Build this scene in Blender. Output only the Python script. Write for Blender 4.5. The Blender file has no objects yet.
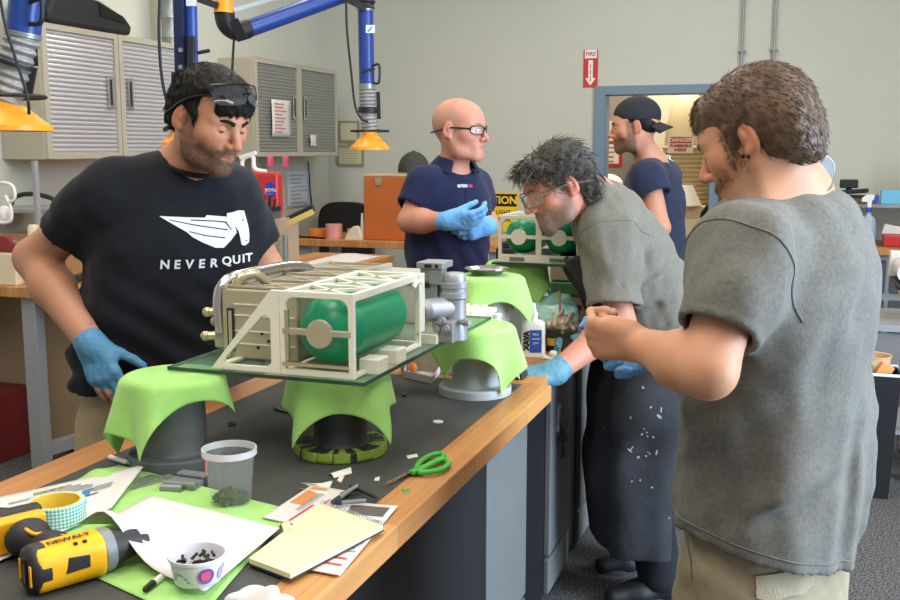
import bpy, bmesh, math, random
import numpy as np
from mathutils import Vector, Matrix, Euler
from mathutils.bvhtree import BVHTree
from mathutils.geometry import tessellate_polygon
random.seed(7); rng = np.random.default_rng(7)
SC = bpy.context.scene; COL = SC.collection
PI = math.pi
# ---------------------------------------------------------------- camera: room axes (x to the right wall, y to the back wall)
F_PX = 1000.0; PITCH = math.atan(150/F_PX); YAW = math.radians(19.6); CAM_H = 1.55
def _ray(px, py):
    a = (px-450)/F_PX; b = -(py-300)/F_PX
    X = a; Y = math.cos(PITCH)+b*math.sin(PITCH); Z = -math.sin(PITCH)+b*math.cos(PITCH)
    return X/Y, Z/Y
def room(X, Y): return (X*math.cos(YAW)-Y*math.sin(YAW), X*math.sin(YAW)+Y*math.cos(YAW))
def P(px, py, Y):                        # a measured point of the photo at distance Y from the viewer
    x, z = _ray(px, py); v, u = room(x*Y, Y); return np.array((v, u, CAM_H+z*Y))
def PZ(px, py, z):                       # the same, on a level surface of height z
    x, zz = _ray(px, py); Y = (z-CAM_H)/zz; v, u = room(x*Y, Y); return np.array((v, u, z))
def PU(px, py, u):                       # on the plane y = u
    x, z = _ray(px, py); Y = u/(x*math.sin(YAW)+math.cos(YAW)); return P(px, py, Y)
def PV(px, py, v):                       # on the plane x = v
    x, z = _ray(px, py); Y = v/(x*math.cos(YAW)-math.sin(YAW)); return P(px, py, Y)
def D(X, Y, Z=0.0):                      # a direction given as right / away / up of the viewer, in room axes
    v, u = room(X, Y); a = np.array((v, u, Z)); return a/np.linalg.norm(a)
# ---------------------------------------------------------------- materials
MATS = {}
def mat(name, col, rough=.6, metal=0, spec=.5, bump=0, bscale=60, var=0, vscale=8, alpha=1, trans=0, ior=1.45, emit=None, es=0, sheen=0, stretch=None):
    m = bpy.data.materials.new(name); m.use_nodes = True; nt = m.node_tree; N = nt.nodes; L = nt.links
    b = N['Principled BSDF']; c = (*col, 1)
    b.inputs['Base Color'].default_value = c; b.inputs['Roughness'].default_value = rough
    b.inputs['Metallic'].default_value = metal; b.inputs['Specular IOR Level'].default_value = spec
    b.inputs['IOR'].default_value = ior; b.inputs['Alpha'].default_value = alpha
    b.inputs['Transmission Weight'].default_value = trans
    if sheen: b.inputs['Sheen Weight'].default_value = sheen
    if emit: b.inputs['Emission Color'].default_value = (*emit, 1); b.inputs['Emission Strength'].default_value = es
    tc = N.new('ShaderNodeTexCoord'); mp = N.new('ShaderNodeMapping'); L.new(tc.outputs['Object'], mp.inputs['Vector'])
    if stretch: mp.inputs['Scale'].default_value = stretch
    if var:
        n = N.new('ShaderNodeTexNoise'); n.inputs['Scale'].default_value = vscale; n.inputs['Detail'].default_value = 5
        r = N.new('ShaderNodeMapRange'); r.inputs['From Min'].default_value = .3; r.inputs['From Max'].default_value = .7
        r.inputs['To Min'].default_value = 1-var; r.inputs['To Max'].default_value = 1+var
        mx = N.new('ShaderNodeMix'); mx.data_type = 'RGBA'; mx.blend_type = 'MULTIPLY'; mx.inputs['Factor'].default_value = 1
        mx.inputs['A'].default_value = c
        L.new(mp.outputs[0], n.inputs['Vector']); L.new(n.outputs['Fac'], r.inputs['Value']); L.new(r.outputs[0], mx.inputs['B'])
        L.new(mx.outputs['Result'], b.inputs['Base Color'])
    if bump:
        n = N.new('ShaderNodeTexNoise'); n.inputs['Scale'].default_value = bscale; n.inputs['Detail'].default_value = 4
        bp = N.new('ShaderNodeBump'); bp.inputs['Strength'].default_value = bump; bp.inputs['Distance'].default_value = .01
        L.new(mp.outputs[0], n.inputs['Vector']); L.new(n.outputs['Fac'], bp.inputs['Height']); L.new(bp.outputs[0], b.inputs['Normal'])
    MATS[name] = m; return m
def nodes_of(m): return m.node_tree.nodes, m.node_tree.links, m.node_tree.nodes['Principled BSDF']
# ---------------------------------------------------------------- objects
def tag(o, label=None, cat=None, group=None, kind=None):
    if label: o['label'] = label
    if cat: o['category'] = cat
    if group: o['group'] = group
    if kind: o['kind'] = kind
    return o
def thing(name, label, cat, loc=(0, 0, 0), rz=0, group=None):
    o = bpy.data.objects.new(name, None); COL.objects.link(o); o.empty_display_size = .1
    o.location = Vector(loc); o.rotation_euler = (0, 0, rz); tag(o, label, cat, group); return o
def link(name, me, m, parent=None, label=None):
    o = bpy.data.objects.new(name, me); COL.objects.link(o)
    if m is not None:
        for mm in (m if isinstance(m, (list, tuple)) else [m]): me.materials.append(mm)
    if parent is not None: o.parent = parent
    if label: o['label'] = label
    return o
def root_of(o):
    while o.parent is not None: o = o.parent
    return o
def copy_tree(o, parent=None):
    c = o.copy(); COL.objects.link(c)
    if parent is not None: c.parent = parent
    for ch in [x for x in bpy.data.objects if x.parent == o]: copy_tree(ch, c)
    return c
def basis(d):
    d = Vector(d).normalized(); a = Vector((0, 0, 1)) if abs(d.z) < .95 else Vector((1, 0, 0))
    s = d.cross(a).normalized(); return s, s.cross(d).normalized(), d
class MB:
    """collects shapes and links them as ONE mesh object"""
    def __init__(s): s.v = []; s.f = []; s.mi = []; s.cur = 0; s.sm = []; s.smooth = False
    def add(s, vs, fs, smooth=None):
        n = len(s.v); s.v += [tuple(map(float, q)) for q in vs]
        for f in fs: s.f.append([i+n for i in f]); s.mi.append(s.cur); s.sm.append(s.smooth if smooth is None else smooth)
        return s
    def box(s, lo, hi, rz=0, M=None):
        c = [(lo[i]+hi[i])/2 for i in range(3)]; h = [abs(hi[i]-lo[i])/2 for i in range(3)]
        vs = [Vector((x*h[0], y*h[1], z*h[2])) for x in (-1, 1) for y in (-1, 1) for z in (-1, 1)]
        R = M if M is not None else Matrix.Rotation(rz, 3, 'Z'); vs = [R @ v+Vector(c) for v in vs]
        return s.add(vs, [(0, 1, 3, 2), (4, 6, 7, 5), (0, 4, 5, 1), (2, 3, 7, 6), (0, 2, 6, 4), (1, 5, 7, 3)], False)
    def bar(s, a, b, w, h=None, up=(0, 0, 1)):
        a = Vector(a); b = Vector(b); d = (b-a).normalized(); h = h or w
        u = Vector(up); sd = d.cross(u)
        if sd.length < 1e-4: sd = d.cross(Vector((1, 0, 0)))
        sd.normalize(); u = sd.cross(d).normalized()
        vs = [q+sd*x*w/2+u*y*h/2 for q in (a, b) for x, y in ((-1, -1), (1, -1), (1, 1), (-1, 1))]
        return s.add(vs, [(3, 2, 1, 0), (4, 5, 6, 7), (0, 1, 5, 4), (1, 2, 6, 5), (2, 3, 7, 6), (3, 0, 4, 7)], False)
    def cone(s, a, b, r1, r2=None, n=24, caps=True):
        r2 = r1 if r2 is None else r2; a = Vector(a); b = Vector(b); x, y, d = basis(b-a)
        vs = []
        for q, r in ((a, r1), (b, r2)):
            vs += [q+(x*math.cos(2*PI*i/n)+y*math.sin(2*PI*i/n))*r for i in range(n)]
        s.add(vs, [(i, (i+1) % n, n+(i+1) % n, n+i) for i in range(n)], True)
        if caps:
            s.add(vs[:n], [list(range(n))[::-1]], False); s.add(vs[n:], [list(range(n))], False)
        return s
    def tube(s, path, r, n=10, close=False, caps=True):
        pts = [Vector(p) for p in path]; N = len(pts); rs = r if isinstance(r, (list, tuple)) else [r]*N
        vs = []; prev = None
        for i, p in enumerate(pts):
            d = (pts[(i+1) % N]-pts[i-1]) if close else (pts[min(i+1, N-1)]-pts[max(i-1, 0)])
            d.normalize()
            if prev is None: x, y, _ = basis(d)
            else:
                x = prev-d*prev.dot(d); x.normalize(); y = x.cross(d)*-1
                y = d.cross(x)
            prev = x; y = d.cross(x)
            vs += [p+(x*math.cos(2*PI*k/n)+y*math.sin(2*PI*k/n))*rs[i] for k in range(n)]
        fs = []
        for i in range(N if close else N-1):
            j = (i+1) % N
            fs += [(i*n+k, i*n+(k+1) % n, j*n+(k+1) % n, j*n+k) for k in range(n)]
        if caps and not close: fs += [list(range(n))[::-1], [(N-1)*n+k for k in range(n)]]
        return s.add(vs, fs, True)
    def lathe(s, prof, c=(0, 0, 0), n=32, axis=(0, 0, 1), closed=False):
        x, y, d = basis(axis); c = Vector(c)
        if abs(d.z) > .99: x, y, d = Vector((1, 0, 0)), Vector((0, 1, 0)), Vector((0, 0, 1))
        m = len(prof); vs = []
        for r, z in prof: vs += [c+d*z+(x*math.cos(2*PI*k/n)+y*math.sin(2*PI*k/n))*max(r, 1e-5) for k in range(n)]
        fs = []
        for i in range(m if closed else m-1):
            j = (i+1) % m
            fs += [(i*n+k, i*n+(k+1) % n, j*n+(k+1) % n, j*n+k) for k in range(n)]
        return s.add(vs, fs, True)
    def ell(s, c, r, n=20, m=12, M=None):
        vs = []; fs = []
        for i in range(m+1):
            t = PI*i/m
            for k in range(n):
                a = 2*PI*k/n; q = Vector((math.sin(t)*math.cos(a)*r[0], math.sin(t)*math.sin(a)*r[1], math.cos(t)*r[2]))
                vs.append((M @ q if M is not None else q)+Vector(c))
        for i in range(m): fs += [(i*n+k, (i+1)*n+k, (i+1)*n+(k+1) % n, i*n+(k+1) % n) for k in range(n)]
        return s.add(vs, fs, True)
    def prism(s, poly, o, ex, ey, ez, holes=()):
        """polygon (with holes) in the ex/ey plane at o, thickened along ez (a vector with its length)"""
        o, ex, ey, ez = Vector(o), Vector(ex), Vector(ey), Vector(ez); loops = [list(poly)]+[list(h) for h in holes]
        tri = tessellate_polygon([[Vector((p[0], p[1], 0)) for p in lp] for lp in loops])
        flat = [p for lp in loops for p in lp]; n = len(flat)
        vs = [o+ex*p[0]+ey*p[1] for p in flat]+[o+ex*p[0]+ey*p[1]+ez for p in flat]
        fs = [tuple(t) for t in tri]+[tuple(i+n for i in t[::-1]) for t in tri]
        k = 0
        for lp in loops:
            m = len(lp); fs += [(k+i, k+(i+1) % m, n+k+(i+1) % m, n+k+i) for i in range(m)]; k += m
        return s.add(vs, fs, False)
    def grid(s, fn, nu, nv, smooth=True):
        vs = [fn(i/(nu-1), j/(nv-1)) for i in range(nu) for j in range(nv)]
        return s.add(vs, [(i*nv+j, (i+1)*nv+j, (i+1)*nv+j+1, i*nv+j+1) for i in range(nu-1) for j in range(nv-1)], smooth)
    def build(s, name, m, parent=None, origin=None, bevel=0, label=None, solid=0, sub=0, seg=2, fix=True):
        me = bpy.data.meshes.new(name); o = Vector([float(q) for q in origin]) if origin is not None else None
        vs = [Vector(v)-o for v in s.v] if o is not None else [Vector(v) for v in s.v]
        me.from_pydata(vs, [], s.f)
        for i, p in enumerate(me.polygons): p.use_smooth = s.sm[i]; p.material_index = s.mi[i]
        if fix:
            bm = bmesh.new(); bm.from_mesh(me); bmesh.ops.remove_doubles(bm, verts=bm.verts, dist=1e-6)
            if not solid: bmesh.ops.recalc_face_normals(bm, faces=bm.faces)
            bm.to_mesh(me); bm.free()
        if any(s.sm): me.set_sharp_from_angle(angle=math.radians(42))
        ob = link(name, me, m, parent, label)
        if o is not None: ob.location = o-(parent_loc(parent) if parent is not None else Vector((0, 0, 0)))
        if solid:
            q = ob.modifiers.new('solid', 'SOLIDIFY'); q.thickness = solid; q.offset = 0
        if bevel:
            q = ob.modifiers.new('bevel', 'BEVEL'); q.width = bevel; q.segments = seg; q.limit_method = 'ANGLE'; q.angle_limit = math.radians(40); q.harden_normals = False
        if sub:
            q = ob.modifiers.new('sub', 'SUBSURF'); q.levels = sub; q.render_levels = sub
        return ob
def parent_loc(p):
    l = Vector((0, 0, 0))
    while p is not None: l = l+p.location; p = p.parent
    return l
def W(mb, name, m, parent, **k):         # parts drawn in room coordinates under an unrotated thing
    at = k.pop('at', None)
    return mb.build(name, m, parent, origin=parent_loc(parent) if at is None else at, **k)
def text_mesh(s, size, font_shear=0, spacing=1, bold=0):
    cu = bpy.data.curves.new('t', 'FONT'); cu.body = s; cu.size = size; cu.align_x = 'CENTER'; cu.align_y = 'CENTER'
    cu.shear = font_shear; cu.space_character = spacing; cu.offset = bold; cu.resolution_u = 3
    ob = bpy.data.objects.new('t', cu); COL.objects.link(ob); dg = bpy.context.evaluated_depsgraph_get(); dg.update()
    me = bpy.data.meshes.new_from_object(ob.evaluated_get(dg)); vs = [v.co.copy() for v in me.vertices]; fs = [list(p.vertices) for p in me.polygons]
    bpy.data.objects.remove(ob); bpy.data.curves.remove(cu); bpy.data.meshes.remove(me); return vs, fs
def text(mb, s, size, o, ex, ey, **k):   # flat lettering drawn at o along ex / ey (unit vectors)
    vs, fs = text_mesh(s, size, **k); o, ex, ey = Vector(o), Vector(ex), Vector(ey)
    return mb.add([o+ex*v.x+ey*v.y for v in vs], fs, False)
def curve_pts(pts, n=8, close=False):    # Catmull-Rom through points
    pts = [Vector(p) for p in pts]; N = len(pts); out = []
    for i in range(N if close else N-1):
        g = lambda k: pts[k % N] if close else pts[max(0, min(N-1, k))]
        p0, p1, p2, p3 = g(i-1), g(i), g(i+1), g(i+2)
        for k in range(n):
            t = k/n; out.append(.5*((2*p1)+(p2-p0)*t+(2*p0-5*p1+4*p2-p3)*t*t+(3*p1-p0-3*p2+p3)*t**3))
    if not close: out.append(pts[-1])
    return out
# ---------------------------------------------------------------- smooth solid modelling for people and cloth
def unit(a): a = np.asarray(a, float); return a/np.linalg.norm(a)
class Frame:
    def __init__(s, c, fwd, up=(0, 0, 1)):
        s.c = np.asarray(c, float); f = unit(fwd); x = unit(np.cross(f, np.asarray(up, float))); u = np.cross(x, f)
        s.R = np.stack([x, f, u], 1)                 # local x: its right, y: forward, z: up
    def w(s, p): return s.c+s.R @ np.asarray(p, float)
    def l(s, P_): return (P_-s.c) @ s.R
def noise3(p, wl, seed=0, n=7):
    r = np.random.default_rng(seed); o = 0
    for i in range(n):
        d = r.normal(size=3); d /= np.linalg.norm(d); k = 2*PI/(wl*(.6+.8*r.random()))
        o = o+np.sin((p @ (d*k)).astype(np.float32)+r.random()*6.28)
    return o/math.sqrt(n)
class Prim:
    def __init__(s, fn, lo, hi, k=.01, op='u'): s.fn = fn; s.lo = None if lo is None else np.asarray(lo, float); s.hi = None if hi is None else np.asarray(hi, float); s.k = k; s.op = op
def rc(a, b, ra, rb=None, k=.01, op='u'):
    a = np.asarray(a, float); b = np.asarray(b, float); rb = ra if rb is None else rb; ab = b-a; L2 = max(ab @ ab, 1e-12)
    def fn(p):
        q = p-a; t = np.clip((q @ ab)/L2, 0, 1); d = q-t[:, None]*ab
        return np.sqrt((d*d).sum(1))-(ra+(rb-ra)*t)
    m = max(ra, rb); return Prim(fn, np.minimum(a, b)-m, np.maximum(a, b)+m, k, op)
def el(c, r, F=None, k=.01, op='u', R=None):
    c = np.asarray(c, float); r = np.asarray(r, float)
    RR = F.R if F is not None else (np.eye(3) if R is None else R); cw = F.w(c) if F is not None else c
    if F is not None and R is not None: RR = F.R @ R
    def fn(p):
        q = (p-cw) @ RR; k0 = np.sqrt(((q/r)**2).sum(1)); k1 = np.sqrt(((q/(r*r))**2).sum(1))+1e-9
        return k0*(k0-1)/k1
    e = np.sqrt(((RR*r)**2).sum(1)); return Prim(fn, cw-e, cw+e, k, op)
def lrc(F, a, b, ra, rb=None, **kw): return rc(F.w(a), F.w(b), ra, rb, **kw)
def tub(pts, side, rx, ry, k=.01, op='u', sq=2.0):
    pts = [np.asarray(p, float) for p in pts]; n = len(pts)
    sides = [np.asarray(s_, float) for s_ in side] if np.ndim(side) == 2 else [np.asarray(side, float)]*n
    def fn(p):
        out = None
        for i in range(n-1):
            a, b = pts[i], pts[i+1]; ab = b-a; L = np.linalg.norm(ab); ax = ab/L
            q = p-a; w = q @ ax; t = np.clip(w/L, 0, 1); s0 = sides[i]+0*ab
            s0 = unit(sides[i]+sides[i+1]); s0 = unit(s0-ax*(s0 @ ax)); f0 = np.cross(ax, s0)
            X = rx[i]+(rx[i+1]-rx[i])*t; Y = ry[i]+(ry[i+1]-ry[i])*t; mn = np.minimum(X, Y)
            x = np.abs(q @ s0)/X; y = np.abs(q @ f0)/Y; wz = np.abs(w-t*L)/mn
            if sq == 2: d = (np.sqrt(x*x+y*y+wz*wz)-1)*mn
            else: d = ((x**sq+y**sq+wz**sq)**(1/sq)-1)*mn
            if out is None: out = d
            else:
                h = np.maximum(.03-np.abs(out-d), 0)/.03; out = np.minimum(out, d)-h*h*.03*.25
        return out
    A = np.array(pts); m = max(max(rx), max(ry)); return Prim(fn, A.min(0)-m, A.max(0)+m, k, op)
def plane(c, n, lo=None, hi=None, k=.004, inv=False):
    """keeps the side the normal points away from"""
    c = np.asarray(c, float); n = unit(n)
    def fn(p): return (p-c) @ n
    return Prim(fn, lo, hi, k, 'x')
class Solid:
    def __init__(s): s.pr = []; s.disp = None; s.dlo = None
    def __add__(s, q):
        if isinstance(q, (list, tuple)): s.pr += list(q)
        else: s.pr.append(q)
        return s
    def axes(s, step, fine):
        us = [q for q in s.pr if q.op == 'u']; lo = np.min([q.lo for q in us], 0)-.02; hi = np.max([q.hi for q in us], 0)+.02
        ax = []
        for i in range(3):
            x = lo[i]; o = [x]
            iv = [(f[0][i], f[1][i], f[2]) for f in fine]
            while x < hi[i]:
                h = step
                for a, b, st in iv:
                    if a-step < x < b: h = min(h, st)
                x += h; o.append(x)
            ax.append(np.array(o))
        return ax
    def mesh(s, step=.008, fine=(), smooth=1):
        ax = s.axes(step, fine); n = [len(a) for a in ax]
        Dd = np.full(n, 1.0, np.float32)
        def sub(lo, hi):
            sl = []
            for i in range(3):
                i0 = max(0, np.searchsorted(ax[i], lo[i])-1); i1 = min(n[i], np.searchsorted(ax[i], hi[i])+1)
                if i1 <= i0: return None, None
                sl.append(slice(i0, i1))
            g = np.meshgrid(*[ax[i][sl[i]] for i in range(3)], indexing='ij')
            return tuple(sl), np.stack([c.ravel() for c in g], 1).astype(np.float32)
        for q in s.pr:
            m = q.k+step*2.5
            if q.op == 'x' and q.lo is None: sl, p = sub([a[0]-1 for a in ax], [a[-1]+1 for a in ax])
            else: sl, p = sub(q.lo-m, q.hi+m)
            if sl is None: continue
            cur = Dd[sl]
            if q.op == 'd': Dd[sl] = cur+q.fn(p).reshape(cur.shape).astype(np.float32)*(cur < .06); continue
            d = q.fn(p).reshape(cur.shape).astype(np.float32); k = max(q.k, 1e-5)
            if q.op == 'u':
                h = np.maximum(k-np.abs(cur-d), 0)/k; Dd[sl] = np.minimum(cur, d)-h*h*k*.25
            elif q.op == 's':
                d = -d; h = np.maximum(k-np.abs(cur-d), 0)/k; Dd[sl] = np.maximum(cur, d)+h*h*k*.25
            else:
                h = np.maximum(k-np.abs(cur-d), 0)/k; Dd[sl] = np.maximum(cur, d)+h*h*k*.25
        return nets(Dd, ax, smooth)
def nets(Dd, ax, smooth=1):
    ins = Dd < 0; nx, ny, nz = Dd.shape
    cnt = np.zeros((nx-1, ny-1, nz-1), np.int8); offs = [(i, j, k) for i in (0, 1) for j in (0, 1) for k in (0, 1)]
    for i, j, k in offs: cnt += ins[i:nx-1+i, j:ny-1+j, k:nz-1+k]
    act = (cnt > 0) & (cnt < 8); I, J, K = np.nonzero(act); vid = np.full(act.shape, -1, np.int32); vid[I, J, K] = np.arange(len(I))
    val = {o: Dd[I+o[0], J+o[1], K+o[2]] for o in offs}
    pos = {o: np.stack([ax[0][I+o[0]], ax[1][J+o[1]], ax[2][K+o[2]]], 1) for o in offs}
    acc = np.zeros((len(I), 3)); w = np.zeros(len(I))
    for o in offs:
        for a in range(3):
            if o[a] == 0:
                o2 = tuple(1 if b == a else o[b] for b in range(3)); v0, v1 = val[o], val[o2]; c = (v0 < 0) != (v1 < 0)
                t = np.where(c, v0/(v0-v1+1e-12*(v0 == v1)), 0); pp = pos[o]+(pos[o2]-pos[o])*t[:, None]
                acc[c] += pp[c]; w[c] += 1
    V = acc/w[:, None]; Fs = []
    for a in range(3):
        s0 = [slice(1, m-1) for m in Dd.shape]; s1 = list(s0); s0[a] = slice(0, Dd.shape[a]-1); s1[a] = slice(1, Dd.shape[a])
        A = ins[tuple(s0)]; B = ins[tuple(s1)]; ch = np.argwhere(A != B); 
        if not len(ch): continue
        fl = A[tuple(ch.T)]; base = ch.copy()
        b, c = (a+1) % 3, (a+2) % 3; base[:, b] += 1; base[:, c] += 1
        q = []
        for db, dc in ((-1, -1), (0, -1), (0, 0), (-1, 0)):
            e = base.copy(); e[:, b] += db; e[:, c] += dc; q.append(vid[e[:, 0], e[:, 1], e[:, 2]])
        q = np.stack(q, 1); q[~fl] = q[~fl][:, ::-1]; Fs.append(q)
    Fq = np.concatenate(Fs); Fq = Fq[(Fq >= 0).all(1)]
    for _ in range(smooth):
        S = np.zeros_like(V); cN = np.zeros(len(V))
        for a, b in ((0, 1), (1, 2), (2, 3), (3, 0)):
            for x, y in ((a, b), (b, a)):
                for d in range(3): S[:, d] += np.bincount(Fq[:, x], V[Fq[:, y], d], len(V))
                cN += np.bincount(Fq[:, x], minlength=len(V))
        V = V*.5+.5*S/np.maximum(cN, 1)[:, None]
    return V, Fq
def smesh(name, VF, m, parent=None, label=None, paint=None):
    V, Fq = VF; o = parent_loc(parent); V2 = V-np.array(o)
    me = bpy.data.meshes.new(name); me.vertices.add(len(V2)); me.vertices.foreach_set('co', V2.astype(np.float32).ravel())
    me.loops.add(Fq.size); me.loops.foreach_set('vertex_index', Fq.astype(np.int32).ravel())
    me.polygons.add(len(Fq)); me.polygons.foreach_set('loop_start', np.arange(0, Fq.size, 4, dtype=np.int32))
    me.polygons.foreach_set('use_smooth', np.ones(len(Fq), bool)); me.update(calc_edges=True); me.validate()
    if paint is not None:
        c = paint(V); at = me.color_attributes.new('paint', 'FLOAT_COLOR', 'POINT'); at.data.foreach_set('color', c.astype(np.float32).ravel())
    return link(name, me, m, parent, label)
def vnormals(V, Fq):
    n = np.cross(V[Fq[:, 2]]-V[Fq[:, 0]], V[Fq[:, 3]]-V[Fq[:, 1]]); N = np.zeros_like(V)
    for k in range(4):
        for d in range(3): N[:, d] += np.bincount(Fq[:, k], n[:, d], len(V))
    return N/(np.linalg.norm(N, axis=1)[:, None]+1e-12)
# ---------------------------------------------------------------- human anatomy
def cutcone(pts, rs, th=.0135, k=.02, open_from=.35, f=None):
    """hollow sleeve or trouser leg along pts, cut square at its last point"""
    pts = [np.asarray(p, float) for p in pts]; n = len(pts)
    def fn(p):
        d = None; di = None
        for i in range(n-1):
            a, b = pts[i], pts[i+1]; ab = b-a; L2 = ab @ ab; q = p-a; t = np.clip((q @ ab)/L2, 0, 1); e = q-t[:, None]*ab
            e = np.sqrt((e*e).sum(1)); r = rs[i]+(rs[i+1]-rs[i])*t; x = e-r
            d = x if d is None else np.minimum(d, x)-np.maximum(.025-np.abs(d-x), 0)**2/.025*.25
        a, b = pts[-2], pts[-1]; L = np.linalg.norm(b-a); ax = (b-a)/L; w = (p-b) @ ax
        d = np.where(w > -.02, _coned(p, a, b, rs[-2], rs[-1]), d)
        if f is not None: d = d+f(p)
        c = a+(b-a)*open_from; inn = np.maximum(d+th, -((p-c) @ ax))
        return np.maximum(np.maximum(d, w), -inn)
    A = np.array(pts); m = max(rs); return Prim(fn, A.min(0)-m, A.max(0)+m, k)
def _coned(p, a, b, ra, rb):
    ab = b-a; t = ((p-a) @ ab)/(ab @ ab); q = p-a-t[:, None]*ab; return np.sqrt((q*q).sum(1))-(ra+(rb-ra)*np.clip(t, 0, 1.2))
def head_prims(F, s=1.0, jaw=1.0, nose=1.0):
    c = lambda *a: [x*s for x in a]; o = []
    E_ = lambda cc, r, k=.012, op='u': o.append(el(c(*cc), c(*r), F, k*s, op))
    R_ = lambda a, b, ra, rb, k=.012, op='u': o.append(lrc(F, c(*a), c(*b), ra*s, rb*s, k=k*s, op=op))
    E_((0, -.014, .034), (.0765, .098, .083)); E_((0, -.055, .02), (.068, .058, .07), .03)
    E_((0, .028, -.03), (.063, .064, .075), .03); E_((0, .04, .03), (.064, .052, .06), .02)
    for x in (-1, 1):
        R_((x*.056*jaw, -.004, -.045), (x*.046*jaw, .022, -.084), .017, .017, .03)
        R_((x*.046*jaw, .022, -.084), (x*.014, .076, -.103), .017, .015, .03)
        E_((x*.043, .050, -.022), (.022, .022, .018), .035)                 # cheekbone
        R_((x*.012, .083, .021), (x*.046, .066, .019), .013, .011, .012)  # brow
        E_((x*.032, .103, -.001), (.018, .022, .0125), .012, 's')         # socket
        E_((x*.0315, .0718, -.001), (.0135, .0135, .0125), .004)          # lids
    E_((0, .072, -.095), (.026, .02, .018), .02)                          # chin
    E_((0, .075, -.066), (.03, .02, .026), .02)                           # muzzle
    R_((0, .085, .014), (0, .112*nose, -.03), .0075, .0105, .012)
    E_((0, .112*nose, -.034), (.0115, .012, .010), .006)
    for x in (-1, 1):
        E_((x*.0125, .099, -.038), (.0085, .012, .0085), .005); E_((x*.006, .108, -.0445), (.0036, .006, .003), .002, 's')
    for x in (-1, 1):
        R_((0, .0945, -.061), (x*.021, .083, -.065), .006, .003, .004); R_((0, .093, -.072), (x*.019, .083, -.068), .0068, .003, .004)
        R_((0, .102, -.0662), (x*.023, .088, -.0668), .0018, .0012, .003, 's')
    E_((0, .084, -.083), (.016, .008, .004), .006, 's')
    for x in (-1, 1):                                                      # ears
        Re = Euler((math.radians(-14), 0, math.radians(x*22))).to_matrix(); Re = np.array(Re)
        o.append(el(c(x*.079, -.014, -.006), c(.0085, .0185, .032), F, .005*s, 'u', Re))
        o.append(el(c(x*.0875, -.010, -.001), c(.0065, .0115, .021), F, .004*s, 's', Re))
        o.append(el(c(x*.0815, -.008, -.003), c(.004, .006, .012), F, .003*s, 'u', Re))
        o.append(el(c(x*.079, -.006, -.031), c(.006, .008, .008), F, .005*s, 'u', Re))
    return o
def eyes(F, person, iris, lidm, s=1.0, look=(0, 1, -.35), lid=.35):
    for x in (-1, 1):
        c = F.w([x*.0315*s, .0718*s, -.001*s]); g = unit(F.R @ unit(look)); bx, by, bz = basis(Vector(g)); mb = MB(); r = .0142*s; n, m = 20, 14
        vs = []; 
        for i in range(m+1):
            t = PI*i/m
            vs += [Vector(c)+bz*math.cos(t)*r+(bx*math.cos(2*PI*k/n)+by*math.sin(2*PI*k/n))*math.sin(t)*r for k in range(n)]
        base = len(mb.v); fs = []
        for i in range(m):
            mb.cur = 2 if i < 1 else 1 if i < 3 else 0
            mb.add(vs if i == 0 else [], [] , True)
            for k in range(n): mb.f.append([i*n+k, (i+1)*n+k, (i+1)*n+(k+1) % n, i*n+(k+1) % n]); mb.mi.append(mb.cur); mb.sm.append(True)
        W(mb, 'eye', [MATS['eyewhite'], iris, MATS['pupil']], person, at=c)
    # upper lids: half shells drawn down over the eyeballs
    for x in (-1, 1):
        mb = MB()
        def lidf(u, v, x=x):
            a = (u-.5)*PI*.95; e = math.radians(78)-v*math.radians(78-(12-lid*60)); r = .0158*s
            return F.w([x*.0315*s+r*math.sin(a)*math.cos(e*.9), .0718*s+r*math.cos(a)*math.cos(e), -.001*s+r*math.sin(e)*(1-.18*abs(math.sin(a)))])
        mb.grid(lidf, 14, 9)
        def lowf(u, v, x=x):
            a = (u-.5)*PI*.95; e = -math.radians(75)+v*math.radians(75-34); r = .0155*s
            return F.w([x*.0315*s+r*math.sin(a)*math.cos(e*.9), .0718*s+r*math.cos(a)*math.cos(e), -.001*s+r*math.sin(e)])
        mb.grid(lowf, 14, 6); W(mb, 'eyelid', lidm, person, at=F.w([x*.0315*s, .0718*s, 0]))
def brows(F, person, m, s=1.0, th=1.0):
    for x in (-1, 1):
        mb = MB(); pts = curve_pts([F.w([x*.012*s, .0965*s, .017*s]), F.w([x*.028*s, .0925*s, .0225*s]), F.w([x*.042*s, .082*s, .021*s]), F.w([x*.052*s, .0695*s, .015*s])], 5)
        mb.tube(pts, [.0035*th*s*(1-.5*i/(len(pts)-1)) for i in range(len(pts))], 8)
        W(mb, 'eyebrow', m, person, at=F.w([0, .08*s, .02*s]))
def strands(V, N, keep, count, length, flow, lift=.35, jitter=.5, rad=.0011, seg=4, curl=0, seed=1):
    """tapered locks of hair rooted on a surface"""
    r = np.random.default_rng(seed); idx = np.nonzero(keep)[0]; idx = r.choice(idx, count); mb = MB(); vs = []; fs = []
    for q, i in enumerate(idx):
        p = V[i]; n = N[i]; f = np.asarray(flow(p, n), float); f = f-n*(f @ n); f = f/(np.linalg.norm(f)+1e-9)
        d = unit(f+n*lift*(.5+r.random())+r.normal(size=3)*jitter*.5); L = length*(.6+.8*r.random()); t = p-n*.002
        sd = unit(np.cross(d, n)+1e-6); b0 = len(vs)
        cv = r.normal()*curl; 
        for k in range(seg+1):
            rr = rad*(1.15-k/seg); up = unit(np.cross(sd, d))
            vs += [t+sd*rr, t-sd*rr*.5+up*rr*.8, t-sd*rr*.5-up*rr*.8]
            d = unit(d-n*lift*.55/seg+sd*cv/seg+f*.2); t = t+d*L/seg
        for k in range(seg):
            a = b0+k*3
            for e in range(3): fs.append([a+e, a+(e+1) % 3, a+3+(e+1) % 3, a+3+e])
    mb.add(vs, fs, True); return mb
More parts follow.
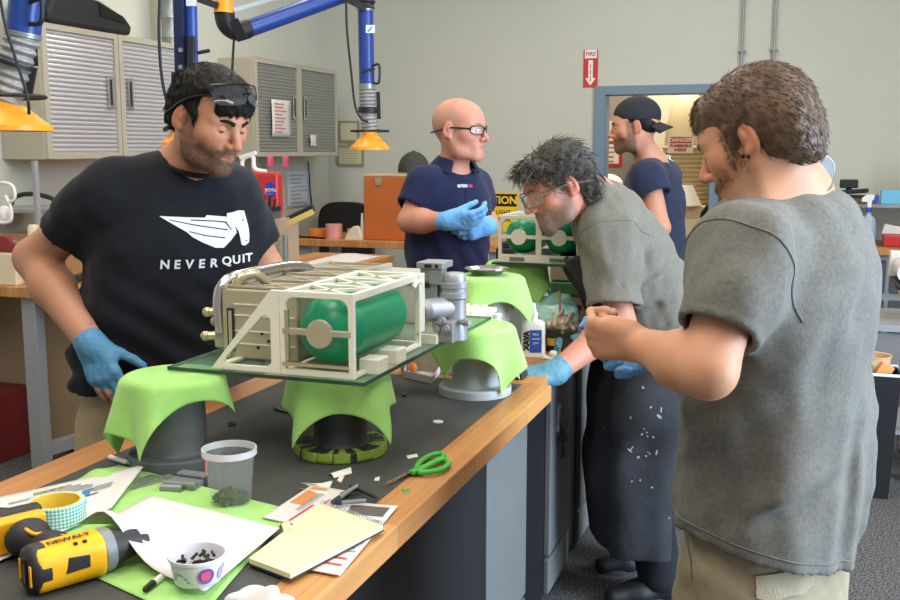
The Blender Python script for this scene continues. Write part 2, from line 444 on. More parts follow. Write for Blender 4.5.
def hair(name, VF, m, person, keep, at, **k):
    V, Fq = VF; N = vnormals(V, Fq); mb = strands(V, N, keep(V), **k)
    n = len(mb.v); mb.add(V, [list(f) for f in Fq], True)
    return W(mb, name, m, person, at=at, fix=False)
def hand_prims(w, d, t, right, curl=((20, 25, 15),)*4, thumb=(35, 10, 10), spread=4, s=1.0, add=0.0, kf=.004):
    """w wrist point, d towards the fingers, t towards the thumb"""
    d = unit(d); t = np.asarray(t, float); t = unit(t-d*(t @ d)); n = np.cross(t, d) if right else np.cross(d, t); o = []
    w = np.asarray(w, float); pt = lambda a, b, c: w+d*a*s+t*b*s+n*c*s
    kn = [(.088, .030), (.092, .010), (.087, -.0105), (.078, -.029)]
    for (a, b) in kn: o.append(rc(pt(.004, b*.55, 0), pt(a, b, -.001), (.0135+add)*s, (.0112+add)*s, k=.016*s))
    o.append(rc(pt(.02, .024, .008), pt(.055, .03, .006), (.014+add)*s, (.012+add)*s, k=.016*s))
    o.append(rc(pt(.02, -.02, .008), pt(.06, -.024, .005), (.013+add)*s, (.011+add)*s, k=.016*s))
    Ls = [(.042, .026, .021), (.046, .029, .022), (.042, .027, .021), (.033, .021, .019)]
    for i, (a, b) in enumerate(kn):
        p = pt(a, b, 0); ang = 0; sp = math.radians((1.5-i)*spread)
        for j in range(3):
            ang += math.radians(curl[i % len(curl)][j]); q = p+s*Ls[i][j]*unit((d*math.cos(sp)+t*math.sin(sp))*math.cos(ang)+n*math.sin(ang))
            r0 = (.0092, .0084, .0076)[j]*(.9 if i == 3 else 1); r1 = (.0086, .0077, .0066)[j]*(.9 if i == 3 else 1)
            o.append(rc(p, q, (r0+add)*s, (r1+add)*s, k=(.010 if j == 0 else .003)*s)); p = q
    a0 = math.radians(thumb[0]); p = pt(.022, .022, .006); dirs = []
    for j, (L, r0, r1) in enumerate(((.042, .0145, .0118), (.032, .0112, .0098), (.027, .0098, .0078))):
        out = a0 if j == 0 else a0-math.radians(thumb[1])*j
        v = unit(d*math.cos(out)+t*math.sin(out)+n*(.35+math.radians(thumb[2])*j)); q = p+v*L*s
        o.append(rc(p, q, (r0+add)*s, (r1+add)*s, k=(.014 if j == 0 else .003)*s)); p = q
    return o
def glove(person, w, d, t, right, arm_dir, m, cuff=.05, s=1.04, **k):
    S = Solid(); S += hand_prims(w, d, t, right, s=s, add=.0012, **k)
    a = np.asarray(w, float)-unit(arm_dir)*cuff
    S += cutcone([np.asarray(w, float)+unit(d)*.02, np.asarray(w, float), a], [.027*s, .0295*s, .0345*s], .0055, .014, .2)
    lo = np.min([q.lo for q in S.pr], 0); hi = np.max([q.hi for q in S.pr], 0)
    S += Prim(lambda p: .0007*noise3(p, .018, 5), lo, hi, 0, 'd')
    return smesh('glove', S.mesh(.0042, [(lo, hi, .0034)]), m, person)
def dsp(q, f):
    g = q.fn; return Prim(lambda p: g(p)+f(p), q.lo, q.hi, q.k, q.op)
def hemmed(q, f, c, n, th, zone=.08):
    """a cloth tube with folds, cut square at the hem and hollow above it"""
    g = q.fn; c = np.asarray(c, float); n = unit(n)
    def fn(p):
        d = g(p)+f(p); w = (p-c) @ n
        return np.maximum(np.maximum(d, w), -np.maximum(d+th, -(w+zone)))
    return Prim(fn, q.lo, q.hi, q.k)
def tshirt(person, pts, side, rx, ry, neck, shl, shr, slv, m, hem_n, folds, neck_r=.066, sq=2.3, sr=(.076, .074), step=.0075, yoke=.055, ye=.012, name='shirt', hem_th=.014):
    """pts from hem up to the base of the neck; slv: two point lists from shoulder to sleeve hem"""
    pts = [np.asarray(q, float) for q in pts]; hn = unit(hem_n); S = Solid()
    S += hemmed(tub([pts[0]+hn*.06]+pts[1:], side, rx, ry, .02, sq=sq), folds, pts[0], hn, hem_th)
    for sh in (shl, shr): S += dsp(rc(pts[-1]*.75+np.asarray(sh)*.25, sh, yoke, yoke+ye, .05), folds)
    for sl in slv: S += cutcone(sl, list(sr) if len(sl) == 2 else [sr[0], (sr[0]+sr[1])/2, sr[1]], .0135, .045, .45, f=folds)
    a, b = neck; S += rc(a, b, neck_r, neck_r*.94, k=.006, op='s')
    VF = S.mesh(step, []); return smesh(name, VF, m, person), VF
def rib(person, c, n, r, w, m, name='collar', ry=None, fwd=None):
    """ribbed neckband ring"""
    n = unit(n); x = unit(fwd) if fwd is not None else unit(np.cross(n, (1, 0, 0))); x = unit(x-n*(x @ n)); y = np.cross(n, x); ry = ry or r
    mb = MB(); pts = [np.asarray(c)+x*r*math.cos(a)+y*ry*math.sin(a) for a in np.linspace(0, 2*PI, 40, endpoint=False)]
    mb.tube(pts, w, 8, close=True); return W(mb, name, m, person, at=c)
def decal(shirt_VF, polys, o, ex, ey, look, name, m, parent, lift=.0022, sub=.008):
    """lays flat artwork on the curved cloth"""
    V, Fq = shirt_VF; bvh = BVHTree.FromPolygons([Vector(v) for v in V], [list(f) for f in Fq]); look = Vector(look).normalized()
    bm = bmesh.new()
    for vs, fs in polys:
        b = [bm.verts.new(Vector(o)+Vector(ex)*v[0]+Vector(ey)*v[1]) for v in vs]
        for f in fs:
            try: bm.faces.new([b[i] for i in f])
            except ValueError: pass
    for _ in range(5):
        ed = [e for e in bm.edges if e.calc_length() > sub]
        if not ed: break
        bmesh.ops.subdivide_edges(bm, edges=ed, cuts=1)
        bmesh.ops.triangulate(bm, faces=bm.faces)
    at = parent_loc(parent)
    for v in bm.verts:
        h = bvh.ray_cast(v.co-look*.4, look)
        if h[0] is not None: v.co = h[0]-look*lift
        v.co -= at
    bmesh.ops.recalc_face_normals(bm, faces=bm.faces)
    me = bpy.data.meshes.new(name); bm.to_mesh(me); bm.free(); return link(name, me, m, parent)
def flat(poly, holes=()):
    loops = [list(poly)]+[list(h) for h in holes]; tri = tessellate_polygon([[Vector((p[0], p[1], 0)) for p in lp] for lp in loops]); fl = [p for lp in loops for p in lp]
    return [Vector((p[0], p[1], 0)) for p in fl], [list(t) for t in tri]
def glasses(person, F, m, lens, s=1.0, dz=0, dy=0, tilt=0, name='glasses', rim=True, r=.0016, hw=.029, hh=.018, temple=.11, back=0):
    """worn spectacles: frame and two lenses"""
    fr = MB(); R = Matrix.Rotation(tilt, 3, 'X'); q = lambda x, y, z: F.w([s*x, s*(dy+(R @ Vector((0, y, z))).y), s*(dz+(R @ Vector((0, y, z))).z)])
    lens_ = []
    for x in (-1, 1):
        loop = []
        for k in range(28):
            a = 2*PI*k/28; ca, sa = math.cos(a), math.sin(a); X = abs(ca)**.7*math.copysign(1, ca)*hw; Z = abs(sa)**.7*math.copysign(1, sa)*hh
            cx = x*.034+X; loop.append(q(cx, .112-abs(cx)**2*9, Z))
        if rim: fr.tube(loop, r*s, 6, close=True)
        le = MB(); lens_.append(le); c = np.mean(loop, 0); n = len(loop); le.add([c]+loop, [(0, 1+k, 1+(k+1) % n) for k in range(n)], True)
        top = q(x*(.034+hw), .112-(.034+hw)**2*9, .004); pts = [top, q(x*.076, .04+back, .006), q(x*.081, -.005+back, .004), q(x*.081, .03-temple+back, -.016)]
        fr.tube(curve_pts(pts, 4), r*1.4*s, 6)
    if not rim: fr.tube(curve_pts([q(X*.067, .112-(X*.067)**2*9, .006+hh*.9) for X in (-1, -.5, 0, .5, 1)], 4), r*1.2*s, 6); [fr.tube([q(x*.067, .112-.067**2*9, .004), q(x*.067, .112-.067**2*9, .006+hh*.9)], r*1.2*s, 6) for x in (-1, 1)]
    fr.tube(curve_pts([q(-.008, .111, .004), q(0, .115, .007), q(.008, .111, .004)], 4), r*1.4*s, 6)
    g = W(fr, name, m, person, at=F.w([0, .1*s, dz]))
    for le in lens_: o = le.build('lens', lens, g, origin=F.w([0, .1*s, dz])); o.location = (0, 0, 0)
    return g
def shoes(person, feet, fwd, m, sole, floor=0):
    for f in feet:
        f = np.array(f); fw = unit([fwd[0], fwd[1], 0]); z = floor; S = Solid(); b = np.array((f[0], f[1], z))
        S += tub([b-fw*.05+(0, 0, .04), b+fw*.08+(0, 0, .036), b+fw*.175+(0, 0, .03)], np.cross(fw, (0, 0, 1)), [.038, .046, .036], [.045, .038, .028], .03)
        S += rc(b-fw*.02+(0, 0, .05), b-fw*.01+(0, 0, .10), .042, .046, .03)
        S += plane(b+(0, 0, .004), (0, 0, -1), k=.002)
        sh = smesh('shoe', S.mesh(.006), m, person)
        so = MB(); rim = []
        for k in range(32):
            a = 2*PI*k/32; rim.append((math.cos(a)*.128+.06, math.sin(a)*(.045+.006*math.cos(a))))
        so.prism(rim, b, fw, np.cross((0, 0, 1), fw), (0, 0, .02)); s_ = so.build('sole', sole, sh, origin=parent_loc(sh)); s_.location = (0, 0, 0)
def legs(hips, knees, ankles, r=(.088, .06, .043)):
    o = []
    for h, k, a in zip(hips, knees, ankles): o += [rc(h, k, r[0], r[1], .03), rc(k, a, r[1]*.98, r[2], .03)]
    return o
def skin_body(person, head, F, neck, chest, pelvis, side, sh, el_, wr, hands, leg, s=1.0, m=None, fine_hands=True, paint=None, rt=(.165, .11), arm=(.052, .042, .029), extra=(), neck_r=.056, waist=None, hstep=.0032):
    S = Solid(); S += head
    S += rc(F.w([0, -.02*s, -.055*s]), neck, .052*s, neck_r, .04)
    S += tub([pelvis, waist if waist is not None else (np.asarray(pelvis)+chest)/2, chest, np.asarray(neck)*.75+np.asarray(chest)*.25], side, [rt[0]*.95, rt[0]*.9, rt[0], .09], [rt[1], rt[1]*.9, rt[1], .075], .03)
    for i in range(2):
        S += rc(neck, sh[i], .05, .05, .06); S += rc(sh[i], el_[i], arm[0], arm[1], .03); S += rc(el_[i], np.asarray(el_[i])*.65+np.asarray(wr[i])*.35, arm[1], arm[1]*1.03, .02)
        S += rc(np.asarray(el_[i])*.65+np.asarray(wr[i])*.35, wr[i], arm[1]*1.03, arm[2], .03); S += hands[i]
    S += leg; S += list(extra)
    fine = [(F.c-.15*s, F.c+.15*s, hstep)]
    if fine_hands is not False:
        for i in (range(2) if fine_hands is True else fine_hands):
            lo = np.min([q.lo for q in hands[i]], 0); hi = np.max([q.hi for q in hands[i]], 0); fine.append((lo, hi, .0036))
    VF = S.mesh(.011, fine, 1); return smesh('body', VF, m, person, paint=paint), VF
def painter(F, s=1.0, beard=0, stache=1, crop=0, side=1.0):
    """R: beard cover, G: lips, B: flush of cheeks, nose and ears"""
    def f(V):
        q = F.l(V)/s; c = np.zeros((len(V), 4)); c[:, 3] = 1; x, y, z = np.abs(q[:, 0]), q[:, 1], q[:, 2]
        nz = .005*noise3(V, .016, 3)
        st = lambda a, e, w: np.clip((a-e)/w, 0, 1)
        if beard:
            jawl = st(-z+y*.15+x*.25+nz*.6, .062, .018)*st(y, -.012, .015)*(1-st(-z, .125, .02)*(y < .06))
            sb = st(x, .058, .006)*st(y, -.004, .008)*(1-st(y, .03, .015))*st(.03-z, .0, .01)*side
            mu = st(y, .075, .008)*st(-z, .047, .005)*stache
            b = np.maximum(np.maximum(jawl, sb*.8), mu); b = b*(1-.8*np.clip(1.5-(x/.021)**2*1.2-((z+.0672)/.0085)**2, 0, 1)*(y > .075))
            c[:, 0] = b*beard
        if crop: c[:, 0] = crop*st(.028-y+nz, 0, .02)*st(z+.06+y*.3, 0, .015)*st(.088+np.minimum(0, .02-np.abs(y))*.2-z+nz, 0, .03)*(1-(x > .0775)*(z < .03)*(y > -.035))
        c[:, 1] = np.clip(1.4-(x/.022)**2*1.2-((z+.0672)/.0075)**2, 0, 1)*(y > .075)
        c[:, 0] *= (np.abs(q).max(1) < .15)
        c[:, 2] = np.clip(np.exp(-((x-.045)**2+(z+.035)**2)/.0006)*st(y, .04, .02)+st(x, .076, .006)*(np.abs(z) < .05)*(np.abs(y+.01) < .03)+np.exp(-(x**2+(z+.034)**2)/.0004)*st(y, .1, .01), 0, 1)
        return c
    return f
def skin(name, col, beard=(.03, .02, .015), lip=None, flush=None):
    m = mat(name, col, .52, spec=.4, bump=.05, bscale=260); N, L, b = nodes_of(m); lip = lip or (col[0]*.8, col[1]*.5, col[2]*.5); flush = flush or (col[0]*1.0, col[1]*.72, col[2]*.68)
    b.inputs['Subsurface Weight'].default_value = .12; b.inputs['Subsurface Radius'].default_value = (.012, .005, .003); b.inputs['Subsurface Scale'].default_value = 1.0
    at = N.new('ShaderNodeAttribute'); at.attribute_name = 'paint'; sp = N.new('ShaderNodeSeparateColor'); L.new(at.outputs['Color'], sp.inputs[0])
    tc = N.new('ShaderNodeTexCoord'); n1 = N.new('ShaderNodeTexNoise'); n1.inputs['Scale'].default_value = 9; n1.inputs['Detail'].default_value = 6; L.new(tc.outputs['Object'], n1.inputs['Vector'])
    n2 = N.new('ShaderNodeTexNoise'); n2.inputs['Scale'].default_value = 420; L.new(tc.outputs['Object'], n2.inputs['Vector'])
    def mix(a, bcol, fac, typ='MIX'):
        x = N.new('ShaderNodeMix'); x.data_type = 'RGBA'; x.blend_type = typ
        if isinstance(a, tuple): x.inputs['A'].default_value = (*a, 1)
        else: L.new(a, x.inputs['A'])
        x.inputs['B'].default_value = (*bcol, 1)
        L.new(fac, x.inputs['Factor']); return x.outputs['Result']
    r1 = N.new('ShaderNodeMapRange'); r1.inputs[1].default_value = .35; r1.inputs[2].default_value = .75; r1.inputs[4].default_value = .35; L.new(n1.outputs['Fac'], r1.inputs[0])
    c = mix(col, flush, r1.outputs[0])
    mm = N.new('ShaderNodeMath'); mm.operation = 'MULTIPLY'; mm.inputs[1].default_value = .6; L.new(sp.outputs[2], mm.inputs[0]); c = mix(c, flush, mm.outputs[0])
    m1 = N.new('ShaderNodeMath'); m1.operation = 'MULTIPLY'; m1.inputs[1].default_value = .8; L.new(sp.outputs[1], m1.inputs[0]); c = mix(c, lip, m1.outputs[0])
    r2 = N.new('ShaderNodeMapRange'); r2.inputs[1].default_value = .3; r2.inputs[2].default_value = .7; r2.inputs[3].default_value = .55; r2.inputs[4].default_value = 1; L.new(n2.outputs['Fac'], r2.inputs[0])
    m2 = N.new('ShaderNodeMath'); m2.operation = 'MULTIPLY'; L.new(sp.outputs[0], m2.inputs[0]); L.new(r2.outputs[0], m2.inputs[1]); c = mix(c, beard, m2.outputs[0])
    L.new(c, b.inputs['Base Color']); return m

def seam(shirt, VF, c, n, m, r=.0016, near=None, reach=.135, name='seam'):
    """a stitched seam: where the plane cuts the cloth, the loop nearest to the point"""
    V, Fq = VF; c = np.asarray(c, float); n = unit(n); near = c if near is None else np.asarray(near, float); d = (V-c) @ n; mask = (np.abs(d[Fq]).min(1) < .03)
    bm = bmesh.new(); idx = {}; 
    for f in Fq[mask]:
        vs = []
        for i in f:
            if i not in idx: idx[i] = bm.verts.new(V[i])
            vs.append(idx[i])
        try: bm.faces.new(vs)
        except ValueError: pass
    g = bmesh.ops.bisect_plane(bm, geom=bm.verts[:]+bm.edges[:]+bm.faces[:], plane_co=Vector(c), plane_no=Vector(n))['geom_cut']
    ed = [e for e in g if isinstance(e, bmesh.types.BMEdge)]; adj = {}
    for e in ed:
        for a, b in ((e.verts[0], e.verts[1]), (e.verts[1], e.verts[0])): adj.setdefault(a, []).append(b)
    seen = set(); loops = []
    for v in adj:
        if v in seen: continue
        lp = [v]; seen.add(v); cur = v
        while True:
            nx = [w for w in adj[cur] if w not in seen]
            if not nx: break
            cur = nx[0]; seen.add(cur); lp.append(cur)
        loops.append(np.array([w.co[:] for w in lp]))
    bm.free(); loops = [l for l in loops if len(l) > 8]
    if not loops: return
    lp = min(loops, key=lambda l: np.linalg.norm(l.mean(0)-near)-.0003*len(l)); k = np.ones(5)/5
    ok = np.linalg.norm(lp-near, axis=1) < reach; closed = ok.all()
    if not closed:
        s0 = int(np.nonzero(~ok)[0][0]); lp = np.roll(lp, -s0, 0); ok = np.roll(ok, -s0); idx_ = np.nonzero(ok)[0]
        runs = np.split(idx_, np.nonzero(np.diff(idx_) > 1)[0]+1); lp = lp[max(runs, key=len)]
        if len(lp) < 8: return
    P5 = np.concatenate([lp[-2:], lp, lp[:2]]) if closed else np.concatenate([lp[:1], lp[:1], lp, lp[-1:], lp[-1:]]); lp = np.stack([np.convolve(P5[:, i], k, 'valid') for i in range(3)], 1)[::2]
    out = lp.mean(0); e = lp-out; L = np.linalg.norm(e, axis=1)[:, None]; lp = lp+e/L*r*.2
    mb = MB(); mb.tube(lp, r, 6, close=bool(closed)); o = mb.build(name, m, shirt, origin=parent_loc(shirt)); o.location = (0, 0, 0); return o
def rgb(r, g, b): return tuple((c/255/12.92 if c/255 <= .04045 else ((c/255+.055)/1.055)**2.4) for c in (r, g, b))
mat('eyewhite', rgb(225, 218, 210), .25); mat('pupil', (.005, .005, .005), .15)
mat('iris_brown', rgb(70, 42, 25), .2); mat('iris_grey', rgb(95, 110, 115), .2)
mat('nitrile', rgb(86, 146, 182), .5, bump=.25, bscale=120, var=.06, vscale=25)
mat('nitrile_bright', rgb(105, 168, 226), .5, bump=.25, bscale=120, var=.06, vscale=25)
mat('nitrile_teal', rgb(88, 140, 160), .55, bump=.25, bscale=120, var=.08, vscale=25)
mat('black_tee', rgb(29, 31, 36), .9, spec=.2, bump=.15, bscale=500, sheen=.08)
mat('navy_polo', rgb(32, 38, 66), .9, spec=.2, bump=.2, bscale=600, sheen=.1)
mat('navy_tee', rgb(40, 46, 68), .9, spec=.2, bump=.15, bscale=500, sheen=.1)
mat('grey_tee', rgb(118, 114, 103), .92, spec=.2, bump=.2, bscale=600, var=.10, vscale=90, sheen=.05)
mat('heather_tee', rgb(114, 112, 104), .92, spec=.2, bump=.25, bscale=500, var=.16, vscale=130, sheen=.06)
mat('khaki', rgb(186, 164, 128), .9, spec=.25, bump=.25, bscale=350, var=.05, vscale=20)
mat('khaki_olive', rgb(158, 145, 118), .9, spec=.25, bump=.25, bscale=350, var=.06, vscale=20)
mat('dark_trousers', rgb(40, 42, 48), .9, spec=.2, bump=.2, bscale=300)
mat('apron', rgb(52, 54, 58), .8, spec=.35, bump=.3, bscale=30, var=.2, vscale=12)
mat('apron_dust', rgb(175, 172, 160), .9)
mat('shoe_black', rgb(28, 28, 30), .6); mat('shoe_sole', rgb(60, 60, 60), .8); mat('shoe_brown', rgb(90, 70, 52), .7)
mat('hair_black', (.010, .008, .007), .6, spec=.25); mat('hair_grey', (.10, .086, .074), .5, var=.6, vscale=60); mat('hair_brown', (.12, .072, .04), .5, spec=.4, var=.45, vscale=70)
mat('hair_cropped', rgb(178, 150, 128), .7, var=.2, vscale=200); mat('beard_grey', (.17, .14, .115), .6)
mat('print_white', rgb(235, 235, 232), .8, spec=.2)
mat('frame_black', rgb(22, 22, 24), .3); mat('frame_tan', rgb(120, 105, 85), .35); mat('lens_smoke', (.05, .052, .055), .08, spec=.8, alpha=.72)
mat('lens_clear', (.9, .92, .92), .03, spec=.7, alpha=.16); mat('cap_black', rgb(34, 34, 38), .85, bump=.2, bscale=400)
mat('stud', (.02, .02, .02), .2, metal=1)
SK_L = skin('skin_olive', rgb(194, 140, 110), (.03, .023, .018), flush=rgb(190, 118, 92))
SK_B = skin('skin_ruddy', rgb(196, 140, 116), rgb(168, 140, 118), flush=rgb(206, 122, 104))
SK_M = skin('skin_flushed', rgb(192, 132, 108), (.12, .105, .095), flush=rgb(204, 124, 104))
SK_R = skin('skin_fair', rgb(204, 148, 114), (.10, .058, .03), flush=rgb(190, 116, 88))
SK_D = skin('skin_tanned', rgb(196, 142, 112), (.05, .035, .025), flush=rgb(190, 112, 88))
A3 = lambda *a: np.array(a, float)
def person_at(pt, label): return thing('person', label, 'person', (pt[0], pt[1], 0))
def wr(wl, amp, seed, grad=None, extra=None):
    def f(p):
        d = amp*noise3(p*A3(1, 1, .55), wl, seed)+amp*.35*noise3(p, wl*.4, seed+1)
        return d if extra is None else d+extra(p)
    return f
# ================================================================= man in the black shirt, left
def man_left():
    base = P(155, 400, 2.62); T = person_at(base, 'man in black winged-horse T-shirt, safety glasses pushed up on his head, looking down')
    fwd = D(.40, -.92); left = D(.92, .40); s = .985
    F = Frame(P(210, 118, 2.42), D(.76, -.54, -.36), D(.05, 0, 1)); neck = P(186, 172, 2.52)
    pel = P(158, 405, 2.62); chest = P(172, 252, 2.54); wst = P(160, 345, 2.58)
    shr = P(110, 196, 2.46); shl = P(231, 197, 2.62); er = P(34, 258, 2.56); elb = P(264, 268, 2.68)
    wrr = P(90, 343, 2.37); wl = P(258, 303, 2.53)
    hr = dict(d=unit(P(113, 400, 2.33)-P(88, 343, 2.37)), t=D(1, -.15, .35))
    hl = dict(d=unit(D(.72, -.55, -.28)), t=D(-.2, -.2, .9))
    hands = [hand_prims(wrr, hr['d'], hr['t'], True, ((12, 18, 12),)*4, (42, 8, 4)), hand_prims(wl, hl['d'], hl['t'], False)]
    floor_ = base*A3(1, 1, 0)
    hips = [pel-left*.10-(0, 0, .04), pel+left*.10-(0, 0, .04)]; kn = [floor_-left*.13+fwd*.02+(0, 0, .5), floor_+left*.13+fwd*.02+(0, 0, .5)]; an = [floor_-left*.15+(0, 0, .08), floor_+left*.15+(0, 0, .08)]
    body, VF = skin_body(T, head_prims(F, s), F, neck, chest, pel, left, [shr, shl], [er, elb], [wrr, wl], hands, legs(hips, kn, an), s, SK_L, rt=(.17, .11), arm=(.055, .049, .033), paint=painter(F, s, 1.0), waist=wst, neck_r=.064)
    eyes(F, T, MATS['iris_brown'], SK_L, s, (.2, 1, -.34), .33); brows(F, T, MATS['hair_black'], s, 1.6)
    # hair
    H = Solid(); H += el([0, -.018*s, .040*s], [.083*s, .103*s, .087*s], F, .01); H += el([0, -.07*s, -.01*s], [.068*s, .045*s, .062*s], F, .03); H += el([0, .040*s, .056*s], [.070*s, .061*s, .054*s], F, .03)
    H += el([0, .085*s, -.040*s], [.085*s, .07*s, .079*s], F, .008, 's'); H += [lrc(F, [x*.072*s, .020*s, .03*s], [x*.069*s, .026*s, -.022*s], .011, .007, k=.01) for x in (-1, 1)]; H += [el([x*.07*s, .052*s, .044*s], [.02*s, .024*s, .03*s], F, .01, 's') for x in (-1, 1)]; H += el([0, -.05*s, -.105*s], [.1*s, .12*s, .045*s], F, .008, 's')
    H += el([.085*s, .0, -.03*s], [.03*s, .034*s, .045*s], F, .006, 's'); H += el([-.085*s, .0, -.03*s], [.03*s, .034*s, .045*s], F, .006, 's')
    H += Prim(lambda p: .0009*noise3(p, .02, 91), F.c-.2, F.c+.2, 0, 'd'); HV = H.mesh(.004); hair('hair', HV, MATS['hair_black'], T, lambda V: np.ones(len(V), bool), F.c, count=9000, length=.012, flow=lambda p, n: F.R @ A3(0, .25, -1), lift=.35, rad=.0010, seg=3)
    glasses(T, F, MATS['frame_black'], MATS['lens_smoke'], s*1.06, dz=.032, dy=-.002, tilt=math.radians(29), name='safety_glasses', rim=False, hw=.033, hh=.0215, temple=.10, r=.002)
    # shirt
    slr = P(62, 234, 2.50); sll = P(257, 247, 2.66)
    hem = P(150, 376, 2.60)
    pts = [hem, P(158, 350, 2.585), P(165, 300, 2.56), P(173, 245, 2.54), P(181, 200, 2.53), neck-(0, 0, .012)]
    loD = P(70, 320, 2.45)
    def extra(p):
        z = p[:, 2]; u = (p-pts[2]) @ left
        return -.006*np.sin((z*1.0+u*.6)*2*PI/.085+1.2*np.sin(u*9))*np.clip((1.28-z)/.2, 0, 1)
    sh, SV = tshirt(T, pts, left, [.205, .208, .200, .196, .17, .075], [.150, .150, .142, .135, .112, .07], (neck+(F.c-neck)*.02, neck+(F.c-neck)*1.0), shl, shr,
                    [[shr, (shr+slr)/2+(0, 0, .012), slr], [shl, (shl+sll)/2, sll]], MATS['black_tee'], (0, .1, -1), wr(.16, .0035, 3, extra=extra), neck_r=.067, sr=(.078, .070), yoke=.052)
    ncd = unit(F.c-neck); rib(T, neck+ncd*.026+fwd*.014, unit(ncd+(0, 0, .5)-fwd*.25), .073, .0065, MATS['black_tee'], ry=.068, fwd=fwd)
    # emblem: winged horse head and the words under it, drawn in chest units (1 = 1 px of the photo at his chest)
    k = 2.43/1000; o = P(205, 232, 2.40); ex = D(.955, .30, -.02); ey = unit(np.cross(D(.3, -.955), -ex))*1.0; ey = A3(0, 0, 1)
    S2 = lambda pts: [((x-205)*k*1.04, (232-y)*k) for x, y in pts]
    wing = [(163, 217), (182, 218), (205, 219), (207, 216.5), (226, 218.5), (226, 215), (232, 214), (233, 226), (235, 235), (229, 243), (222, 250), (214, 249.5), (203, 244), (193, 238), (188, 233), (180, 228), (172, 223)]
    head = [(231, 214.5), (237, 212.5), (243, 213), (243.5, 216), (245, 222), (246.8, 230), (247.5, 238), (247, 246), (243, 249), (239.5, 248), (238.5, 241), (237, 234), (233.5, 228), (232, 221)]
    g1 = [(184, 224.3), (206, 227.2), (229, 229), (226, 236), (227, 236), (231, 228), (206, 226), (184, 223.2)]
    cuts = [[(172, 221.2), (195, 226.6), (226, 232.4), (227, 231.4), (195, 225.4), (172, 220.4)], [(190, 233), (205, 237.4), (223, 240.4), (224, 239.4), (205, 236.2), (190, 232)], [(192, 221.6), (212, 223), (224, 224.4), (229.5, 232), (230.6, 232), (225, 223.2), (212, 221.8), (192, 220.4)]]
    nost = [(243.4, 243.6), (245, 243), (245.2, 244.6), (243.8, 245)]; eye_ = [(240.5, 221.5), (243, 222), (242, 223.4), (240.5, 223)]
    pol = [flat(S2(wing), [S2(c) for c in cuts]), flat(S2(head), [S2(nost), S2(eye_)])]
    look = unit(-D(.22, -.97)); decal(SV, pol, o, ex, ey, look, 'emblem', MATS['print_white'], sh)
    tp = []
    for i, chx in enumerate('NEVER'): vs, fs = text_mesh(chx, .030, .12, bold=.0010); tp.append(([Vector((v.x+(166+i*11.4-205)*k*1.04, v.y+(232-265.6)*k, 0)) for v in vs], fs))
    for i, chx in enumerate('QUIT'): vs, fs = text_mesh(chx, .029, 0, bold=.0010); tp.append(([Vector((v.x+((224.5, 234, 241, 246.5)[i]-205)*k*1.04, v.y+(232-264+i*.6)*k, 0)) for v in vs], fs))
    decal(SV, tp, o, ex, ey, look, 'lettering', MATS['print_white'], sh)
    glove(T, wrr, hr['d'], hr['t'], True, unit(wrr-er), MATS['nitrile'], .035, curl=((12, 18, 12), (15, 22, 14), (18, 26, 16), (22, 30, 18)), thumb=(42, 8, 4))
    glove(T, wl, hl['d'], hl['t'], False, unit(wl-elb), MATS['nitrile'], .035)
    Pn = Solid(); Pn += tub([pel-(0, 0, .09), pel+(0, 0, .10)], left, [.185, .178], [.130, .125], .03)
    for h, kk, a in zip(hips, kn, an): Pn += [rc(h, kk, .105, .082, .04), rc(kk, a, .082, .068, .03)]
    lo = pel-A3(.4, .4, 1); hi = pel+A3(.4, .4, .2); Pn += Prim(wr(.11, .004, 9), lo, hi, 0, 'd'); Pn += plane(floor_+(0, 0, .05), (0, 0, -1))
    pk = rc(P(104, 412, 2.52), P(92, 436, 2.50), .002, .003, .006, 's'); Pn += pk
    smesh('trousers', Pn.mesh(.009), MATS['khaki'], T); shoes(T, an, fwd, MATS['shoe_brown'], MATS['shoe_sole'])
    return T
man_left()
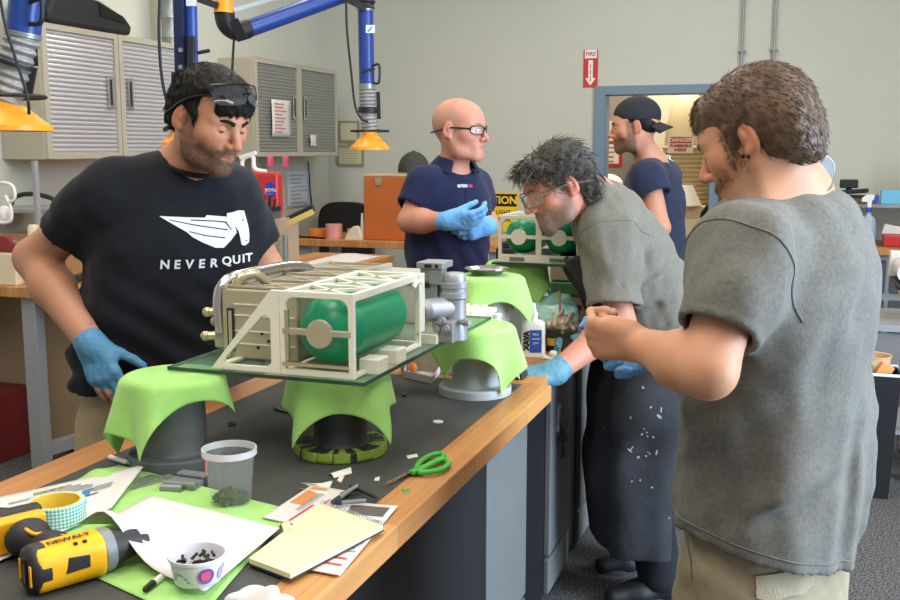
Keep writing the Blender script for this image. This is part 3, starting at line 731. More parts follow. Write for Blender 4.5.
# ================================================================= man in the navy polo, back
def man_back():
    base = P(447, 300, 4.06)*A3(1, 1, 0); T = person_at(base, 'bald man in navy polo shirt and dark glasses, blue gloved hands held together, looking right')
    fwd = D(.50, -.86); left = D(.86, .50); s = 1.02
    F = Frame(P(461, 129, 4.0), D(.86, -.50, -.04), (0, 0, 1)); neck = P(452, 176, 4.06)
    pel = P(447, 285, 4.08); chest = P(449, 208, 4.06); shr = P(424, 187, 3.98); shl = P(473, 187, 4.19)
    er = P(409, 221, 3.92); elb = P(485, 221, 4.24); wrr = P(447, 221, 3.80); wl = P(488, 226, 3.95)
    hr = (D(.95, -.05, .02), D(0, -.5, .9)); hl = (D(-.6, -.5, -.1), D(-.1, -.3, .9))
    cr = ((28, 35, 20), (32, 40, 20), (36, 42, 22), (40, 45, 25))
    hands = [hand_prims(wrr, *hr, True, cr, (25, 10, 10)), hand_prims(wl, *hl, False, cr, (20, 10, 10))]
    hips = [pel-left*.1, pel+left*.1]; kn = [base-left*.11+(0, 0, .48), base+left*.11+(0, 0, .48)]; an = [base-left*.12+(0, 0, .08), base+left*.12+(0, 0, .08)]
    skin_body(T, head_prims(F, s), F, neck, chest, pel, left, [shr, shl], [er, elb], [wrr, wl], hands, legs(hips, kn, an), s, SK_B, rt=(.165, .105), arm=(.05, .043, .029), paint=painter(F, s, crop=.75), neck_r=.062)
    eyes(F, T, MATS['iris_grey'], SK_B, s, (0, 1, 0), .3); brows(F, T, MATS['beard_grey'], s, .8)
    hd = Solid(); hd += head_prims(F, s); HV = hd.mesh(.005); kb = painter(F, s, crop=1.0)(HV[0])[:, 0] > .4
    W(strands(HV[0], vnormals(*HV), kb, 2600, .006, lambda p, n: F.R @ A3(0, -.4, -1), lift=.3, rad=.0006, seg=2, seed=6), 'hair', MATS['hair_cropped'], T, at=F.c, fix=False)
    glasses(T, F, MATS['frame_black'], MATS['lens_clear'], s, dz=-.002, dy=-.006, hw=.025, hh=.0165, r=.0026)
    slr = P(414, 208, 3.95); sll = P(481, 208, 4.22)
    pts = [P(447, 292, 4.08), P(447, 255, 4.07), P(448, 228, 4.06), P(450, 205, 4.06), P(451, 190, 4.06), neck-(0, 0, .015)]
    ex2 = lambda p: -.004*np.sin((p[:, 2]*.8+(p-pts[2]) @ left*1.1)*2*PI/.09)*np.clip((1.3-p[:, 2])/.2, 0, 1)
    sh, SV = tshirt(T, pts, left, [.168, .165, .168, .165, .145, .07], [.135, .132, .130, .124, .10, .066], (neck-(0, 0, .01), F.c), shl, shr, [[shr, slr], [shl, sll]], MATS['navy_polo'], (0, 0, -1), wr(.14, .003, 13, extra=ex2), neck_r=.066, sr=(.078, .078), yoke=.052)
    cb = MB()                                            # turned-down collar with an open front
    def col(u, v):
        a = math.radians(35)+u*math.radians(290); r = .068+.042*v; c = neck+unit(F.c-neck)*(.078-.055*v)+(0, 0, .010)
        return c+fwd*r*math.cos(a)*1.0+left*r*math.sin(a)-A3(0, 0, .014)*(abs(2*u-1)**3)*1.6
    cb.grid(col, 40, 6); W(cb, 'collar', MATS['navy_polo'], T, at=neck, solid=.004)
    pl = MB(); pl.bar(neck+fwd*.115-(0, 0, .05), neck+fwd*.135-(0, 0, .14), .02, .006, up=fwd)
    W(pl, 'placket', MATS['navy_polo'], T, bevel=.002)
    vs, fs = text_mesh('artec', .022, 0, bold=.001); k = 4/1000
    decal(SV, [(vs, fs)], P(471.5, 186, 3.9), D(.86, .5), A3(0, 0, 1), -fwd, 'chest_print', mat('print_pale', rgb(190, 200, 225), .8), sh)
    vs, fs = text_mesh('ns', .022, 0, bold=.0012); decal(SV, [(vs, fs)], P(479.5, 186, 3.92), D(.86, .5), A3(0, 0, 1), -fwd, 'chest_print', mat('print_red', rgb(190, 60, 70), .8), sh)
    glove(T, wrr, *hr, True, unit(wrr-er), MATS['nitrile_bright'], .03, curl=cr, thumb=(25, 10, 10)); glove(T, wl, *hl, False, unit(wl-elb), MATS['nitrile_bright'], .03, curl=cr, thumb=(20, 10, 10))
    Pn = Solid(); Pn += tub([pel-(0, 0, .08), pel+(0, 0, .1)], left, [.17, .165], [.118, .115], .03)
    for h, kk, a in zip(hips, kn, an): Pn += [rc(h, kk, .095, .075, .04), rc(kk, a, .075, .062, .03)]
    Pn += plane(base+(0, 0, .05), (0, 0, -1)); smesh('trousers', Pn.mesh(.012), MATS['dark_trousers'], T); shoes(T, an, fwd, MATS['shoe_black'], MATS['shoe_sole'])
man_back()
# ================================================================= man in the doorway, cap turned backwards
def man_door():
    base = P(648, 300, 4.72)*A3(1, 1, 0); T = person_at(base, 'man in navy T-shirt and black cap worn backwards near the doorway, seen from behind')
    fwd = D(-.80, .60); left = D(-.60, -.80); s = 1.0
    F = Frame(P(634, 126, 4.66), D(-.93, .16, -.10), (0, 0, 1)); neck = P(651, 163, 4.72)
    pel = P(652, 290, 4.75); chest = P(652, 205, 4.74); shl = P(648, 178, 4.58); shr = P(664, 176, 4.9)
    el_l = P(660, 228, 4.50); elr = P(652, 232, 4.98); wl = P(618, 236, 4.5); wr_ = P(622, 236, 4.9)
    hl = (D(-1, .1, 0), D(0, .3, 1)); hands = [hand_prims(wr_, *hl, True), hand_prims(wl, *hl, False)]
    hips = [pel-left*.1, pel+left*.1]; kn = [base-left*.11+(0, 0, .48), base+left*.11+(0, 0, .48)]; an = [base-left*.12+(0, 0, .08), base+left*.12+(0, 0, .08)]
    skin_body(T, head_prims(F, s), F, neck, chest, pel, left, [shr, shl], [elr, el_l], [wr_, wl], hands, legs(hips, kn, an), s, SK_D, fine_hands=False, rt=(.165, .105), arm=(.052, .045, .03), paint=painter(F, s, 1.0), hstep=.004)
    eyes(F, T, MATS['iris_brown'], SK_D, s, (0, 1, -.1), .3); brows(F, T, MATS['hair_black'], s, 1.1)
    H = Solid(); H += el([0, -.018, .036], [.080, .1, .083], F, .01); H += el([0, -.055, .0], [.068, .050, .055], F, .03)
    H += el([0, .09, -.03], [.09, .085, .09], F, .006, 's'); H += el([0, -.05, -.11], [.1, .12, .045], F, .006, 's')
    for x in (-1, 1): H += el([x*.085, .0, -.03], [.03, .03, .045], F, .006, 's')
    smesh('hair', H.mesh(.005), MATS['hair_black'], T)
    C = Solid(); C += el([0, -.018, .044], [.087, .109, .090], F, .01); C += plane(F.w([0, 0, .026]), F.R @ unit([0, .16, -1]), k=.004)
    C += el([0, .098, .034], [.042, .03, .026], F, .004, 's'); C += el([0, -.015, .032], [.081, .102, .084], F, .003, 's'); C += rc(F.w([0, -.018, .134]), F.w([0, -.018, .136]), .008, .008, .004)
    capo = smesh('cap', C.mesh(.004), MATS['cap_black'], T)
    br = MB(); br.grid(lambda u, v: F.w([(v-.5)*.165*(1-.25*u**2), -.105-.07*u*(1-.45*(2*v-1)**2)+.03*(2*v-1)**2,   .010-.034*u-.022*(2*v-1)**2]), 10, 16)
    b_ = br.build('cap_brim', MATS['cap_black'], capo, origin=F.c, solid=.004); b_.location = Vector(F.c)-parent_loc(capo)
    sll = P(655, 196, 4.54); slr = P(660, 205, 4.93)
    pts = [P(652, 285, 4.75), P(653, 240, 4.75), P(653, 205, 4.74), P(652, 182, 4.73), neck-(0, 0, .015)]
    sh, SV = tshirt(T, pts, left, [.18, .18, .185, .17, .07], [.13, .125, .125, .105, .066], (neck-(0, 0, .01), F.c), shl, shr, [[shr, slr], [shl, sll]], MATS['navy_tee'], (0, 0, -1), wr(.13, .003, 23), neck_r=.064, sr=(.08, .078), yoke=.052)
    rib(T, neck+unit(F.c-neck)*.03, F.c-neck+(0, 0, .05), .066, .005, MATS['navy_tee'])
    vs, fs = text_mesh('NASA', .04, 0, bold=.001); decal(SV, [(vs, fs)], P(666, 152, 4.9)-(0, 0, .03), D(.65, .76), A3(0, 0, 1), fwd, 'back_print', MATS['print_white'], sh)
    vs, fs = text_mesh('lunar', .05, 0, bold=.001); decal(SV, [(vs, fs)], P(668, 200, 4.9), D(.65, .76), A3(0, 0, 1), fwd, 'back_print', MATS['frame_tan'], sh)
    Pn = Solid(); Pn += tub([pel-(0, 0, .08), pel+(0, 0, .1)], left, [.17, .165], [.118, .115], .03)
    for h, kk, a in zip(hips, kn, an): Pn += [rc(h, kk, .095, .075, .04), rc(kk, a, .075, .062, .03)]
    Pn += plane(base+(0, 0, .05), (0, 0, -1)); smesh('trousers', Pn.mesh(.012), MATS['dark_trousers'], T); shoes(T, an, fwd, MATS['shoe_black'], MATS['shoe_sole'])
man_door()
# ================================================================= grey-haired man bending over the bench
def man_middle():
    base = P(655, 588, 3.42)*A3(1, 1, 0); T = person_at(base, 'grey-haired man in grey T-shirt and dark apron bending over the workbench, safety glasses on')
    fwd = D(-.97, -.06); left = D(.06, -1.0); s = 1.03
    F = Frame(P(557, 185, 3.08), D(-.87, -.24, -.40), D(-.36, -.05, 1)); neck = P(592, 198, 3.17)
    pel = P(664, 362, 3.36); chest = P(622, 250, 3.25); mid = P(648, 310, 3.31); shl = P(606, 232, 3.07); shr = P(600, 228, 3.44)
    ell = P(620, 322, 3.00); elr = P(602, 318, 3.45); wl = P(556, 372, 2.81); wr_ = P(592, 346, 3.16)
    hl = (D(-.93, -.30, -.10), D(-.1, .9, .3)); hr = (D(-.85, -.3, .05), D(-.1, -.4, .9)); cu = ((25, 30, 20), (30, 35, 20), (32, 36, 22), (34, 38, 22))
    hands = [hand_prims(wr_, *hr, True, cu), hand_prims(wl, *hl, False, cu, (30, 10, 8))]
    hips = [pel+left*.10-(0, 0, .02), pel-left*.10-(0, 0, .02)]; kn = [base+left*.11+fwd*.09+(0, 0, .47), base-left*.12+fwd*.02+(0, 0, .47)]; an = [base+left*.12+fwd*.02+(0, 0, .09), base-left*.14+(0, 0, .09)]
    skin_body(T, head_prims(F, s), F, neck, chest, pel, left, [shr, shl], [elr, ell], [wr_, wl], hands, legs(hips, kn, an), s, SK_M, fine_hands=(1,), rt=(.165, .105), arm=(.05, .045, .031), paint=painter(F, s, .85), waist=mid, neck_r=.062)
    eyes(F, T, MATS['iris_grey'], SK_M, s, (0, 1, -.5), .5); brows(F, T, MATS['beard_grey'], s, 1.2)
    H = Solid(); H += el([0, -.020*s, .040*s], [.085*s, .101*s, .083*s], F, .01); H += el([0, -.062*s, -.02*s], [.075*s, .046*s, .075*s], F, .03); H += el([0, .055*s, .07*s], [.06*s, .048*s, .035*s], F, .03)
    H += el([0, .105*s, -.02*s], [.1*s, .08*s, .09*s], F, .008, 's'); H += el([0, -.05*s, -.135*s], [.1*s, .12*s, .045*s], F, .008, 's')
    for x in (-1, 1): H += el([x*.088*s, .008, -.035*s], [.03*s, .034*s, .045*s], F, .006, 's')
    hl_ = Solid(); HV = H.mesh(.005); up = A3(0, 0, 1)
    hair('hair', HV, MATS['hair_grey'], T, lambda V: np.ones(len(V), bool), F.c, count=4200, length=.045, flow=lambda p, n: F.R @ A3(.7*np.sign(F.l(p)[0]), -.9+1.5*np.clip((F.l(p)[1]-.01)/.06, 0, 1), -.4), lift=.28, jitter=.8, rad=.0021, seg=6, curl=1.8, seed=4)
    B = Solid(); B += el([0, .076*s, -.103*s], [.031*s, .021*s, .026*s], F, .01); B += lrc(F, [-.03*s, .07*s, -.055*s], [-.022*s, .085*s, -.09*s], .006, .008); B += lrc(F, [.03*s, .07*s, -.055*s], [.022*s, .085*s, -.09*s], .006, .008)
    BV = B.mesh(.004); hair('beard', BV, MATS['beard_grey'], T, lambda V: np.ones(len(V), bool), F.c, count=1300, length=.012, flow=lambda p, n: F.R @ A3(0, .2, -1), lift=.5, rad=.0009, seg=3, seed=5)
    glasses(T, F, MATS['frame_tan'], MATS['lens_clear'], s, dz=-.004, dy=.004, hw=.030, hh=.02, r=.0024, name='safety_glasses')
    slr = P(603, 296, 3.46); sll = P(614, 306, 3.0)
    pts = [P(672, 372, 3.38), P(663, 340, 3.35), P(645, 298, 3.31), P(624, 250, 3.26), P(606, 216, 3.20), neck+(0, 0, -.006)]
    def ex2(p):
        u = (p-pts[2]) @ unit(pts[1]-pts[3]); v = (p-pts[2]) @ left
        return -.005*np.sin((u*.9-v*.5)*2*PI/.10+1.5*np.sin(v*11))*np.clip((1.42-p[:, 2])/.2, 0, 1)
    sh, SV = tshirt(T, pts, left, [.205, .205, .20, .20, .165, .075], [.155, .158, .152, .135, .105, .07], (neck+(F.c-neck)*.0, neck+(F.c-neck)*1.0), shl, shr, [[shr, slr], [shl, (shl+sll)/2+fwd*-.01, sll]], MATS['grey_tee'], unit(pts[0]-pts[2]), wr(.13, .004, 33, extra=ex2), neck_r=.066, sr=(.09, .082), yoke=.056, step=.006)
    seam(sh, SV, shl+unit(sll-shl)*.03, unit(unit(sll-shl)+left*.6), MATS['grey_tee'], .002, name='armhole_seam'); ax_ = unit(sll-shl); seam(sh, SV, sll-ax_*.024, ax_, MATS['grey_tee'], .0015, name='sleeve_hem')
    rib(T, neck+unit(F.c-neck)*.016, unit(F.c-neck), .072, .007, MATS['apron'], name='apron_neck_strap', fwd=left, ry=.075)
    # apron: bib, waist and skirt wrapped round the front
    A = Solid(); b0 = base+fwd*.05
    aq = tub([b0+(0, 0, .0), b0+fwd*.05+(0, 0, .47), pel+fwd*.07-(0, 0, .1), pel+fwd*.04+(0, 0, .06), P(645, 298, 3.31)+fwd*.03, P(612, 250, 3.26)+fwd*.035, P(594, 232, 3.22)+fwd*.02], left, [.235, .24, .235, .222, .185, .15, .11], [.15, .165, .17, .172, .155, .125, .10], .02, sq=2.4)
    def af(p):
        d = aq.fn(p)+.007*noise3(p*A3(1.6, 1.6, .5), .22, 41); return np.maximum(d, -(d+.014))
    A += Prim(af, aq.lo, aq.hi, .01)
    A += plane(P(664, 362, 3.36)+fwd*.0, -unit(fwd+A3(0, 0, -.0)), A3(-9, -9, -1), A3(9, 9, .92), k=.004)
    A += plane(P(664, 362, 3.36)+fwd*.03, -unit(fwd*.95+A3(0, 0, -.42)), A3(-9, -9, .90), A3(9, 9, 3), k=.004)
    A += plane(base+(0, 0, .18), (0, 0, -1)); A += plane(P(594, 240, 3.22), unit(fwd*.5+A3(0, 0, .8)), k=.004)
    AV = A.mesh(.0075); smesh('apron', AV, MATS['apron'], T)
    ap = [o for o in bpy.data.objects if o.parent == T and o.name.startswith('apron') and 'strap' not in o.name][0]
    r = random.Random(3); dust = []
    for i in range(24):                                  # flecks and smears of plaster on the apron
        px, py = r.gauss(648, 14), r.gauss(455, 40); a = r.random()*6.28; L = r.choice([.002, .003, .003, .004, .005, .011]); wd = r.choice([.002, .003, .004])
        q = P(px, py, 3.0); ex, ey = D(.97, -.2), A3(0, 0, 1); c, s_ = math.cos(a), math.sin(a); cx = (q-P(640, 450, 3.0)) @ ex; cz = (q-P(640, 450, 3.0)) @ ey
        dust.append(([Vector((cx+c*x*L-s_*y*wd, cz+s_*x*L+c*y*wd, 0)) for x, y in ((-1, -.4), (-.2, -1), (1, -.3), (.7, .9), (-.5, 1))], [[0, 1, 2, 3, 4]]))
    decal(AV, dust, P(640, 450, 3.0), D(.97, -.2), A3(0, 0, 1), D(.25, 1), 'plaster_flecks', MATS['apron_dust'], ap, lift=.0015)['kind'] = 'stuff'
    glove(T, wl, *hl, False, unit(wl-ell), MATS['nitrile_teal'], .03, s=1.1, curl=cu, thumb=(30, 10, 8)); glove(T, wr_, *hr, True, unit(wr_-elr), MATS['nitrile_teal'], .03, curl=cu)
    Pn = Solid(); Pn += tub([pel-(0, 0, .08), pel+(0, 0, .06)], left, [.185, .18], [.135, .13], .03)
    for h, kk, a in zip(hips, kn, an): Pn += [rc(h, kk, .105, .085, .04), rc(kk, a, .085, .075, .03)]
    Pn += plane(base+(0, 0, .045), (0, 0, -1)); smesh('trousers', Pn.mesh(.011), MATS['dark_trousers'], T); shoes(T, an, unit(fwd+left*.2), MATS['shoe_black'], MATS['shoe_sole'])
man_middle()
# ================================================================= man in the heather T-shirt, right front
def man_right():
    base = P(765, 560, 1.86)*A3(1, 1, 0); T = person_at(base, 'brown-haired bearded man in grey heather T-shirt and khaki shorts, back to viewer')
    fwd = D(-.74, .67); left = D(-.67, -.74); s = .97
    F = Frame(P(755, 137, 1.76), D(-.75, .54, -.40), D(-.30, .2, 1)); neck = P(786, 196, 1.79)
    pel = P(763, 555, 1.86); chest = P(785, 295, 1.80); wst = P(772, 430, 1.83); shl = P(741, 252, 1.62); shr = P(808, 240, 1.95)
    ell = P(708, 370, 1.53); elr = P(728, 380, 2.08); wl = P(640, 345, 1.73); wr_ = P(655, 350, 2.02)
    hl = (D(-.86, .50, .06), D(.25, -.45, .85)); hr = (D(-.9, -.35, -.12), D(-.2, .3, .9))
    cl = ((62, 78, 45), (66, 80, 45), (70, 82, 46), (74, 82, 48)); cr = ((30, 40, 25), (34, 42, 25), (36, 44, 25), (40, 46, 26))
    hands = [hand_prims(wr_, *hr, True, cr), hand_prims(wl, *hl, False, cl, (6, 22, 22), kf=.003)]
    hips = [pel-left*.10, pel+left*.10]; kn = [base-left*.12+(0, 0, .48), base+left*.12+(0, 0, .48)]; an = [base-left*.13+(0, 0, .08), base+left*.13+(0, 0, .08)]
    skin_body(T, head_prims(F, s, nose=1.0), F, neck, chest, pel, left, [shr, shl], [elr, ell], [wr_, wl], hands, legs(hips, kn, an), s, SK_R, fine_hands=(1,), rt=(.165, .11), arm=(.052, .044, .030), paint=painter(F, s, .75), waist=wst, neck_r=.066)
    eyes(F, T, MATS['iris_grey'], SK_R, s, (0, 1, -.6), .55); brows(F, T, MATS['hair_brown'], s, 1.2)
    H = Solid(); H += el([0, -.018*s, .043*s], [.082*s, .101*s, .080*s], F, .01); H += el([0, -.072*s, -.015*s], [.070*s, .046*s, .072*s], F, .03); H += el([0, .05*s, .062*s], [.06*s, .042*s, .04*s], F, .03); H += [el([x*.058*s, -.055*s, .0], [.028*s, .048*s, .055*s], F, .03) for x in (-1, 1)]
    H += el([0, .095*s, -.045*s], [.1*s, .078*s, .092*s], F, .008, 's'); H += el([0, -.045*s, -.128*s], [.1*s, .125*s, .05*s], F, .008, 's')
    for x in (-1, 1): H += el([x*.09*s, -.012, -.045*s], [.03*s, .022*s, .036*s], F, .006, 's'); H += lrc(F, [x*.071*s, .016*s, .02*s], [x*.069*s, .022*s, -.022*s], .010, .006, k=.01)
    HV = H.mesh(.004); hair('hair', HV, MATS['hair_brown'], T, lambda V: np.ones(len(V), bool), F.c, count=10000, length=.014, flow=lambda p, n: F.R @ (A3(.2, -.5, -.75) if F.l(p)[1] < .05 else A3(0, .7, -.2)), lift=.3, jitter=.5, rad=.0011, seg=4, curl=.35, seed=8)
    # beard: short dense strands over the painted part of the jaw
    bd = Solid(); bd += head_prims(F, s)
    BV = bd.mesh(.005); pc = painter(F, s, 1.0)(BV[0])[:, 0]; N = vnormals(*BV); kb = pc > .6
    mb = strands(BV[0], N, kb, 12000, .011, lambda p, n: F.R @ A3(0, .35, -1), lift=.45, jitter=.6, rad=.0008, seg=3, curl=.5, seed=9); W(mb, 'beard', mat('hair_beard', (.14, .075, .038), .55, var=.3, vscale=60), T, at=F.w([0, .06, -.08]), fix=False)
    st = MB()
    for a, b in ((-.004, -.0385), (.004, -.034)): st.ell(F.w([-.0855*s, a*s, b*s]), (.0032, .0032, .0032), 12, 8)
    W(st, 'ear_stud', MATS['stud'], T, at=F.w([-.084, 0, -.036]))
    slr = P(790, 330, 2.06); sll = P(720, 334, 1.555)
    pts = [P(773, 541, 1.83), P(773, 480, 1.84), P(777, 400, 1.83), P(781, 310, 1.80), P(784, 262, 1.79), P(784, 236, 1.79), neck+(0, 0, -.028)]
    def ex2(p):
        u = (p-pts[2]) @ D(1, 0); z = p[:, 2]
        a = -.0055*np.sin(u*2*PI/.062+1.1*np.sin(z*9)+.5)*np.clip((1.42-z)/.5, 0, 1)*np.clip((u-.02)/.08, 0, 1)
        b = -.012*np.exp(-((z-.985-u*.42)/.02)**2)+.011*np.exp(-((z-.952-u*.42)/.022)**2)
        return a+b*np.clip((.10-np.abs(u+.02))/.06, 0, 1)
    sh, SV = tshirt(T, pts, left, [.216, .212, .209, .206, .19, .145, .072], [.154, .148, .146, .145, .132, .10, .068], (neck+(0, 0, -.006), neck+(F.c-neck)*1.1), shl, shr, [[shr, slr], [shl, (shl+sll)/2-fwd*.006, sll]], MATS['heather_tee'], D(-.27, -.05, -1), wr(.125, .0052, 43, extra=ex2), neck_r=.070, sr=(.080, .070), yoke=.048, ye=.026, step=.006)
    rib(T, neck+unit(F.c-neck)*.004-fwd*.004, unit((F.c-neck)*.7+A3(0, 0, .06)), .0705, .008, MATS['heather_tee'], fwd=fwd, ry=.072)
    seam(sh, SV, shl+unit(sll-shl)*.035+left*-.01, unit(unit(sll-shl)+left*.7), MATS['heather_tee'], .0022, name='armhole_seam'); ax_ = unit(sll-(shl+sll)/2); seam(sh, SV, sll-ax_*.022, ax_, MATS['heather_tee'], .0015, name='sleeve_hem'); seam(sh, SV, pts[0]-unit(D(-.27, -.05, -1))*.022, D(-.27, -.05, -1), MATS['heather_tee'], .0015, name='hem_stitch', reach=9)
    glove(T, wr_, *hr, True, unit(wr_-elr), MATS['nitrile_bright'], .04, curl=cr)
    Pn = Solid(); Pn += tub([pel-(0, 0, .10), pel+(0, 0, .12)], left, [.19, .18], [.142, .132], .03)
    for h, kk in zip(hips, kn): Pn += rc(h, kk-(0, 0, .05), .112, .098, .04)
    lo = pel-A3(.4, .4, .6); hi = pel+A3(.4, .4, .3); Pn += Prim(wr(.12, .004, 53), lo, hi, 0, 'd'); Pn += plane(base+(0, 0, .42), (0, 0, -1))
    PV_ = Pn.mesh(.008); tr = smesh('cargo_shorts', PV_, MATS['khaki_olive'], T)
    # rear pocket flap and side seam
    fl = [([Vector(v) for v in ((-.062, .02, 0), (.058, .02, 0), (.056, -.018, 0), (.03, -.026, 0), (0, -.022, 0), (-.03, -.028, 0), (-.06, -.018, 0))], [[0, 1, 2, 3, 4, 5, 6]])]
    po = decal(PV_, fl, P(789, 584, 1.68), D(.97, -.1), A3(.0, 0, 1), D(.1, 1), 'pocket_flap', mat('khaki_flap', rgb(172, 160, 132), .9, bump=.3, bscale=300), tr, lift=.006, sub=.012)
    q = po.modifiers.new('t', 'SOLIDIFY'); q.thickness = .006
    sp = decal(PV_, [([Vector(v) for v in ((-.002, .045, 0), (.001, .045, 0), (.010, .0, 0), (.013, -.035, 0), (.0105, -.035, 0), (.007, .0, 0))], [[0, 1, 2, 5], [5, 2, 3, 4]])], P(686, 562, 1.6), D(.97, -.1), A3(0, 0, 1), D(.1, 1), 'pocket_seam', mat('seam_brown', rgb(84, 74, 58), .9), tr, lift=.002)
    shoes(T, an, fwd, MATS['shoe_black'], MATS['shoe_sole'])
    # the scrap of glove held between his fingers
    G = Solid(); q = P(594, 322, 1.86); G += [el(q, (.018, .014, .012), None, .01), el(q+D(.4, 0, .3)*.018, (.014, .012, .010), None, .01), el(q+D(-.5, 0, -.2)*.016, (.012, .01, .012), None, .01), el(P(610, 314, 1.86), (.016, .010, .009), None, .012), rc(q, P(610, 314, 1.86), .007, .007, .012)]
    G += Prim(lambda p: .003*noise3(p, .02, 77), q-.06, q+.06, 0, 'd'); g = smesh('rubber_glove', G.mesh(.0025), MATS['nitrile_bright']); 
    me = g.data; me.transform(Matrix.Translation(-Vector(q))); g.location = Vector(q); tag(g, 'crumpled bright blue glove pinched in the fist of the bearded man', 'glove')
man_right()
# ================================================================= the room
wallm = mat('wall_paint', rgb(196, 195, 180), .85, spec=.25, bump=.06, bscale=150, var=.02, vscale=1.5)
wallw = mat('rear_wall_paint', rgb(214, 206, 190), .85, spec=.2, var=.03, vscale=2)
flo = mat('carpet', rgb(104, 102, 100), .95, spec=.15, bump=.5, bscale=400)
N_, L_, b_ = nodes_of(flo); tc = N_.new('ShaderNodeTexCoord'); vo = N_.new('ShaderNodeTexNoise'); vo.inputs['Scale'].default_value = 130; vo.inputs['Detail'].default_value = 3
cr_ = N_.new('ShaderNodeValToRGB'); e = cr_.color_ramp; e.elements[0].position = .36; e.elements[0].color = (*rgb(58, 57, 58), 1); e.elements[1].position = .66; e.elements[1].color = (*rgb(142, 139, 134), 1); x_ = e.elements.new(.52); x_.color = (*rgb(92, 90, 89), 1)
L_.new(tc.outputs['Object'], vo.inputs['Vector']); L_.new(vo.outputs['Fac'], cr_.inputs[0]); L_.new(cr_.outputs[0], b_.inputs['Base Color'])
blueframe = mat('door_frame_paint', rgb(112, 134, 150), .45)
steel = mat('steel_grey', rgb(150, 152, 150), .4, metal=.6)
def struct(name, mb, m, **k): o = mb.build(name, m, None, origin=(0, 0, 0), **k); tag(o, kind='structure'); return o
XL, YB, DX0, DX1, DZ = -4.02, 8.07, -1.585, -.695, 2.012
struct('floor', MB().box((-4.3, -1.2, -.1), (3.4, 11.2, 0)), flo)
struct('ceiling', MB().box((-4.2, -1.2, 3.6), (3.3, 11.2, 3.7)), mat('ceiling_white', rgb(215, 213, 205), .9))
struct('wall_left', MB().box((XL-.15, -1.2, 0), (XL, 11.1, 3.6)), wallm)
w = MB(); w.box((XL, YB, 0), (DX0, YB+.15, 3.6)); w.box((DX1, YB, 0), (3.2, YB+.15, 3.6)); w.box((DX0, YB, DZ), (DX1, YB+.15, 3.6)); struct('wall_back', w, wallm)
w = MB(); y0, y1, z0, z1 = -.6, 5.2, .9, 2.6; w.box((3.2, -1.2, 0), (3.35, 11.1, z0)); w.box((3.2, -1.2, z1), (3.35, 11.1, 3.6)); w.box((3.2, -1.2, z0), (3.35, y0, z1)); w.box((3.2, y1, z0), (3.35, 11.1, z1)); struct('wall_right', w, wallm)
w = MB(); w.box((3.22, y0, z0), (3.30, y1, z0+.05)); w.box((3.22, y0, z1-.05), (3.30, y1, z1))
for k in range(4): w.box((3.22, y0+(y1-y0-.05)*k/3, z0), (3.30, y0+(y1-y0-.05)*k/3+.05, z1))
struct('window_1', w, mat('window_frame_white', rgb(220, 220, 220), .5))
w = MB(); w.box((-3.4, 10.6, 0), (1.2, 10.7, 3.6)); struct('wall_rear', w, wallw)
w = MB()                                                            # door casing and its reveal
for x0, x1 in ((DX0-.055, DX0+.03), (DX1-.03, DX1+.055)): w.box((x0, YB-.03, 0), (x1, YB+.18, DZ+.04))
w.box((DX0+.03, YB-.03, DZ-.03), (DX1-.03, YB+.18, DZ+.04)); struct('trim_1', w, blueframe, bevel=.004)
struct('baseboard_back', MB().box((DX1+.06, YB-.015, 0), (3.2, YB, .1)), mat('baseboard_grey', rgb(90, 92, 96), .6))
for i, x in enumerate((-.523, -.292)):
    c = MB(); c.cone((x, YB-.03, .9), (x, YB-.03, 3.6), .009, n=12)
    o = c.build('conduit_pipe', steel, None, origin=(x, YB-.03, .9)); tag(o, ['left one of the two thin metal conduits running up the back wall', 'right one of the two thin metal conduits running up the back wall'][i], 'pipe', 'conduits on the back wall')
    cl = MB(); cl.box((x-.028, YB-.042, 2.285), (x+.028, YB, 2.297)); cl.build('pipe_clip', steel, o, origin=(x, YB-.03, .9)).location = (0, 0, 0)
# ---- door sign: red arrow
def plate_sign(name, label, x0, x1, z0, z1, y, m, extra, loc=None):
    t = thing(name, label, 'sign', ((x0+x1)/2, y, z0)); b = MB(); b.box((x0, y-.004, z0), (x1, y, z1)); W(b, 'panel', m, t); 
    for nm, mm, mb in extra: W(mb, nm, mm, t)
    return t
red = mat('sign_red', rgb(196, 52, 44), .5); white = mat('sign_white', rgb(236, 232, 226), .6); yel = mat('sign_yellow', rgb(250, 205, 40), .5); blk = mat('sign_black', rgb(24, 22, 20), .5)
a = PU(584, 50, YB-.005); c = PU(597.5, 87, YB-.005); xm = (a[0]+c[0])/2
tx = MB()
for i, ch in enumerate('EXTINGUISHER'): text(tx, ch, .014, (xm, YB-.0135, c[2]+.175-.0115*i), (1, 0, 0), (0, 0, 1), bold=.001)
ar = MB(); ar.prism([(-.018, .21), (.018, .21), (.018, .07), (.042, .07), (0, .012), (-.042, .07), (-.018, .07)], (xm, YB-.0095, c[2]), (1, 0, 0), (0, 0, 1), (0, -.002, 0))
hd = MB(); hd.box((xm-.048, YB-.012, c[2]+.225), (xm+.048, YB-.0095, c[2]+.29)); ft = MB(); text(ft, 'FIRE', .045, (xm, YB-.0135, c[2]+.257), (1, 0, 0), (0, 0, 1), bold=.001)
plate_sign('fire_sign', 'tall red fire extinguisher sign with white down arrow above the doorway corner', a[0], c[0], c[2], a[2], YB-.005, red, [('arrow', white, ar), ('heading_patch', white, hd), ('lettering', red, ft), ('arrow_lettering', red, tx)])
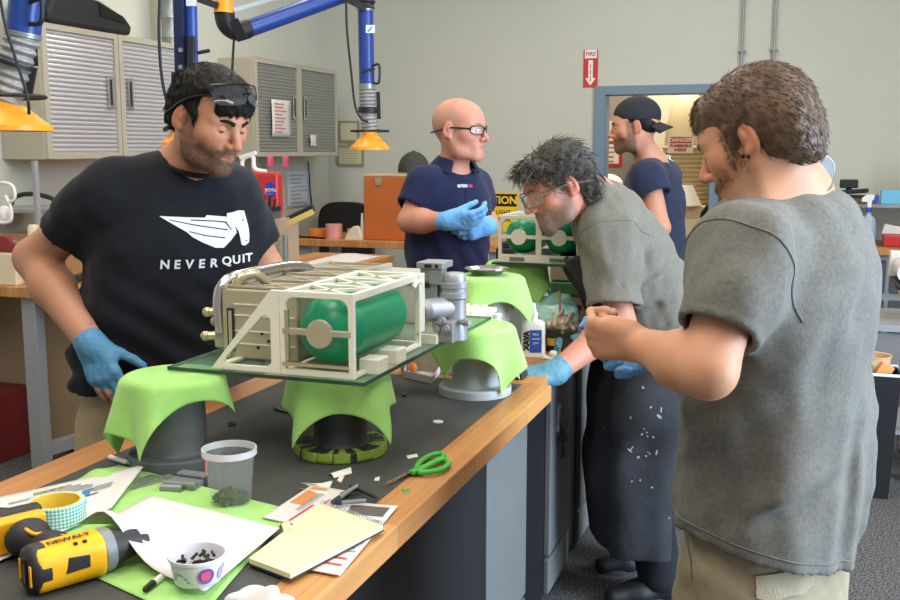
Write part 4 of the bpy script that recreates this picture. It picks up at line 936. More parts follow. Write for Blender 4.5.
# ---- caution sign low on the back wall
a = PU(471, 192, YB-.005); c = PU(518, 232, YB-.005); xm = (a[0]+c[0])/2; W_ = c[0]-a[0]; H_ = a[2]-c[2]
hb = MB(); hb.box((a[0]+.012, YB-.012, a[2]-.115), (c[0]-.012, YB-.0095, a[2]-.012)); t1 = MB(); text(t1, 'CAUTION', .088, (xm, YB-.014, a[2]-.066), (1, 0, 0), (0, 0, 1), bold=.003)
t2 = MB()
for i, s_ in enumerate(('TOILET LIGHT', 'PROTECTION')): text(t2, s_, .045, (xm+.0, YB-.0105, a[2]-.165-.065*i), (1, 0, 0), (0, 0, 1), bold=.001)
plate_sign('caution_sign', 'yellow and black CAUTION sign on the back wall behind the navy polo man', a[0], c[0], c[2], a[2], YB-.005, yel, [('header', blk, hb), ('header_lettering', yel, t1), ('lettering', blk, t2)])
# ---- framed notice by the corner
cer = mat('notice_paper', rgb(196, 192, 158), .7); frm = mat('notice_frame', rgb(150, 140, 108), .5)
a = PU(337, 121, YB-.01); c = PU(364, 166, YB-.01)
t = thing('wall_notice', 'pale framed notice on the back wall beside the corner, half behind orange hood', 'notice', ((a[0]+c[0])/2, YB-.01, c[2]))
b = MB(); b.box((a[0], YB-.02, c[2]), (c[0], YB-.005, c[2]+(a[2]-c[2])*.46)); b.box((a[0]+.02, YB-.02, c[2]+(a[2]-c[2])*.52), (c[0]-.04, YB-.005, a[2])); b.box(((a[0]+c[0])/2-.02, YB-.012, c[2]+.1), ((a[0]+c[0])/2, YB-.005, a[2]-.1)); W(b, 'frame', frm, t)
p_ = MB(); p_.box((a[0]+.02, YB-.024, c[2]+.02), (c[0]-.02, YB-.0205, c[2]+(a[2]-c[2])*.46-.02)); W(p_, 'sheet', cer, t); p_ = MB(); p_.box((a[0]+.04, YB-.024, c[2]+(a[2]-c[2])*.52+.02), (c[0]-.06, YB-.0205, a[2]-.02)); W(p_, 'sheet', cer, t)
ln = MB()
for k in range(6): ln.box((a[0]+.04, YB-.026, c[2]+.04+.022*k), (c[0]-.05-.01*(k % 3), YB-.0245, c[2]+.045+.022*k))
W(ln, 'lettering', frm, t)
# ================================================================= wall cabinets
cabm = mat('cabinet_putty', rgb(176, 168, 148), .5); ribm = mat('ribbed_steel', rgb(204, 203, 205), .34, metal=.55); darkm = mat('dark_plastic', rgb(32, 32, 34), .5)
chrome = mat('chrome', rgb(205, 203, 200), .22, metal=1)
def cabinet(y0, y1, label, grey):
    z0, z1, xf, xb = 1.50, 2.20, -3.72, XL
    t = thing('wall_cabinet', label, 'cabinet', ((xf+xb)/2, (y0+y1)/2, z0)); ym = (y0+y1)/2
    b = MB(); b.box((xb, y0, z0), (xf-.02, y1, z1)); W(b, 'body', cabm, t, bevel=.004)
    for k, (a, c) in enumerate(((y0+.004, ym-.003), (ym+.003, y1-.004))):
        fw = .035; f = MB(); f.box((xf-.02, a, z0+.004), (xf, a+fw, z1-.004)); f.box((xf-.02, c-fw, z0+.004), (xf, c, z1-.004)); f.box((xf-.02, a+fw, z0+.004), (xf, c-fw, z0+fw)); f.box((xf-.02, a+fw, z1-fw), (xf, c-fw, z1-.004))
        d = W(f, 'door', cabm, t, bevel=.002); ds = (xf-.012); n = 26; s = MB()
        def fn(u, v): return (ds+.005*abs(math.sin(u*n*PI)), a+fw+v*(c-a-2*fw), z0+fw+u*(z1-z0-2*fw))
        s.grid(fn, n*6+1, 2); r = s.build('ribbed_panel', grey, d, origin=parent_loc(d)); r.location = (0, 0, 0)
        hy = c-.085 if k == 0 else a+.085; h = MB(); h.prism([(-.022+.022*0, -.09), (.022, -.09), (.022, .09), (-.022, .09)], (xf-.002, hy, z0+.37), (0, 1, 0), (0, 0, 1), (.008, 0, 0))
        q = h.build('handle_plate', chrome, d, origin=parent_loc(d), bevel=.003); q.location = (0, 0, 0)
        g = MB(); g.box((xf+.006, hy-.008, z0+.30), (xf+.0085, hy+.008, z0+.44)); q = g.build('handle_slot', darkm, d, origin=parent_loc(d), bevel=.004); q.location = (0, 0, 0)
    return t
ribg = mat('ribbed_grey', rgb(150, 150, 144), .42, metal=.5)
cabinet(4.235, 5.46, 'nearer wall cabinet with bright ribbed steel doors and a black case on top', ribm)
cabinet(6.335, 7.66, 'farther wall cabinet with dull ribbed doors and a paper sheet stuck on one', ribg)
# notes stuck on the far cabinet
paper = mat('paper_white', rgb(218, 210, 204), .8, spec=.2); papery = mat('paper_cream', rgb(226, 214, 168), .8, spec=.2); pink = mat('note_pink', rgb(236, 96, 128), .7)
def wall_sheet(name, label, cat, px0, py0, px1, py1, xplane, m, lines=0, lm=None, group=None):
    r0 = PV(px0, py0, xplane); r1 = PV(px1, py1, xplane); t = MB(); ya, yb = r0[1], r1[1]; za, zb = r1[2], r0[2]
    t.grid(lambda u, v: (xplane+.003+.004*math.sin(v*3+u*2)*u*(1-u)*4, ya+(yb-ya)*v, zb+(za-zb)*u), 8, 6)
    o = t.build(name, m, None, origin=(xplane, ya, za), solid=.0012); tag(o, label, cat, group)
    if lines:
        l = MB()
        for k in range(lines):
            z = zb-(zb-za)*(k+1.2)/(lines+1.6); l.box((xplane+.008, ya+(yb-ya)*.12, z-.004), (xplane+.009, ya+(yb-ya)*(.5+.35*random.random()), z+.004))
        l.build('print_lines', lm, o, origin=(xplane, ya, za)).location = (0, 0, 0)
    return o
prn = mat('print_red_ink', rgb(206, 120, 110), .8); pgr = mat('print_grey_ink', rgb(150, 150, 155), .8)
wall_sheet('paper_sheet', 'white printed sheet stuck on the far cabinet door', 'paper', 271, 99, 291, 137, -3.7155, paper, 9, prn)
wall_sheet('sticky_note', 'left pink sticky note hanging under the far cabinet', 'note', 267, 156, 273.5, 168, -3.718, pink, group='pink sticky notes')
wall_sheet('sticky_note', 'right pink sticky note hanging under the far cabinet', 'note', 282, 156, 288.5, 168, -3.718, pink, group='pink sticky notes')
wall_sheet('paper_sheet', 'pale chart pinned on the wall below the far cabinet', 'paper', 286, 171, 312, 206, XL, mat('paper_blueish', rgb(206, 212, 222), .8), 8, pgr)
o = wall_sheet('door_tag', 'small white tag hanging on the far cabinet right door', 'tag', 310, 135, 316.5, 146, -3.712, paper)
# tool case on the near cabinet
K = P(80, 18, 5.6); kc = np.array((-3.87, 4.72, 2.203))
t = thing('tool_case', 'black moulded plastic tool case lying on top of the near cabinet', 'case', kc); b = MB()
prof = [(-.40, 0), (.26, 0), (.28, .05), (.22, .10), (.02, .16), (-.24, .18), (-.37, .14), (-.41, .06)]
b.prism(prof, kc+A3(-.13, 0, 0) if 'A3' in globals() else kc, (0, 1, 0), (0, 0, 1), (.27, 0, 0)); W(b, 'shell', darkm, t, bevel=.02, seg=3)
b = MB(); b.prism([(-.02, .150), (.19, .100), (.21, .06), (.0, .08)], kc+np.array((.141, 0, 0)), (0, 1, 0), (0, 0, 1), (.004, 0, 0)); W(b, 'window_panel', mat('case_gloss', rgb(14, 14, 16), .25), t, bevel=.002)
b = MB(); b.tube(curve_pts([kc+np.array((0, -.44, .05)), kc+np.array((0, -.50, .06)), kc+np.array((0, -.50, .12)), kc+np.array((0, -.42, .13))], 6), .012); W(b, 'carry_handle', darkm, t)
# round sheet-metal duct
b = MB(); c = PV(165, 20, -3.86); pr = [(.052, 0)]
for k in range(12): z = k*.12; pr += [(.052, z+.05), (.0545, z+.055), (.052, z+.06)]
pr.append((.052, 1.4)); b.lathe(pr, (c[0], c[1]+.05, 2.2), 24); o = b.build('round_duct', steel, None, origin=(c[0], c[1]+.05, 2.2)); tag(o, 'round shiny sheet-metal duct rising behind the cabinets', 'duct')
# ================================================================= main workbench
BT = .92
wood = mat('maple', rgb(214, 158, 96), .42, spec=.45); N_, L_, b_ = nodes_of(wood)
tc = N_.new('ShaderNodeTexCoord'); mp = N_.new('ShaderNodeMapping'); mp.inputs['Scale'].default_value = (30, 1.6, 30); n = N_.new('ShaderNodeTexNoise'); n.inputs['Scale'].default_value = 2.2; n.inputs['Detail'].default_value = 8
br = N_.new('ShaderNodeTexBrick'); br.inputs['Scale'].default_value = 1; br.inputs['Brick Width'].default_value = .42; br.inputs['Row Height'].default_value = .034; br.inputs['Mortar Size'].default_value = .0006
br.inputs['Color1'].default_value = (*rgb(206, 148, 88), 1); br.inputs['Color2'].default_value = (*rgb(184, 124, 70), 1); br.inputs['Mortar'].default_value = (*rgb(150, 100, 58), 1)
m2 = N_.new('ShaderNodeMapping'); m2.inputs['Rotation'].default_value = (0, 0, PI/2); L_.new(tc.outputs['Object'], m2.inputs['Vector']); L_.new(m2.outputs[0], br.inputs['Vector'])
mx = N_.new('ShaderNodeMix'); mx.data_type = 'RGBA'; mx.blend_type = 'MULTIPLY'; mx.inputs['Factor'].default_value = .35; cr = N_.new('ShaderNodeValToRGB'); cr.color_ramp.elements[0].position = .3; cr.color_ramp.elements[0].color = (.55, .42, .3, 1); cr.color_ramp.elements[1].position = .65
L_.new(tc.outputs['Object'], mp.inputs['Vector']); L_.new(mp.outputs[0], n.inputs['Vector']); L_.new(n.outputs['Fac'], cr.inputs[0]); L_.new(br.outputs['Color'], mx.inputs['A']); L_.new(cr.outputs[0], mx.inputs['B']); L_.new(mx.outputs['Result'], b_.inputs['Base Color'])
matm = mat('bench_mat', rgb(74, 74, 70), .75, spec=.3, bump=.1, bscale=300, var=.12, vscale=6)
cabg = mat('cabinet_bluegrey', rgb(116, 118, 116), .45, spec=.4, var=.03, vscale=5); cabd = mat('cabinet_dark', rgb(26, 27, 30), .5); cabv = mat('cabinet_side', rgb(24, 25, 27), .6, var=.1, vscale=10)
t = thing('workbench', 'long maple-edged workbench with a dark mat, foreground', 'workbench', (-1.03, 1.5, 0))
b = MB(); b.box((-1.435, .35, BT-.046), (-.628, 2.585, BT)); W(b, 'worktop', wood, t, bevel=.004)
b = MB(); b.box((-1.335, .35, BT), (-.705, 2.56, BT+.0025)); W(b, 'bench_mat', matm, t, bevel=.001)
b = MB(); b.box((-1.40, .4, .06), (-.775, 2.46, BT-.047)); W(b, 'base_cabinet', cabv, t, bevel=.004)
b = MB(); b.box((-1.38, 2.465, .04), (-1.30, 2.56, BT-.047)); W(b, 'leg_panel', cabd, t)
E0 = None
def cab_unit(y0, y1, d0, d1, label, x1=-.775, lock=True, zt=BT-.05):
    t = thing('base_cabinet', label, 'cabinet', ((x1-.25), (y0+y1)/2, 0)); b = MB(); b.box((x1-.44, y0, .02), (x1-.02, y1, zt)); W(b, 'body', cabd, t, bevel=.003)
    d = MB(); d.box((x1-.02, d0, .17), (x1, d1, zt-.004)); d_ = W(d, 'door', cabg, t, bevel=.003)
    k = MB(); k.box((x1-.02, d0, .03), (x1-.002, d1, .155)); W(k, 'kick_panel', cabg, t, bevel=.003)
    if lock:
        yl = d0+.085; l = MB(); l.cone((x1, yl, .60), (x1+.012, yl, .60), .016, n=16); l.box((x1+.001, yl-.012, .60), (x1+.01, yl+.012, .69)); q = l.build('lock', chrome, d_, origin=parent_loc(d_)); q.location = (0, 0, 0)
        ky = MB(); ky.box((x1+.012, yl-.003, .575), (x1+.03, yl+.003, .603)); ky.cone((x1+.022, yl-.005, .565), (x1+.022, yl+.005, .565), .016, n=14); ky.box((x1+.018, yl-.004, .50), (x1+.026, yl+.004, .56)); q = ky.build('key', darkm, d_, origin=parent_loc(d_)); q.location = (0, 0, 0)
    return t
cab_unit(2.466, 2.885, 2.475, 2.885, 'grey base cabinet with a plain panel under the corner of the maple bench', lock=False, zt=BT-.05)
cab_unit(2.89, 3.50, 3.19, 3.50, 'grey base cabinet with a key in its lock, under the far bench')
cab_unit(3.505, 4.10, 3.68, 4.10, 'grey base cabinet beyond the one with the key, nearer the apron man', lock=False)
t = thing('far_workbench', 'second workbench beyond the maple edge, crowded with parts and bottles', 'workbench', (-1.0, 3.3, 0))
b = MB(); b.box((-1.25, 2.59, BT-.03), (-.665, 4.12, BT)); W(b, 'worktop', wood, t, bevel=.003)
for y in (2.66, 4.07): b = MB(); b.box((-1.22-.025, y-.025, 0), (-1.17, y+.025, BT-.03)); W(b, 'leg', cabd, t)
# ================================================================= pedestals and green cloths
green = mat('green_cloth', rgb(166, 216, 118), .92, spec=.15, bump=.3, bscale=700, var=.05, vscale=30, sheen=.2)
def pedestal(c, h, m, label, r=.06, rf=.095, rt=.10, tape=False, z0=BT+.0026):
    t = thing('pedestal', label, 'pedestal', (c[0], c[1], z0)); b = MB()
    b.lathe([(0, 0), (rf, 0), (rf, .019), (rf-.003, .022), (r+.006, .0225), (r+.001, .03), (r, .05), (r*.96, h-.03), (r, h-.016)], n=48); b.build('column', m, t)
    b = MB(); b.lathe([(0, h-.016), (rt-.004, h-.016), (rt, h-.012), (rt, h-.003), (rt-.004, h), (0, h)], n=48); b.build('top_disc', m, t)
    if tape:
        r_ = random.Random(2)
        for k in range(15):
            if k in (3, 8): continue
            a0 = k*2*PI/15+r_.uniform(-.06, .06); b = MB(); w_ = .34+.12*r_.random(); dr = .012*r_.random()
            b.grid(lambda u, v: ((rf+.0016-(.03+dr)*max(0, u-.45)*1.8)*math.cos(a0+v*w_), (rf+.0016-(.03+dr)*max(0, u-.45)*1.8)*math.sin(a0+v*w_), max(.001, .0215*min(1, u/.45)+.0015*math.sin(v*5+k*2)*u+.004*math.sin(k*3.1)*(u < .2))), 8, 6)
            b.build('green_tape', mat('green_tape', rgb(140, 168, 62), .6) if 'green_tape' not in MATS else MATS['green_tape'], t, solid=.0008)
    return t
def cloth(c, h, size, rt, rot, label, seed, drops=None, z0=BT+.0026, folds=5, flare=.35, off=(0, 0)):
    r_ = random.Random(seed); ph = [r_.random()*6.28 for _ in range(3)]; n = 61; b = MB()
    def fn(u, v):
        x, y = (u-.5)*size[0]+off[0], (v-.5)*size[1]+off[1]; X = x*math.cos(rot)-y*math.sin(rot); Y = x*math.sin(rot)+y*math.cos(rot); rho = math.hypot(X, Y); th_ = math.atan2(Y, X)
        R = rt+.002; k = .012
        if rho <= R-k: return (X, Y, h+.0022+.0012*math.sin(X*70+ph[0])*math.sin(Y*60+ph[1]))
        s = rho-(R-k)
        if s < k*PI/2: a = s/k; r2, z = R-k+k*math.sin(a), h-k*(1-math.cos(a))
        else: r2, z = R, h-k-(s-k*PI/2)
        w = max(0, s-k); fo = .5+.5*math.sin(folds*th_+ph[0]+.8*math.sin(2*th_+ph[1]))
        r2 += w*flare*fo*.6+.003*fo*(w > 0); z += w*.10*fo*flare*2; th2 = th_+.25*w*math.sin(folds*th_+ph[2])*4*.3
        return (r2*math.cos(th2), r2*math.sin(th2), z+.0022)
    b.grid(fn, n, n); o = b.build('green_cloth', green, None, solid=.0016); o.location = (c[0], c[1], z0); tag(o, label, 'cloth', 'green cloths on the pedestals'); return o
ped_d = mat('pedestal_dark', rgb(100, 104, 104), .55, var=.04, vscale=10); ped_k = mat('pedestal_black', rgb(52, 52, 54), .5); ped_l = mat('pedestal_pale', rgb(176, 180, 176), .5, var=.04, vscale=12)
HP = .178; p1 = PZ(177, 461, BT); p2 = PZ(341, 452, BT); p3 = PZ(475, 393, BT)
pedestal(p1, HP, ped_d, 'dark grey pedestal nearest the black-shirted man, under a green cloth', r=.062)
pedestal(p2, HP, ped_k, 'black pedestal with torn green tape round its foot, centre of the bench', r=.055, tape=True)
pedestal(p3, HP, ped_l, 'pale grey pedestal by the maple bench edge, under a green cloth', r=.06)
cloth(p1, HP, (.33, .30), .10, 1.05, 'green cloth draped on the dark grey pedestal beside the blue glove', 3, folds=5, flare=.5, off=(-.045, .015))
cloth(p2, HP, (.37, .34), .10, .45, 'green cloth draped on the black pedestal under the glass corner', 5, folds=5, flare=.38)
cloth(p3, HP, (.36, .34), .10, .2, 'green cloth draped on the pale pedestal right of the silver pump', 8, folds=5, flare=.5, off=(.03, 0))
# ================================================================= glass plate and the machine on it
GZ = BT+.0026+HP+.0048; GT = .008
glass = mat('green_glass', rgb(150, 190, 160), .03, spec=.8, alpha=.32); glass_e = mat('glass_edge', rgb(38, 74, 62), .15, alpha=.85)
t = thing('glass_plate', 'rectangular green-tinted glass plate resting on the cloth-covered pedestals', 'glass plate', (-1.0, 2.1, GZ))
gx0, gx1, gy0, gy1 = -1.215, -.775, 1.69, 2.50
b = MB(); b.box((gx0+.001, gy0+.001, GZ), (gx1-.001, gy1-.001, GZ+GT)); W(b, 'pane', glass, t)
b = MB(); b.prism([(gx0, gy0), (gx1, gy0), (gx1, gy1), (gx0, gy1)], (0, 0, GZ+.0003), (1, 0, 0), (0, 1, 0), (0, 0, GT-.0006), holes=[[(gx0+.0012, gy0+.0012), (gx1-.0012, gy0+.0012), (gx1-.0012, gy1-.0012), (gx0+.0012, gy1-.0012)]]); W(b, 'ground_edge', glass_e, t)
Z0 = GZ+GT+.0003
putty = mat('hardware_putty', rgb(176, 164, 140), .45, metal=.15); cream = mat('hardware_cream', rgb(232, 226, 208), .4); puttyd = mat('hardware_putty_dark', rgb(140, 130, 110), .6); tankg = mat('tank_green', rgb(14, 138, 92), .35, spec=.5, var=.03, vscale=8)  # puttyd: a darker putty tone for the lid recess
alu = mat('aluminium', rgb(168, 170, 170), .5, metal=.55); alu2 = mat('aluminium_grey', rgb(158, 160, 158), .45, metal=.5); champ = mat('fitting_champagne', rgb(196, 184, 152), .3, metal=.7)
T = thing('hardware_unit', 'cream-framed hardware unit with green tank, putty box and silver pump on the glass plate', 'machine', (-1.0, 2.0, Z0))
q = lambda x, y, z: (x, y, Z0+z)
# electronics box: body, top lid with struts, front seams, side tubes
bx0, bx1, by0, by1, bh = -1.145, -.968, 1.79, 2.29, .150
b = MB(); b.box(q(bx0, by0, .004), q(bx1, by1, bh)); eb = W(b, 'electronics_box', putty, T, bevel=.004)
def sub(mb, name, m, par, **k): o = mb.build(name, m, par, origin=parent_loc(par), **k); o.location = (0, 0, 0); return o
b = MB(); b.box(q(bx0+.004, by0-.003, .004), q(bx0+.02, by0, bh-.05)); b.box(q(bx0-.003, by0+.02, .01), q(bx0, by1-.02, bh-.05)); sub(b, 'side_flange', champ, eb, bevel=.001)
b = MB()
for z in (.035, .062, .095, .118): b.box(q(bx0+.03, by0-.0022, z), q(bx1-.004-(.03 if z > .11 else 0), by0, z+.0026))
sub(b, 'front_ribs', cream, eb)
b = MB(); b.box(q(bx0+.014, by0-.004, .02), q(bx0+.030, by0-.0005, .11)); sub(b, 'slot_gasket', darkm, eb); b = MB(); b.box(q(bx0+.018, by0-.0055, .025), q(bx0+.026, by0-.0042, .105)); sub(b, 'slot_cover', putty, eb)
b = MB()
for x, z in ((-1.07, .085), (-1.05, .06), (-1.06, .03), (-1.035, .045), (-1.02, .03)): b.cone(q(x, by0-.004, z), q(x, by0, z), .0028, n=10)
sub(b, 'screws', darkm, eb)
b = MB()                                                            # lightened lid: edge bars and crossed ribs over a recess
for y in np.linspace(by0+.012, by1-.012, 5): b.bar(q(bx0+.004, y, bh+.004), q(bx1-.004, y, bh+.004), .006, .004)
for i in range(4):
    ya, yb = np.linspace(by0+.012, by1-.012, 5)[i:i+2]; b.bar(q(bx0+.006, ya, bh+.0035), q(bx1-.006, yb, bh+.002), .005, .003); b.bar(q(bx1-.006, ya, bh+.002), q(bx0+.006, yb, bh+.002), .005, .003)
for x in (bx0+.005, bx1-.005): b.bar(q(x, by0, bh+.004), q(x, by1, bh+.004), .010, .008)
sub(b, 'lid_truss', putty, eb); b = MB(); b.box(q(bx0+.008, by0+.01, bh), q(bx1-.008, by1-.01, bh+.0012)); sub(b, 'lid_recess', puttyd, eb)
b = MB(); b.tube(curve_pts([q(bx0-.012, by0+.012, .055), q(bx0-.014, by0+.010, .125), q(bx0-.006, by0+.022, .158), q(bx0+.006, by0+.07, .170), q(bx0+.012, by0+.25, .170), q(bx0+.02, by0+.33, .160), q(bx0+.03, by0+.36, .14)], 8), .0125, 14); W(b, 'coolant_tube', chrome, T)
b = MB(); b.tube(curve_pts([q(bx0+.02, by0+.02, .15), q(bx0+.03, by0+.03, .172), q(bx0+.045, by0+.06, .176), q(bx0+.055, by0+.1, .15)], 8), .010, 12); W(b, 'coolant_tube', champ, T)
b = MB(); b.box(q(bx0-.028, by0+.01, .02), q(bx0-.001, by0+.11, .10)); cb = W(b, 'connector_block', putty, T, bevel=.004)
for z, yy in ((.095, .03), (.070, .06), (.045, .02), (.03, .07)):
    b = MB(); b.cone(q(bx0-.027, by0+yy, z), q(bx0-.048, by0+yy-.012, z), .010, .009, 14); b.ell(q(bx0-.048, by0+yy-.012, z), (.011, .011, .011), 12, 8); sub(b, 'fitting', champ, cb)
# frame round the tank
fx0, fx1, fy0, fy1, fh = -.957, -.798, 1.697, 2.05, .166; w_ = .012
b = MB(); tri = [(0, 0), (.158, 0), (.158, fh), (.140, fh)]; hole = [(.036, .012), (.128, .012), (.138, .020), (.138, .108), (.128, .116), (.118, .112), (.034, .024), (.032, .016)]
b.prism([(x, z) for x, z in tri], q(fx0-.1585, fy0-.0006, .0012), (1, 0, 0), (0, 0, 1), (0, .008, 0), holes=[hole]); W(b, 'gusset', cream, T, bevel=.0012)
b = MB(); b.prism([(0, .026), (.012, .026), (.158, fh-.012), (.158, fh), (.13, fh)], q(fx0-.158+.01, by0+.12, .001), (1, 0, 0), (0, 0, 1), (0, .006, 0)); b.bar(q(fx0-.15, fy0+.02, .004), q(fx0-.15, fy0+.15, .004), .02, .006); W(b, 'brace', cream, T, bevel=.001)
def ring(y, nm, arch=False):
    b = MB(); W0, W1 = fx0, fx1; L = W1-W0
    out = [(0, 0), (L, 0), (L, fh), (0, fh)]; inn = [(w_, w_), (L-w_, w_)]+[(L-w_-.02+.02*math.cos(a), fh-w_-.02+.02*math.sin(a)) for a in np.linspace(0, PI/2, 6)]+[(w_+.02+.02*math.cos(a), fh-w_-.02+.02*math.sin(a)) for a in np.linspace(PI/2, PI, 6)]
    b.prism(out, q(W0, y, .001), (1, 0, 0), (0, 0, 1), (0, .010, 0), holes=[inn]); W(b, nm, cream, T, bevel=.0012)
ring(fy0, 'front_frame'); ring(fy1-.01, 'rear_frame')
for x in (fx0+.007, fx1-.007):
    b = MB(); b.bar(q(x, fy0+.004, fh-.0075), q(x, fy1-.004, fh-.0075), .0132, .0142); W(b, 'top_rail', cream, T, bevel=.001); b = MB(); b.bar(q(x, fy0+.004, .006), q(x, fy1-.004, .006), .0118, .008); W(b, 'bottom_rail', cream, T, bevel=.001)
b = MB(); ys = np.linspace(fy0+.005, fy1-.005, 4)
for i in range(3): b.bar(q(fx0+.01, ys[i], fh-.004), q(fx1-.01, ys[i+1], fh-.004), .009, .006); b.bar(q(fx1-.01, ys[i], fh-.004), q(fx0+.01, ys[i+1], fh-.004), .009, .006); b.bar(q(fx0+.01, ys[i+1], fh-.004), q(fx1-.01, ys[i+1], fh-.004), .012, .007)
W(b, 'top_truss', cream, T)
tr, cx, cz = .069, (fx0+fx1)/2+.006, .086
b = MB(); pr = [(0, -.005)]+[(tr*math.sin(a), .050-.055*math.cos(a)) for a in np.linspace(.1, PI/2, 10)]+[(tr, .26)]+[(tr*math.cos(a), .26+.05*math.sin(a)) for a in np.linspace(.1, PI/2, 8)]
b.lathe(pr, q(cx, fy0+.012, cz), 48, (0, 1, 0)); W(b, 'tank', tankg, T)
b = MB(); b.cone(q(cx, fy0+.008, cz), q(cx, fy0-.002, cz), .028, n=32); b.bar(q(fx0+.006, fy0+.003, cz+.002), q(fx1-.006, fy0+.003, cz+.002), .008, .012); W(b, 'tank_clamp', putty, T, bevel=.001)
b = MB(); b.bar(q(fx0+.006, fy0-.002, .024), q(fx1-.01, fy0-.002, .024), .006, .006); b.bar(q(fx0+.016, fy0+.001, .03), q(fx0+.016, fy0+.001, .13), .006, .008); W(b, 'clamp_rods', champ, T)
for dx, dy in ((.012, .06), (.01, .16)):
    b = MB(); b.box(q(fx1-.03+dx, fy0+dy, 0), q(fx1+.012+dx, fy0+dy+.05, .03)); W(b, 'foot_block', cream, T, bevel=.002)
b = MB(); b.box(q(fx1-.006, fy1-.02, .035), q(fx1+.004, fy1+.012, fh)); b.tube(curve_pts([q(fx1, fy1-.05, .14), q(fx1, fy1-.02, .15), q(fx1, fy1+.005, .13), q(fx1, fy1+.005, .05)], 6), .006, 10); W(b, 'end_bracket', cream, T, bevel=.001)
# valves, pump and motor behind the tank
vx, vy = -.795, 2.16
b = MB()
for k in range(5): b.box(q(vx-.02+.004*(k % 2), vy-.075+.016*k, .0), q(vx+.02-.004*(k % 3), vy-.063+.016*k, .022+.012*(k % 3)))
b.box(q(vx-.03, vy-.05, 0), q(vx+.0, vy+.0, .06)); W(b, 'terminal_strip', cream, T, bevel=.001)
b = MB(); b.box(q(vx-.045, vy-.01, 0), q(vx-.002, vy+.05, .165)); W(b, 'manifold', alu2, T, bevel=.003)
b = MB(); b.box(q(vx-.05, vy-.02, .165), q(vx+.014, vy+.055, .180)); b.box(q(vx-.04, vy-.012, .135), q(vx+.004, vy+.04, .165)); b.box(q(vx-.02, vy-.016, .128), q(vx+.012, vy-.005, .165)); mh = W(b, 'manifold_head', alu2, T, bevel=.002)
b = MB(); b.box(q(vx-.03, vy-.0205, .168), q(vx-.012, vy-.0195, .176)); b.box(q(vx-.036, vy-.0125, .120), q(vx-.020, vy-.0095, .132)); b.box(q(vx-.004, vy-.0205, .168), q(vx+.004, vy-.0195, .176)); sub(b, 'port', darkm, mh)
b = MB(); c = q(vx+.032, vy+.01, 0); b.lathe([(0, .155), (.024, .155), (.028, .150), (.028, .135), (.033, .133), (.033, .122), (.030, .120), (.030, .112), (.034, .110), (.034, .098), (.029, .094), (.029, .03), (.032, .02), (.032, 0)], c, 36); W(b, 'pump_body', alu, T)
b = MB(); b.cone(q(vx-.012, vy-.055, .075), q(vx+.030, vy+.01, .075), .026, n=32); b.cone(q(vx-.020, vy-.067, .075), q(vx-.012, vy-.055, .075), .020, .026, 32); W(b, 'motor', alu, T)
b = MB(); b.box(q(vx+.0, vy-.05, .0), q(vx+.05, vy-.005, .05)); W(b, 'pump_foot', alu, T, bevel=.003)
for x, z in ((.014, .034), (.036, .034), (.026, .052)):
    b = MB(); b.cone(q(vx+x, vy-.05, z), q(vx+x, vy-.062, z), .009, n=16); b.cone(q(vx+x, vy-.062, z), q(vx+x, vy-.066, z), .004, n=10); W(b, 'pipe_union', alu, T)
b = MB(); b.cone(q(vx+.055, vy-.01, .045), q(vx+.082, vy-.022, .045), .007, n=14); b.cone(q(vx+.068, vy-.016, .045), q(vx+.074, vy-.019, .045), .010, n=6); W(b, 'outlet_nozzle', alu, T)
# box of valves behind the electronics box
b = MB(); b.box(q(-1.10, 2.33, 0), q(-.905, 2.46, .100)); b.box(q(-1.075, 2.325, .1), q(-.90, 2.465, .125)); vb = W(b, 'valve_box', mat('hardware_greyputty', rgb(176, 172, 158), .5), T, bevel=.004)
b = MB(); b.box(q(-1.04, 2.3245, .107), q(-.985, 2.3255, .118)); b.box(q(-.94, 2.3245, .107), q(-.915, 2.3255, .118)); sub(b, 'vent_slot', darkm, vb)
b = MB()
for k in range(4): b.tube(curve_pts([q(-1.06+.022*k, 2.30, .06), q(-1.06+.022*k, 2.305, .135), q(-1.055+.022*k, 2.32, .138)], 5), .004, 8)
W(b, 'small_tubes', chrome, T); b = MB(); b.bar(q(-1.065, 2.306, .12), q(-.985, 2.306, .12), .008, .012); W(b, 'tube_bracket', alu, T)
# ================================================================= things on the near bench
MT = BT+.0026
def poly_sheet(name, label, cat, pts, z, m, group=None, lift=None, n=18, th=.0006, print_=None):
    """a sheet of paper or cloth: four corners (measured on the bench) with a soft lift"""
    A, B, C_, D_ = [PZ(px, py, z)[:2] for px, py in pts]; o0 = (np.array(A)+C_)/2; b = MB()
    def fn(u, v):
        p = (1-u)*((1-v)*np.array(A)+v*np.array(B))+u*((1-v)*np.array(D_)+v*np.array(C_)); return (p[0]-o0[0], p[1]-o0[1], (lift(u, v) if lift else 0)+th)
    b.grid(fn, n, n); o = b.build(name, m, None, solid=th); o.location = (o0[0], o0[1], z); tag(o, label, cat, group)
    if print_:
        for nm, mm, quads in print_:
            c = MB()
            for (u0, v0, u1, v1) in quads:
                k = 5; c.grid(lambda a, e: tuple(np.array(fn(u0+(u1-u0)*a, v0+(v1-v0)*e))+(0, 0, th*.5+.0005+.0002*(u0+v1))), k, k)
            c.build(nm, mm, o)
    return o
poly_sheet('green_cloth', 'wide green cloth spread flat on the bench under the papers, foreground', 'cloth', [(-30, 520), (120, 466), (292, 512), (195, 625)], MT, green, lift=lambda u, v: .0015*math.sin(u*17+v*5)*math.sin(v*13)+.001+(.012*math.exp(-((v-.8)**2+(u-.05)**2)/.006)), n=50, th=.0014)
LZ = MT+.004
